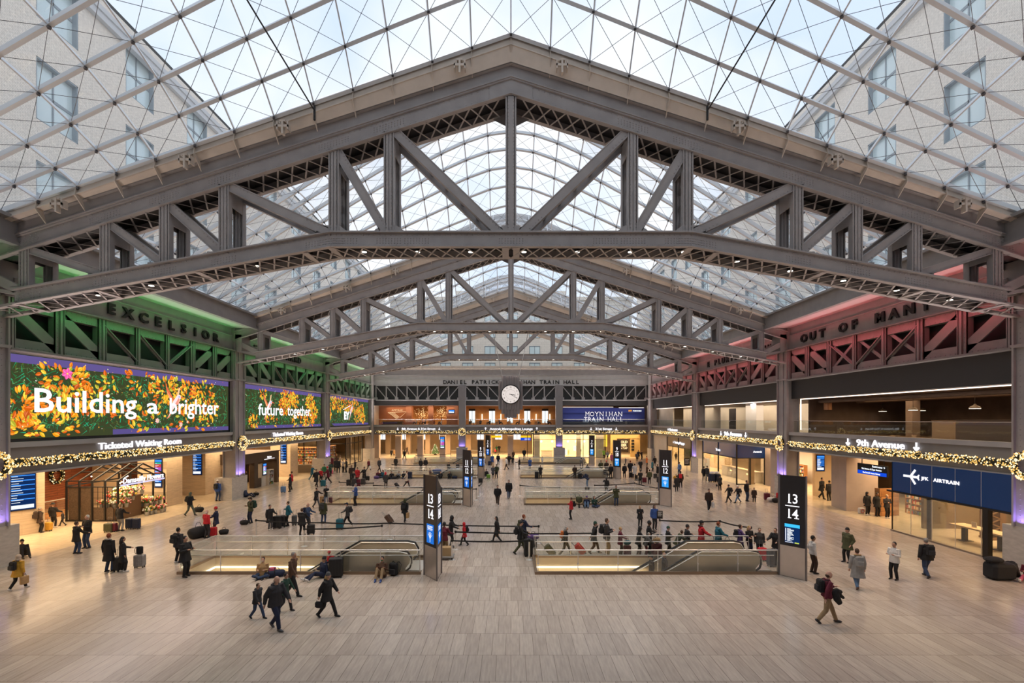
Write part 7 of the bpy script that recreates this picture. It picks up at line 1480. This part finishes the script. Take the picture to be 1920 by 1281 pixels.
# ---------------------------------------------------------------- right-hand floor
person(1550, 1168, 1074, 82, 'walk', 'bp', 'mr', 'short', 'kh', 'bald:bn', 'A', 'balding man in a maroon jumper carrying his jacket', bag='s', bagcol='k', shoes='dk')
q = gp(1550, 1168); t = thing('jacket_over_arm', 'black jacket draped over the arm of the balding man in maroon', 'jacket', (q.x+.26, q.y-.10, 1.06), .2); mb = MB(); mb.tube([(-.22, 0, .06), (0, -.02, .08), (.2, 0, .02)], [.07, .1, .06], 8); mb.tube([(-.12, -.03, .05), (-.02, -.05, -.18), (.12, -.04, -.36)], [.12, .13, .09], 8, sx=.6); mb.tube([(.05, .02, .03), (.2, .02, -.12), (.32, .02, -.2)], [.09, .07, .05], 7); REMESH.append((mb.build('garment', cloth('k'), t, smooth=True), .018))
person(1589, 1055, 993, -80, 'stand', 'kk', 'ol', 'mid', 'k', 'beanie:k', 'A', 'man in an olive parka and black beanie', puff=1)
person(1608, 1104, 1032, 165, 'walk', 'dd', 'lg', 'long', 'lj', 'short:bn', 'A', 'woman in long grey coat with fur hood', bag='s', bagcol='lg', hood='tan', shoes='br', puff=1)
person(1677, 1087, 1020, -70, 'stand', 'pp', 'w', 'jacket', 'k', 'short:bk', 'B', 'man in white and black tracksuit with a phone')
person(1738, 1083, 1012, 172, 'walk', 'dd', 'k', 'jacket', 'j', 'short:gy', 'A', 'grey-haired man in black jacket and jeans walking away', bag='s', puff=1)
person(1930, 1088, 1.65, -60, 'sitl', 'pp', 'mr', 'jacket', 'pk', 'short:bn', 'A', 'person in pink trousers sitting against the first column plinth', shoes='w')
q = gp(1878, 1086); t = thing('covered_luggage', 'big black cloth-covered heap of luggage by the first plinth', 'bag', (q.x, q.y, 0)); mb = MB(); rbox(mb, (-.1, 0, 0), (1.0, .65, .75), .15); mb.ball((-.35, 0, .85), .3, 8, 6, (1.3, 1, .45)); mb.tube([(.3, 0, .6), (.75, .05, .12)], [.3, .12], 8); REMESH.append((mb.build('cloth_cover', cloth('k'), t, smooth=True), .025))
person(1329, 958, 918, -8, 'walk', 'dd', 'dbr', 'jacket', 'k', 'short:bk', 'B', 'young man in an open dark jacket walking alone', hand='bR', handcol='w', shoes='w')
person(1367, 942, 910, -95, 'walk', 'fb', 'k', 'mid', 'k', 'short:bk', 'B', 'walker in black leading the group past the ticket office', bag='s', bagcol='dg')
person(1384, 943, 912, -88, 'walk', 'fb', 'k', 'mid', 'lj', 'beanie:w', 'A', 'white-hatted walker in the group past the ticket office', bag='s', bagcol='g')
person(1400, 940, 903, 30, 'stand', 'dd', 'k', 'jacket', 'j', 'short:bk', 'A', 'man in black and jeans facing the other way in the walking group')
person(1414, 942, 916, -20, 'stand', 'dd', 'dbr', 'long', 'k', 'short:bk', 'B', 'small person in a long dark maroon coat')
person(1350, 920, 892, 170, 'stand', 'od', 'k', 'mid', 'k', 'short:bk', 'A', 'person in black bending by the ticket office glass', lean=20, hand='hR')
person(1320, 901, 876, 150, 'stand', 'dd', 'k', 'jacket', 'k', 'short:bk', 'B', 'person in black at the blue luggage trolleys')
person(1326, 902, 875, 120, 'stand', 'do', 'dg', 'jacket', 'g', 'short:bn', 'B', 'person in grey at the blue luggage trolleys')
for x, l in ((1336, 'blue luggage trolley heaped with white bags beside the person in grey'), (1344, 'second blue luggage trolley, closer to the bending person')): q = gp(x, 904); t = thing('luggage_trolley', l, 'trolley', (q.x, q.y, 0)); mb = MB(); rbox(mb, (0, 0, .1), (.7, .6, .8), .08); mb.build('blue_tub', cloth('n'), t); mb = MB(); mb.ball((0, 0, 1.0), .35, 8, 6, (1, .9, .5)); mb.build('white_bags', cloth('w'), t); prt('wheel', t, BLACK, [(sx*.25-.04, sx*.25+.04, sy*.2-.05, sy*.2+.05, 0, .12) for sx in (-1, 1) for sy in (-1, 1)])
person(1269, 922, 893, 175, 'stand', 'dd', 'k', 'long', 'k', 'short:bk', 'B', 'person in long black beside the platform 11/12 pylon', hand='hR'); person(1276, 915, 885, 160, 'stand', 'dd', 'dbr', 'mid', 'k', 'short:bk', 'C', 'person with a red pack beyond the platform 11/12 pylon', bag='s', bagcol='r'); person(1274, 892, 868, -60, 'stand', 'dd', 'lb', 'jacket', 'j', 'short:bk', 'B', 'person in pale blue behind the platform 11/12 pylon'); q = gp(1268, 900); duffel(q.x, q.y, 0, .2, 'ye', 'yellow bag piled up behind the platform 11/12 pylon', .6, .25)
person(1540, 935, 897, 20, 'walk', 'pd', 'k', 'mid', 'k', 'short:bk', 'B', 'person in black raising an arm between the gallery piers'); person(1555, 939, 903, 175, 'stand', 'dd', 'k', 'jacket', 'k', 'short:bk', 'B', 'person in black seen from behind at the gallery stall')
person(1626, 966, 925, 5, 'stand', 'dd', 'k', 'mid', 'k', 'raised:k', 'B', 'first of three people waiting by the air train glass, beside a carrier bag', shoes='w'); person(1645, 968, 926, -5, 'stand', 'dd', 'k', 'mid', 'k', 'short:bk', 'C', 'middle one of three people waiting by the air train glass'); person(1663, 972, 930, 0, 'stand', 'pp', 'dk', 'jacket', 'k', 'short:bl', 'A', 'third person waiting by the air train glass, holding a phone', shoes='w')
q = gp(1615, 963); t = thing('shopping_bag', 'white carrier bag with red rings on the floor by the waiting people', 'bag', (q.x, q.y, 0)); mb = MB(); rbox(mb, (0, 0, 0), (.4, .25, .42), .05); mb.build('body', cloth('w'), t); mb = MB(); mb.tube([(.12*math.cos(a), -.13, .2+.12*math.sin(a)) for a in [.5236*i for i in range(12)]], .02, 4, closed=True); mb.build('red_ring', cloth('r'), t)
for x, y, c, l, hh in ((1438, 938, 'mr', 'maroon suitcase topped with a grey bag near the second plinth', .55), (1461, 941, 'r', 'scarlet suitcase half hidden by the 9th Avenue side 13/14 pylon', .7)): q = gp(x, y); suitcase(q.x, q.y, 0, 0, c, l, hh)
for x, y, c, l in ((1446, 941, 'w', 'white bag on the floor near the second plinth'), (1452, 942, 'k', 'black bag heap between the white bag and the scarlet suitcase')): q = gp(x, y); duffel(q.x, q.y, 0, 0, c, l, .6, .2)
# ---------------------------------------------------------------- left-hand floor
person(143, 1039, 981, 160, 'stand', 'oo', 'k', 'mid', 'j', 'short:bn', 'A', 'woman in a black coat and boots facing the white-haired man'); person(164, 1028, 969, -15, 'stand', 'pp', 'k', 'jacket', 'j', 'short:wh', 'A', 'white-haired man in a black jacket before the flower stall', puff=1)
person(204, 1073, 1004, 178, 'stand', 'dd', 'k', 'long', 'j', 'short:rd', 'A', 'person in a black coat and grey hood seen from behind', hood='lg', shoes='dk'); person(230, 1073, 1010, 140, 'stand', 'do', 'k', 'long', 'k', 'long:bk', 'B', 'long-haired woman in black reaching for her luggage', shoes='w')
q = gp(219, 1072); suitcase(q.x, q.y, 0, 0, 'k', 'black suitcase between the two people seen from behind', .6, .3); q = gp(262, 1064); q = suitcase(q.x, q.y, 0, .2, 'lg', 'silver suitcase with a black backpack on top', .55, .44).location; backpack(None, 'k', 'round black backpack on top of the silver suitcase', .8, (q.x, q.y, .80), .3)
person(225, 996, 948, 172, 'stand', 'od', 'k', 'jacket', 'lg', 'short:bl', 'A', 'man in black jacket and pale trousers at the flower stall'); q = gp(204, 998); suitcase(q.x, q.y, 0, .1, 'ol', 'olive suitcase of the shopper at the flower stall', .5, .5); q = gp(215, 997); suitcase(q.x, q.y, 0, .1, 'mr', 'narrow maroon suitcase at the flower stall', .5, .25)
for x, l in ((243, 'dark blue suitcase beside the flower stall shopper'), (256, 'wide dark blue suitcase, further from the flower stall shopper')): q = gp(x, 992); suitcase(q.x, q.y, 0, 0, 'n', l, .62, .42, handle=False)
person(75, 999, 954, 150, 'stand', 'dd', 'dbr', 'mid', 'k', 'short:gy', 'A', 'person with a bulky dark pack below the departures board', bag='big', bagcol='dbr'); person(99, 990, 946, 170, 'stand', 'od', 'k', 'jacket', 'k', 'hat:k', 'B', 'person in a black brimmed hat by the departures board', puff=1, shoes='w'); person(118, 986, 959, -60, 'walk', 'dd', 'dk', 'jacket', 'dk', 'short:bk', 'B', 'small child in patterned dark clothes by the flower stall')
q = gp(90, 996); suitcase(q.x, q.y, 0, .2, 'ye', 'yellow and black suitcase beside the person in the brimmed hat', .5, .4)
person(33, 1106, 1043, 175, 'walk', 'dd', 'ye', 'mid', 'k', 'raised:cr', 'A', 'person in a yellow coat with pale fur hood', bag='s', bagcol='k', hand='bL', handcol='tan', shoes='w', puff=1)
person(42, 1044, 1.6, 60, 'sit', 'pp', 'k', 'jacket', 'k', 'beanie:k', 'B', 'person in black sitting against the first plinth on the screen side')
person(356, 967, 925, 88, 'walk', 'dp', 'k', 'jacket', 'gg', 'raised:gg', 'B', 'hooded walker in black and grey-green with a phone', bag='s'); q = gp(373, 960); duffel(q.x, q.y, 0, 0, 'k', 'black bag lying on the open floor near the hooded walker', .6, .2)
person(339, 928, 892, 100, 'stand', 'do', 'br', 'mid', 'k', 'short:bn', 'B', 'person in a brown coat in the waiting area')
person(408, 940, 902, 175, 'stand', 'dd', 'b', 'jacket', 'j', 'beanie:w', 'A', 'person in blue with a white hat at the second plinth', bag='s')
person(462, 932, 1.7, 75, 'sitl', 'dp', 'n', 'jacket', 'n', 'short:bk', 'B', 'person in navy reclining on the floor at the second plinth', lean=-25); q = gp(480, 929); duffel(q.x, q.y, 0, 0, 'k', 'black bag at the feet of the reclining person', .5, .14)
person(544, 922, 891, -80, 'stand', 'od', 'k', 'mid', 'k', 'short:bk', 'B', 'person in black with a pale suitcase near the kiosk'); person(547, 918, 886, -70, 'stand', 'dd', 'r', 'jacket', 'k', 'short:bn', 'A', 'person in red just behind the one with a pale suitcase'); q = gp(531, 924); suitcase(q.x, q.y, 0, 0, 'lb', 'pale grey suitcase with a black bag strapped on top', .55, .42)
person(585, 900, 874, 90, 'walk', 'dO', 'te', 'mid', 'te', 'beanie:w', 'A', 'person dressed all in teal near the third plinth', shoes='te'); person(593, 913, 881, 60, 'walk', 'bo', 'k', 'long', 'k', 'short:bn', 'B', 'person in a long black coat with a teal suitcase'); q = gp(606, 912); suitcase(q.x, q.y, 0, 0, 'te', 'teal suitcase in front of the long black coat', .6, .5)
person(602, 888, 866, 0, 'stand', 'pp', 'k', 'mid', 'k', 'short:bk', 'B', 'person in black with a white scarf against the third plinth', hood='w')
person(602, 905, 880, 0, 'stand', 'oo', 'r', 'jacket', 'k', 'short:bn', 'B', 'person in a red jumper in the crowd at the third plinth'); person(615, 907, 876, -60, 'walk', 'oo', 'mr', 'mid', 'k', 'beanie:r', 'A', 'striding person in maroon with a white sash'); q = gp(622, 889); suitcase(q.x, q.y, 0, 0, 'pk', 'pink suitcase in the crowd at the third plinth', .5, .3)
person(608, 898, 872, 0, 'stand', 'dd', 'gn', 'jacket', 'k', 'short:bk', 'B', 'person in bright green in the crowd at the third plinth')
for i, (x, y, tp, c, hr, l) in enumerate(((622, 878, 857, 'mr', 'beanie:lm', 'person in a lime hat queueing at the third plinth'), (628, 884, 861, 'dk', 'short:bk', 'queueing person in charcoal, next to the third plinth'), (631, 876, 851, 'br', 'short:bl', 'fair-haired person queueing beyond the third plinth'), (634, 887, 860, 'k', 'short:bk', 'person in black at the head of the crowd by the third plinth'), (638, 876, 855, 'cr', 'short:bn', 'person in a cream jacket queueing beyond the third plinth'), (619, 893, 868, 'gr', 'short:bk', 'person in dark green crouched over bags by the third plinth'))): person(x, y, tp, [20, 160, 90, 180, -60, 60][i], 'stand', ['dd', 'oo', 'dd', 'dd', 'kk', 'oo'][i], c, 'mid', 'k', hr, 'AB'[i % 2], l)
person(643, 886, 863, 60, 'stand', 'oo', 'cr', 'jacket', 'k', 'short:bn', 'B', 'person in a pale jacket talking near the third plinth'); person(647, 886, 862, -60, 'stand', 'oo', 'k', 'mid', 'k', 'short:bk', 'A', 'person in black talking to the one in the pale jacket')
person(666, 885, 864, -100, 'stand', 'Od', 'k', 'jacket', 'dk', 'short:bn', 'B', 'person in black stretching out an arm'); person(691, 882, 862, 150, 'walk', 'dd', 'mr', 'jacket', 'k', 'short:bl', 'A', 'person in maroon with a white bag on the hip', hand='bL', handcol='w'); person(711, 885, 860, 60, 'walk', 'dd', 'dg', 'jacket', 'k', 'short:bk', 'A', 'person in dark grey striding alone'); person(742, 879, 858, 180, 'stand', 'dd', 'k', 'mid', 'k', 'short:bk', 'B', 'person in black seen from behind near the third well')
person(659, 902, 874, 20, 'stand', 'dd', 'dbr', 'jacket', 'k', 'short:bn', 'C', 'person in dark brown standing over piled luggage'); person(661, 911, 884, 40, 'stand', 'oo', 'k', 'mid', 'k', 'short:bn', 'A', 'person in black leaning over piled luggage', lean=15); person(670, 907, 878, -10, 'stand', 'dd', 'r', 'mid', 'k', 'short:bk', 'B', 'person in a red coat among piled luggage'); person(683, 907, 877, -20, 'stand', 'oo', 'k', 'mid', 'k', 'short:bk', 'B', 'person in black with two black cases')
for x, y, c, l, hh in ((655, 911, 'k', 'black suitcase left of the luggage pile by the second well', .6), (664, 913, 'dk', 'charcoal suitcase in the luggage pile by the second well', .8), (672, 912, 'mr', 'maroon suitcase in the luggage pile by the second well', .7), (681, 909, 'dg', 'grey suitcase of the person with two black cases', .6), (689, 901, 'k', 'second case of the person with two black cases', .45)): q = gp(x, y); suitcase(q.x, q.y, 0, 0, c, l.replace(' left of', ' beside'), hh)
for i, (x, c, hr, l) in enumerate(((709, 'mr', 'short:bk', 'seated person in maroon at the end of the floor group'), (719, 'te', 'short:bk', 'seated person in teal in the floor group'), (728, 'n', 'short:bk', 'seated person in navy in the middle of the floor group'), (738, 'k', 'short:bn', 'seated person in black in the floor group'), (751, 'lg', 'short:bn', 'seated person in pale grey in the floor group'), (758, 'k', 'beanie:k', 'seated person in a black beanie beside the blue pack'))): person(x, 896, 1.6, [20, -10, 0, 10, -5, 20][i], ['sit', 'sitx'][i % 2], 'pp', c, 'jacket', ['k', 'j'][i % 2], hr, 'ABA'[i % 3], l)
for x, c, l in ((706, 'pu', 'purple duffel bag at the end of the floor group'), (733, 'k', 'black duffel bag in the middle of the floor group'), (744, 'dk', 'charcoal duffel bag in the floor group')): q = gp(x, 898); duffel(q.x, q.y, 0, 0, c, l, .6, .18)
q = gp(773, 895); suitcase(q.x, q.y, 0, 0, 'n', 'tall navy pack at the end of the floor group, by the second well', .75, .5)
person(723, 915, 887, 170, 'stand', 'dd', 'dk', 'mid', 'dk', 'raised:r', 'B', 'person with a red hood behind the belt'); person(762, 914, 884, 95, 'walk', 'rd', 'cr', 'mid', 'k', 'short:bn', 'A', 'woman in a cream coat pulling a case', hand='hR', handcol='r'); q = gp(748, 915); suitcase(q.x, q.y, .03, R(85), 'k', 'tilted black suitcase pulled by the woman in cream', .55, .36, .25, tilt=-42)
person(789, 883, 861, 178, 'stand', 'dd', 'k', 'jacket', 'k', 'short:bk', 'B', 'one of a pair in black beyond the second well, with dark trousers'); person(798, 883, 860, 182, 'stand', 'dd', 'k', 'jacket', 'cr', 'short:bk', 'A', 'one of a pair in black beyond the second well, with pale trousers')
person(758, 862, 844, 150, 'walk', 'dd', 'k', 'jacket', 'k', 'short:bk', 'B', 'person in black by the first end hall pier'); person(763, 852, 837, 60, 'walk', 'dd', 'dbr', 'jacket', 'k', 'short:bk', 'B', 'person in dark brown between the end hall piers'); person(734, 857, 843, 0, 'stand', 'dd', 'k', 'mid', 'k', 'short:bk', 'B', 'person in black at a stand in the end hall'); person(739, 857, 843, 0, 'stand', 'dd', 'tan', 'mid', 'br', 'short:bn', 'B', 'person in tan at a stand in the end hall')
for i, (x, y, c, l) in enumerate(((841, 879, 'k', 'seated person in black behind the third screen-side well'), (858, 879, 'dk', 'long-haired seated person behind the third screen-side well'), (845, 896, 'k', 'person in black seated against the second screen-side well'), (806, 892, 'mr', 'person in maroon lying low near the blue pack'), (828, 896, 'k', 'person seated beside the big blue pack'))): person(x, y, 1.6, [20, 0, 0, 70, -10][i], ['sitx', 'sit', 'sit', 'sitl', 'sit'][i], 'pp', c, 'jacket', 'k', ['short:bk', 'long:bn', 'long:bk', 'short:bn', 'short:bk'][i], 'A', l)
q = gp(819, 893); duffel(q.x, q.y, .25, .2, 'b', 'big blue pack standing near the second screen-side well', .9, .35); q = gp(854, 896); duffel(q.x, q.y, 0, 0, 'n', 'navy bag against the second screen-side well', .6, .16)
# ---------------------------------------------------------------- far centre
FAR = [(912, 893, 1.6, 0, 'sitx', 'k', 'k', 'short:bn', 'seated person in black by a green bag'), (924.5, 898, 874, 0, 'stand', 'g', 'dk', 'long:bn', 'person in a long grey-brown coat beyond the green bag'), (931, 897, 872, -20, 'stand', 'ol', 'k', 'short:bk', 'person in dark olive beside the grey-brown coat'),
 (923, 873, 853, 0, 'stand', 'b', 'k', 'short:wh', 'person in bright blue by the platform 9/10 pylon'), (934, 872, 852, 160, 'stand', 'k', 'j', 'short:bk', 'person in black and jeans near the bright blue one'), (950, 880.5, 858, -80, 'walk', 'w', 'k', 'short:bk', 'striding person in white sleeves'), (954.5, 873, 853, 180, 'stand', 'k', 'dk', 'short:bk', 'person in black seen from behind past the striding one'),
 (961, 872, 856, 180, 'stand', 'dg', 'k', 'short:bk', 'person in dark grey with a backpack in the far aisle'), (962.5, 862, 846, 0, 'stand', 'br', 'k', 'short:bn', 'tall person in brown in the far aisle'), (974, 880, 859, -100, 'stand', 'k', 'k', 'short:gy', 'person in black at the corner of the third 9th Avenue side well'),
 (983, 862, 842, 0, 'stand', 'k', 'k', 'short:bk', 'person in black behind the last row railing'), (993.7, 880, 860, 0, 'stand', 'b', 'k', 'beanie:b', 'person in blue with a blue hood'), (1016.7, 871, 857, 150, 'stand', 'w', 'w', 'short:bk', 'person in a white coat beyond the third well'), (1013, 897, 873, 0, 'stand', 'k', 'k', 'short:bk', 'person in black with a phone beside a tall case'),
 (1077, 897, 873, 0, 'stand', 'dbr', 'dk', 'short:bk', 'person in dark brown standing at the third well escalator'), (1090, 881, 860, 150, 'stand', 'g', 'k', 'short:bk', 'person in slate grey behind the third well'), (928.6, 852, 842, 0, 'stand', 'r', 'k', 'short:bn', 'person in red in the far aisle'), (931, 845, 832, 0, 'stand', 'gn', 'k', 'short:bk', 'person in green in the far end hall'),
 (936, 846, 832, 0, 'stand', 'k', 'k', 'short:bk', 'person in black in the far end hall beside the one in green'), (906, 896, 876, 90, 'stand', 'k', 'k', 'short:bk', 'person in black beside the platform 9/10 pylon'), (1105, 894, 873, -20, 'stand', 'n', 'w', 'short:bk', 'person in navy at the third well escalator'), (1102, 914, 1.65, -120, 'stand', 'n', 'lj', 'short:bk', 'person in navy bending over a striped case'),
 (1131, 894, 867, 20, 'stand', 'ol', 'g', 'short:bn', 'person in olive beside the wheelchair'), (1137, 890, 865, 0, 'stand', 'dbr', 'k', 'cap:r', 'person in a red cap behind the wheelchair'), (1144, 897, 871, 180, 'stand', 'k', 'k', 'short:bk', 'person in black beside the platform 9/10 pylon, 9th Avenue side'), (1132, 860, 843, 0, 'stand', 'lm', 'k', 'short:bk', 'person in a lime green vest'),
 (1139, 863, 846, 180, 'stand', 'lg', 'k', 'short:gy', 'person in a light grey hood'), (1147, 869, 851, 0, 'stand', 'pk', 'dk', 'short:bn', 'person in pale pink'), (1171, 896, 871, 180, 'stand', 'k', 'k', 'short:bk', 'tall figure in black against the platform 9/10 pylon'), (1173, 870, 860, 0, 'stand', 'g', 'n', 'short:bk', 'person in grey beyond the platform 9/10 pylon'),
 (1182, 893, 864, 170, 'stand', 'k', 'n', 'short:rd', 'person in black with cases in the far crowd'), (1190, 897, 871, 170, 'stand', 'w', 'j', 'short:bk', 'person in white and black with jeans in the far crowd'), (1194, 865, 849, 0, 'stand', 'g', 'k', 'short:wh', 'white-haired person at the drinks shop'), (1200.6, 910, 883, 175, 'stand', 'k', 'k', 'short:bk', 'person in black beside the wheeled pushchair in the far crowd'),
 (1201, 884, 863, 0, 'stand', 'k', 'k', 'short:bk', 'person in black with a pink hat in front of the far crowd'), (1213, 895, 872, 90, 'stand', 'br', 'br', 'short:bn', 'person in brown in the far crowd'), (1218, 908, 882, 180, 'stand', 'ol', 'k', 'short:bn', 'person in olive black with a dark handbag in the far crowd'), (1212.6, 876, 856, 60, 'stand', 'or', 'k', 'short:bk', 'person in orange in the far crowd'),
 (1227.7, 875, 856, 0, 'walk', 'k', 'k', 'short:bk', 'person in black walking at the far corner plinth'), (1233, 894, 872, 120, 'stand', 'k', 'dk', 'short:bn', 'person in black behind the platform 11/12 pylon, with a grey case'), (1237, 920, 890, 170, 'stand', 'dk', 'j', 'short:bn', 'person in charcoal tight beside the platform 11/12 pylon'), (1197, 862, 845, 0, 'stand', 'k', 'k', 'short:bk', 'person in black in the drinks shop doorway'),
 (1203, 862, 846, 30, 'stand', 'dbr', 'k', 'short:bk', 'person in dark brown in the drinks shop doorway'), (1223, 884, 864, 90, 'stand', 'te', 'k', 'short:bn', 'person in a teal top near the far corner plinth'), (1088, 853, 841, 0, 'stand', 'k', 'k', 'short:bk', 'person in black inside the cream cafe'), (1066, 853, 843, 0, 'stand', 'tan', 'tan', 'short:bn', 'person in tan inside the cream cafe'),
 (1020, 852, 838, 0, 'stand', 'k', 'k', 'short:bk', 'person behind the cream cafe counter'), (1034, 852, 838, 180, 'stand', 'k', 'k', 'short:bk', 'person in black at the cream cafe counter'), (782, 846, 843, 0, 'stand', 'k', 'k', 'short:bk', 'person in black by the second end hall pier'), (690, 840, 824, 60, 'walk', 'k', 'w', 'short:bk', 'person in black and white passing the far corner column'),
 (576, 880, 854, 180, 'stand', 'k', 'k', 'short:bk', 'person in black at the counter of the dark glass shop'), (1446, 900, 880, 0, 'stand', 'k', 'k', 'short:bk', 'person in black at the edge of the ticket office pier'), (462, 905, 884, 0, 'stand', 'dbr', 'k', 'short:bn', 'person in dark brown at the kiosk shelves'), (506, 893, 873, 180, 'stand', 'k', 'k', 'short:bk', 'person in black behind the white magazine rack')]
for i, (x, y, tp, hd, po, c, pa, hr, l) in enumerate(FAR):
    if l.startswith('person in navy bending'): person(x, y, 1.65, hd, 'stand', 'oo', c, 'jacket', pa, hr, 'B', l, lean=55, bag='s', bagcol='n'); continue
    person(x, y, tp, hd, po, ['dd', 'pp', 'kk', 'do'][i % 4], c, ['jacket', 'mid', 'jacket', 'long'][i % 4] if po == 'stand' else 'jacket', pa, hr, 'ABC'[i % 3], l, bag='s' if 'black and jeans near' in l or 'backpack' in l else None)
for x, y, c, l, hh in ((1006, 897, 'k', 'tall black suitcase beside the person with a phone by the third well', .75), (901, 906, 'k', 'black suitcase with a white bag on top by the platform 9/10 pylon', .5), (916, 897, 'lm', 'lime green bag beside the seated person in black', .4), (1087, 897, 'k', 'black suitcase against the third well escalator', .55), (1101, 919, 'dg', 'striped case under the bending person in navy', .3), (1183, 896, 'k', 'black suitcase in the far crowd, beside the jeans', .6), (1229, 897, 'dg', 'grey suitcase of the person behind the platform 11/12 pylon', .5), (1208, 905, 'mr', 'maroon suitcase in the far crowd', .5), (919, 873, 'n', 'navy suitcase of the person in bright blue', .6)):
    q = gp(x, y); suitcase(q.x, q.y, 0, 0, c, l, hh, .45, .3)
for x, y, l in ((1137, 897, 'empty wheelchair beside the third 9th Avenue side well'), (1196, 909, 'pushchair with big wheels in the far crowd')):
    q = gp(x, y); t = thing('wheelchair' if 'chair b' in l or 'empty' in l else 'pushchair', l, 'wheelchair' if 'empty' in l else 'pushchair', (q.x, q.y, 0), .6)
    prt('seat', t, cloth('k'), [(-.22, .22, -.22, .22, .45, .52)]); prt('backrest', t, cloth('k'), [(-.22, .22, .2, .25, .5, 1.0)])
    for sx in (-1, 1): mb = MB(); mb.tube([(sx*.28, .3*math.cos(a), .31+.3*math.sin(a)) for a in [.3927*i for i in range(16)]], .025, 4, closed=True); mb.build('wheel', P('wheel_grey', (.25, .25, .25), .4, .4), t)
r = random.Random(8)
for i in range(13):
    x = (-17.0+i*1.5) if i < 4 else (-7.3+(i-4)*1.75)
    o = person(0, 0, 1.62, r.uniform(-150, 150), 'sit', 'pp', r.choice(['k', 'dk', 'br', 'lg', 'n', 'w', 'mr']), 'jacket', 'k', r.choice(['short:bk', 'long:bn', 'short:bn']), 'AB'[i % 2], 'person sitting at the upstairs lounge tables behind the glass balustrade', z=6.0, pos=V3(x, 84.3+(i % 3)*.5, 0)); o['group'] = 'lounge guests upstairs'
# ---------------------------------------------------------------- one evaluation turns the joined limbs into continuous skins
for o, vx in REMESH:
    m = o.modifiers.new('r', 'REMESH'); m.mode = 'VOXEL'; m.voxel_size = vx; m.use_smooth_shade = True
    m2 = o.modifiers.new('s', 'SMOOTH'); m2.factor = .5; m2.iterations = 3 if vx < .014 else 1
bpy.context.view_layer.update(); dg = bpy.context.evaluated_depsgraph_get()
new = [(o, bpy.data.meshes.new_from_object(o.evaluated_get(dg))) for o, _ in REMESH]
for o, me in new: o.modifiers.clear(); old = o.data; o.data = me; bpy.data.meshes.remove(old)
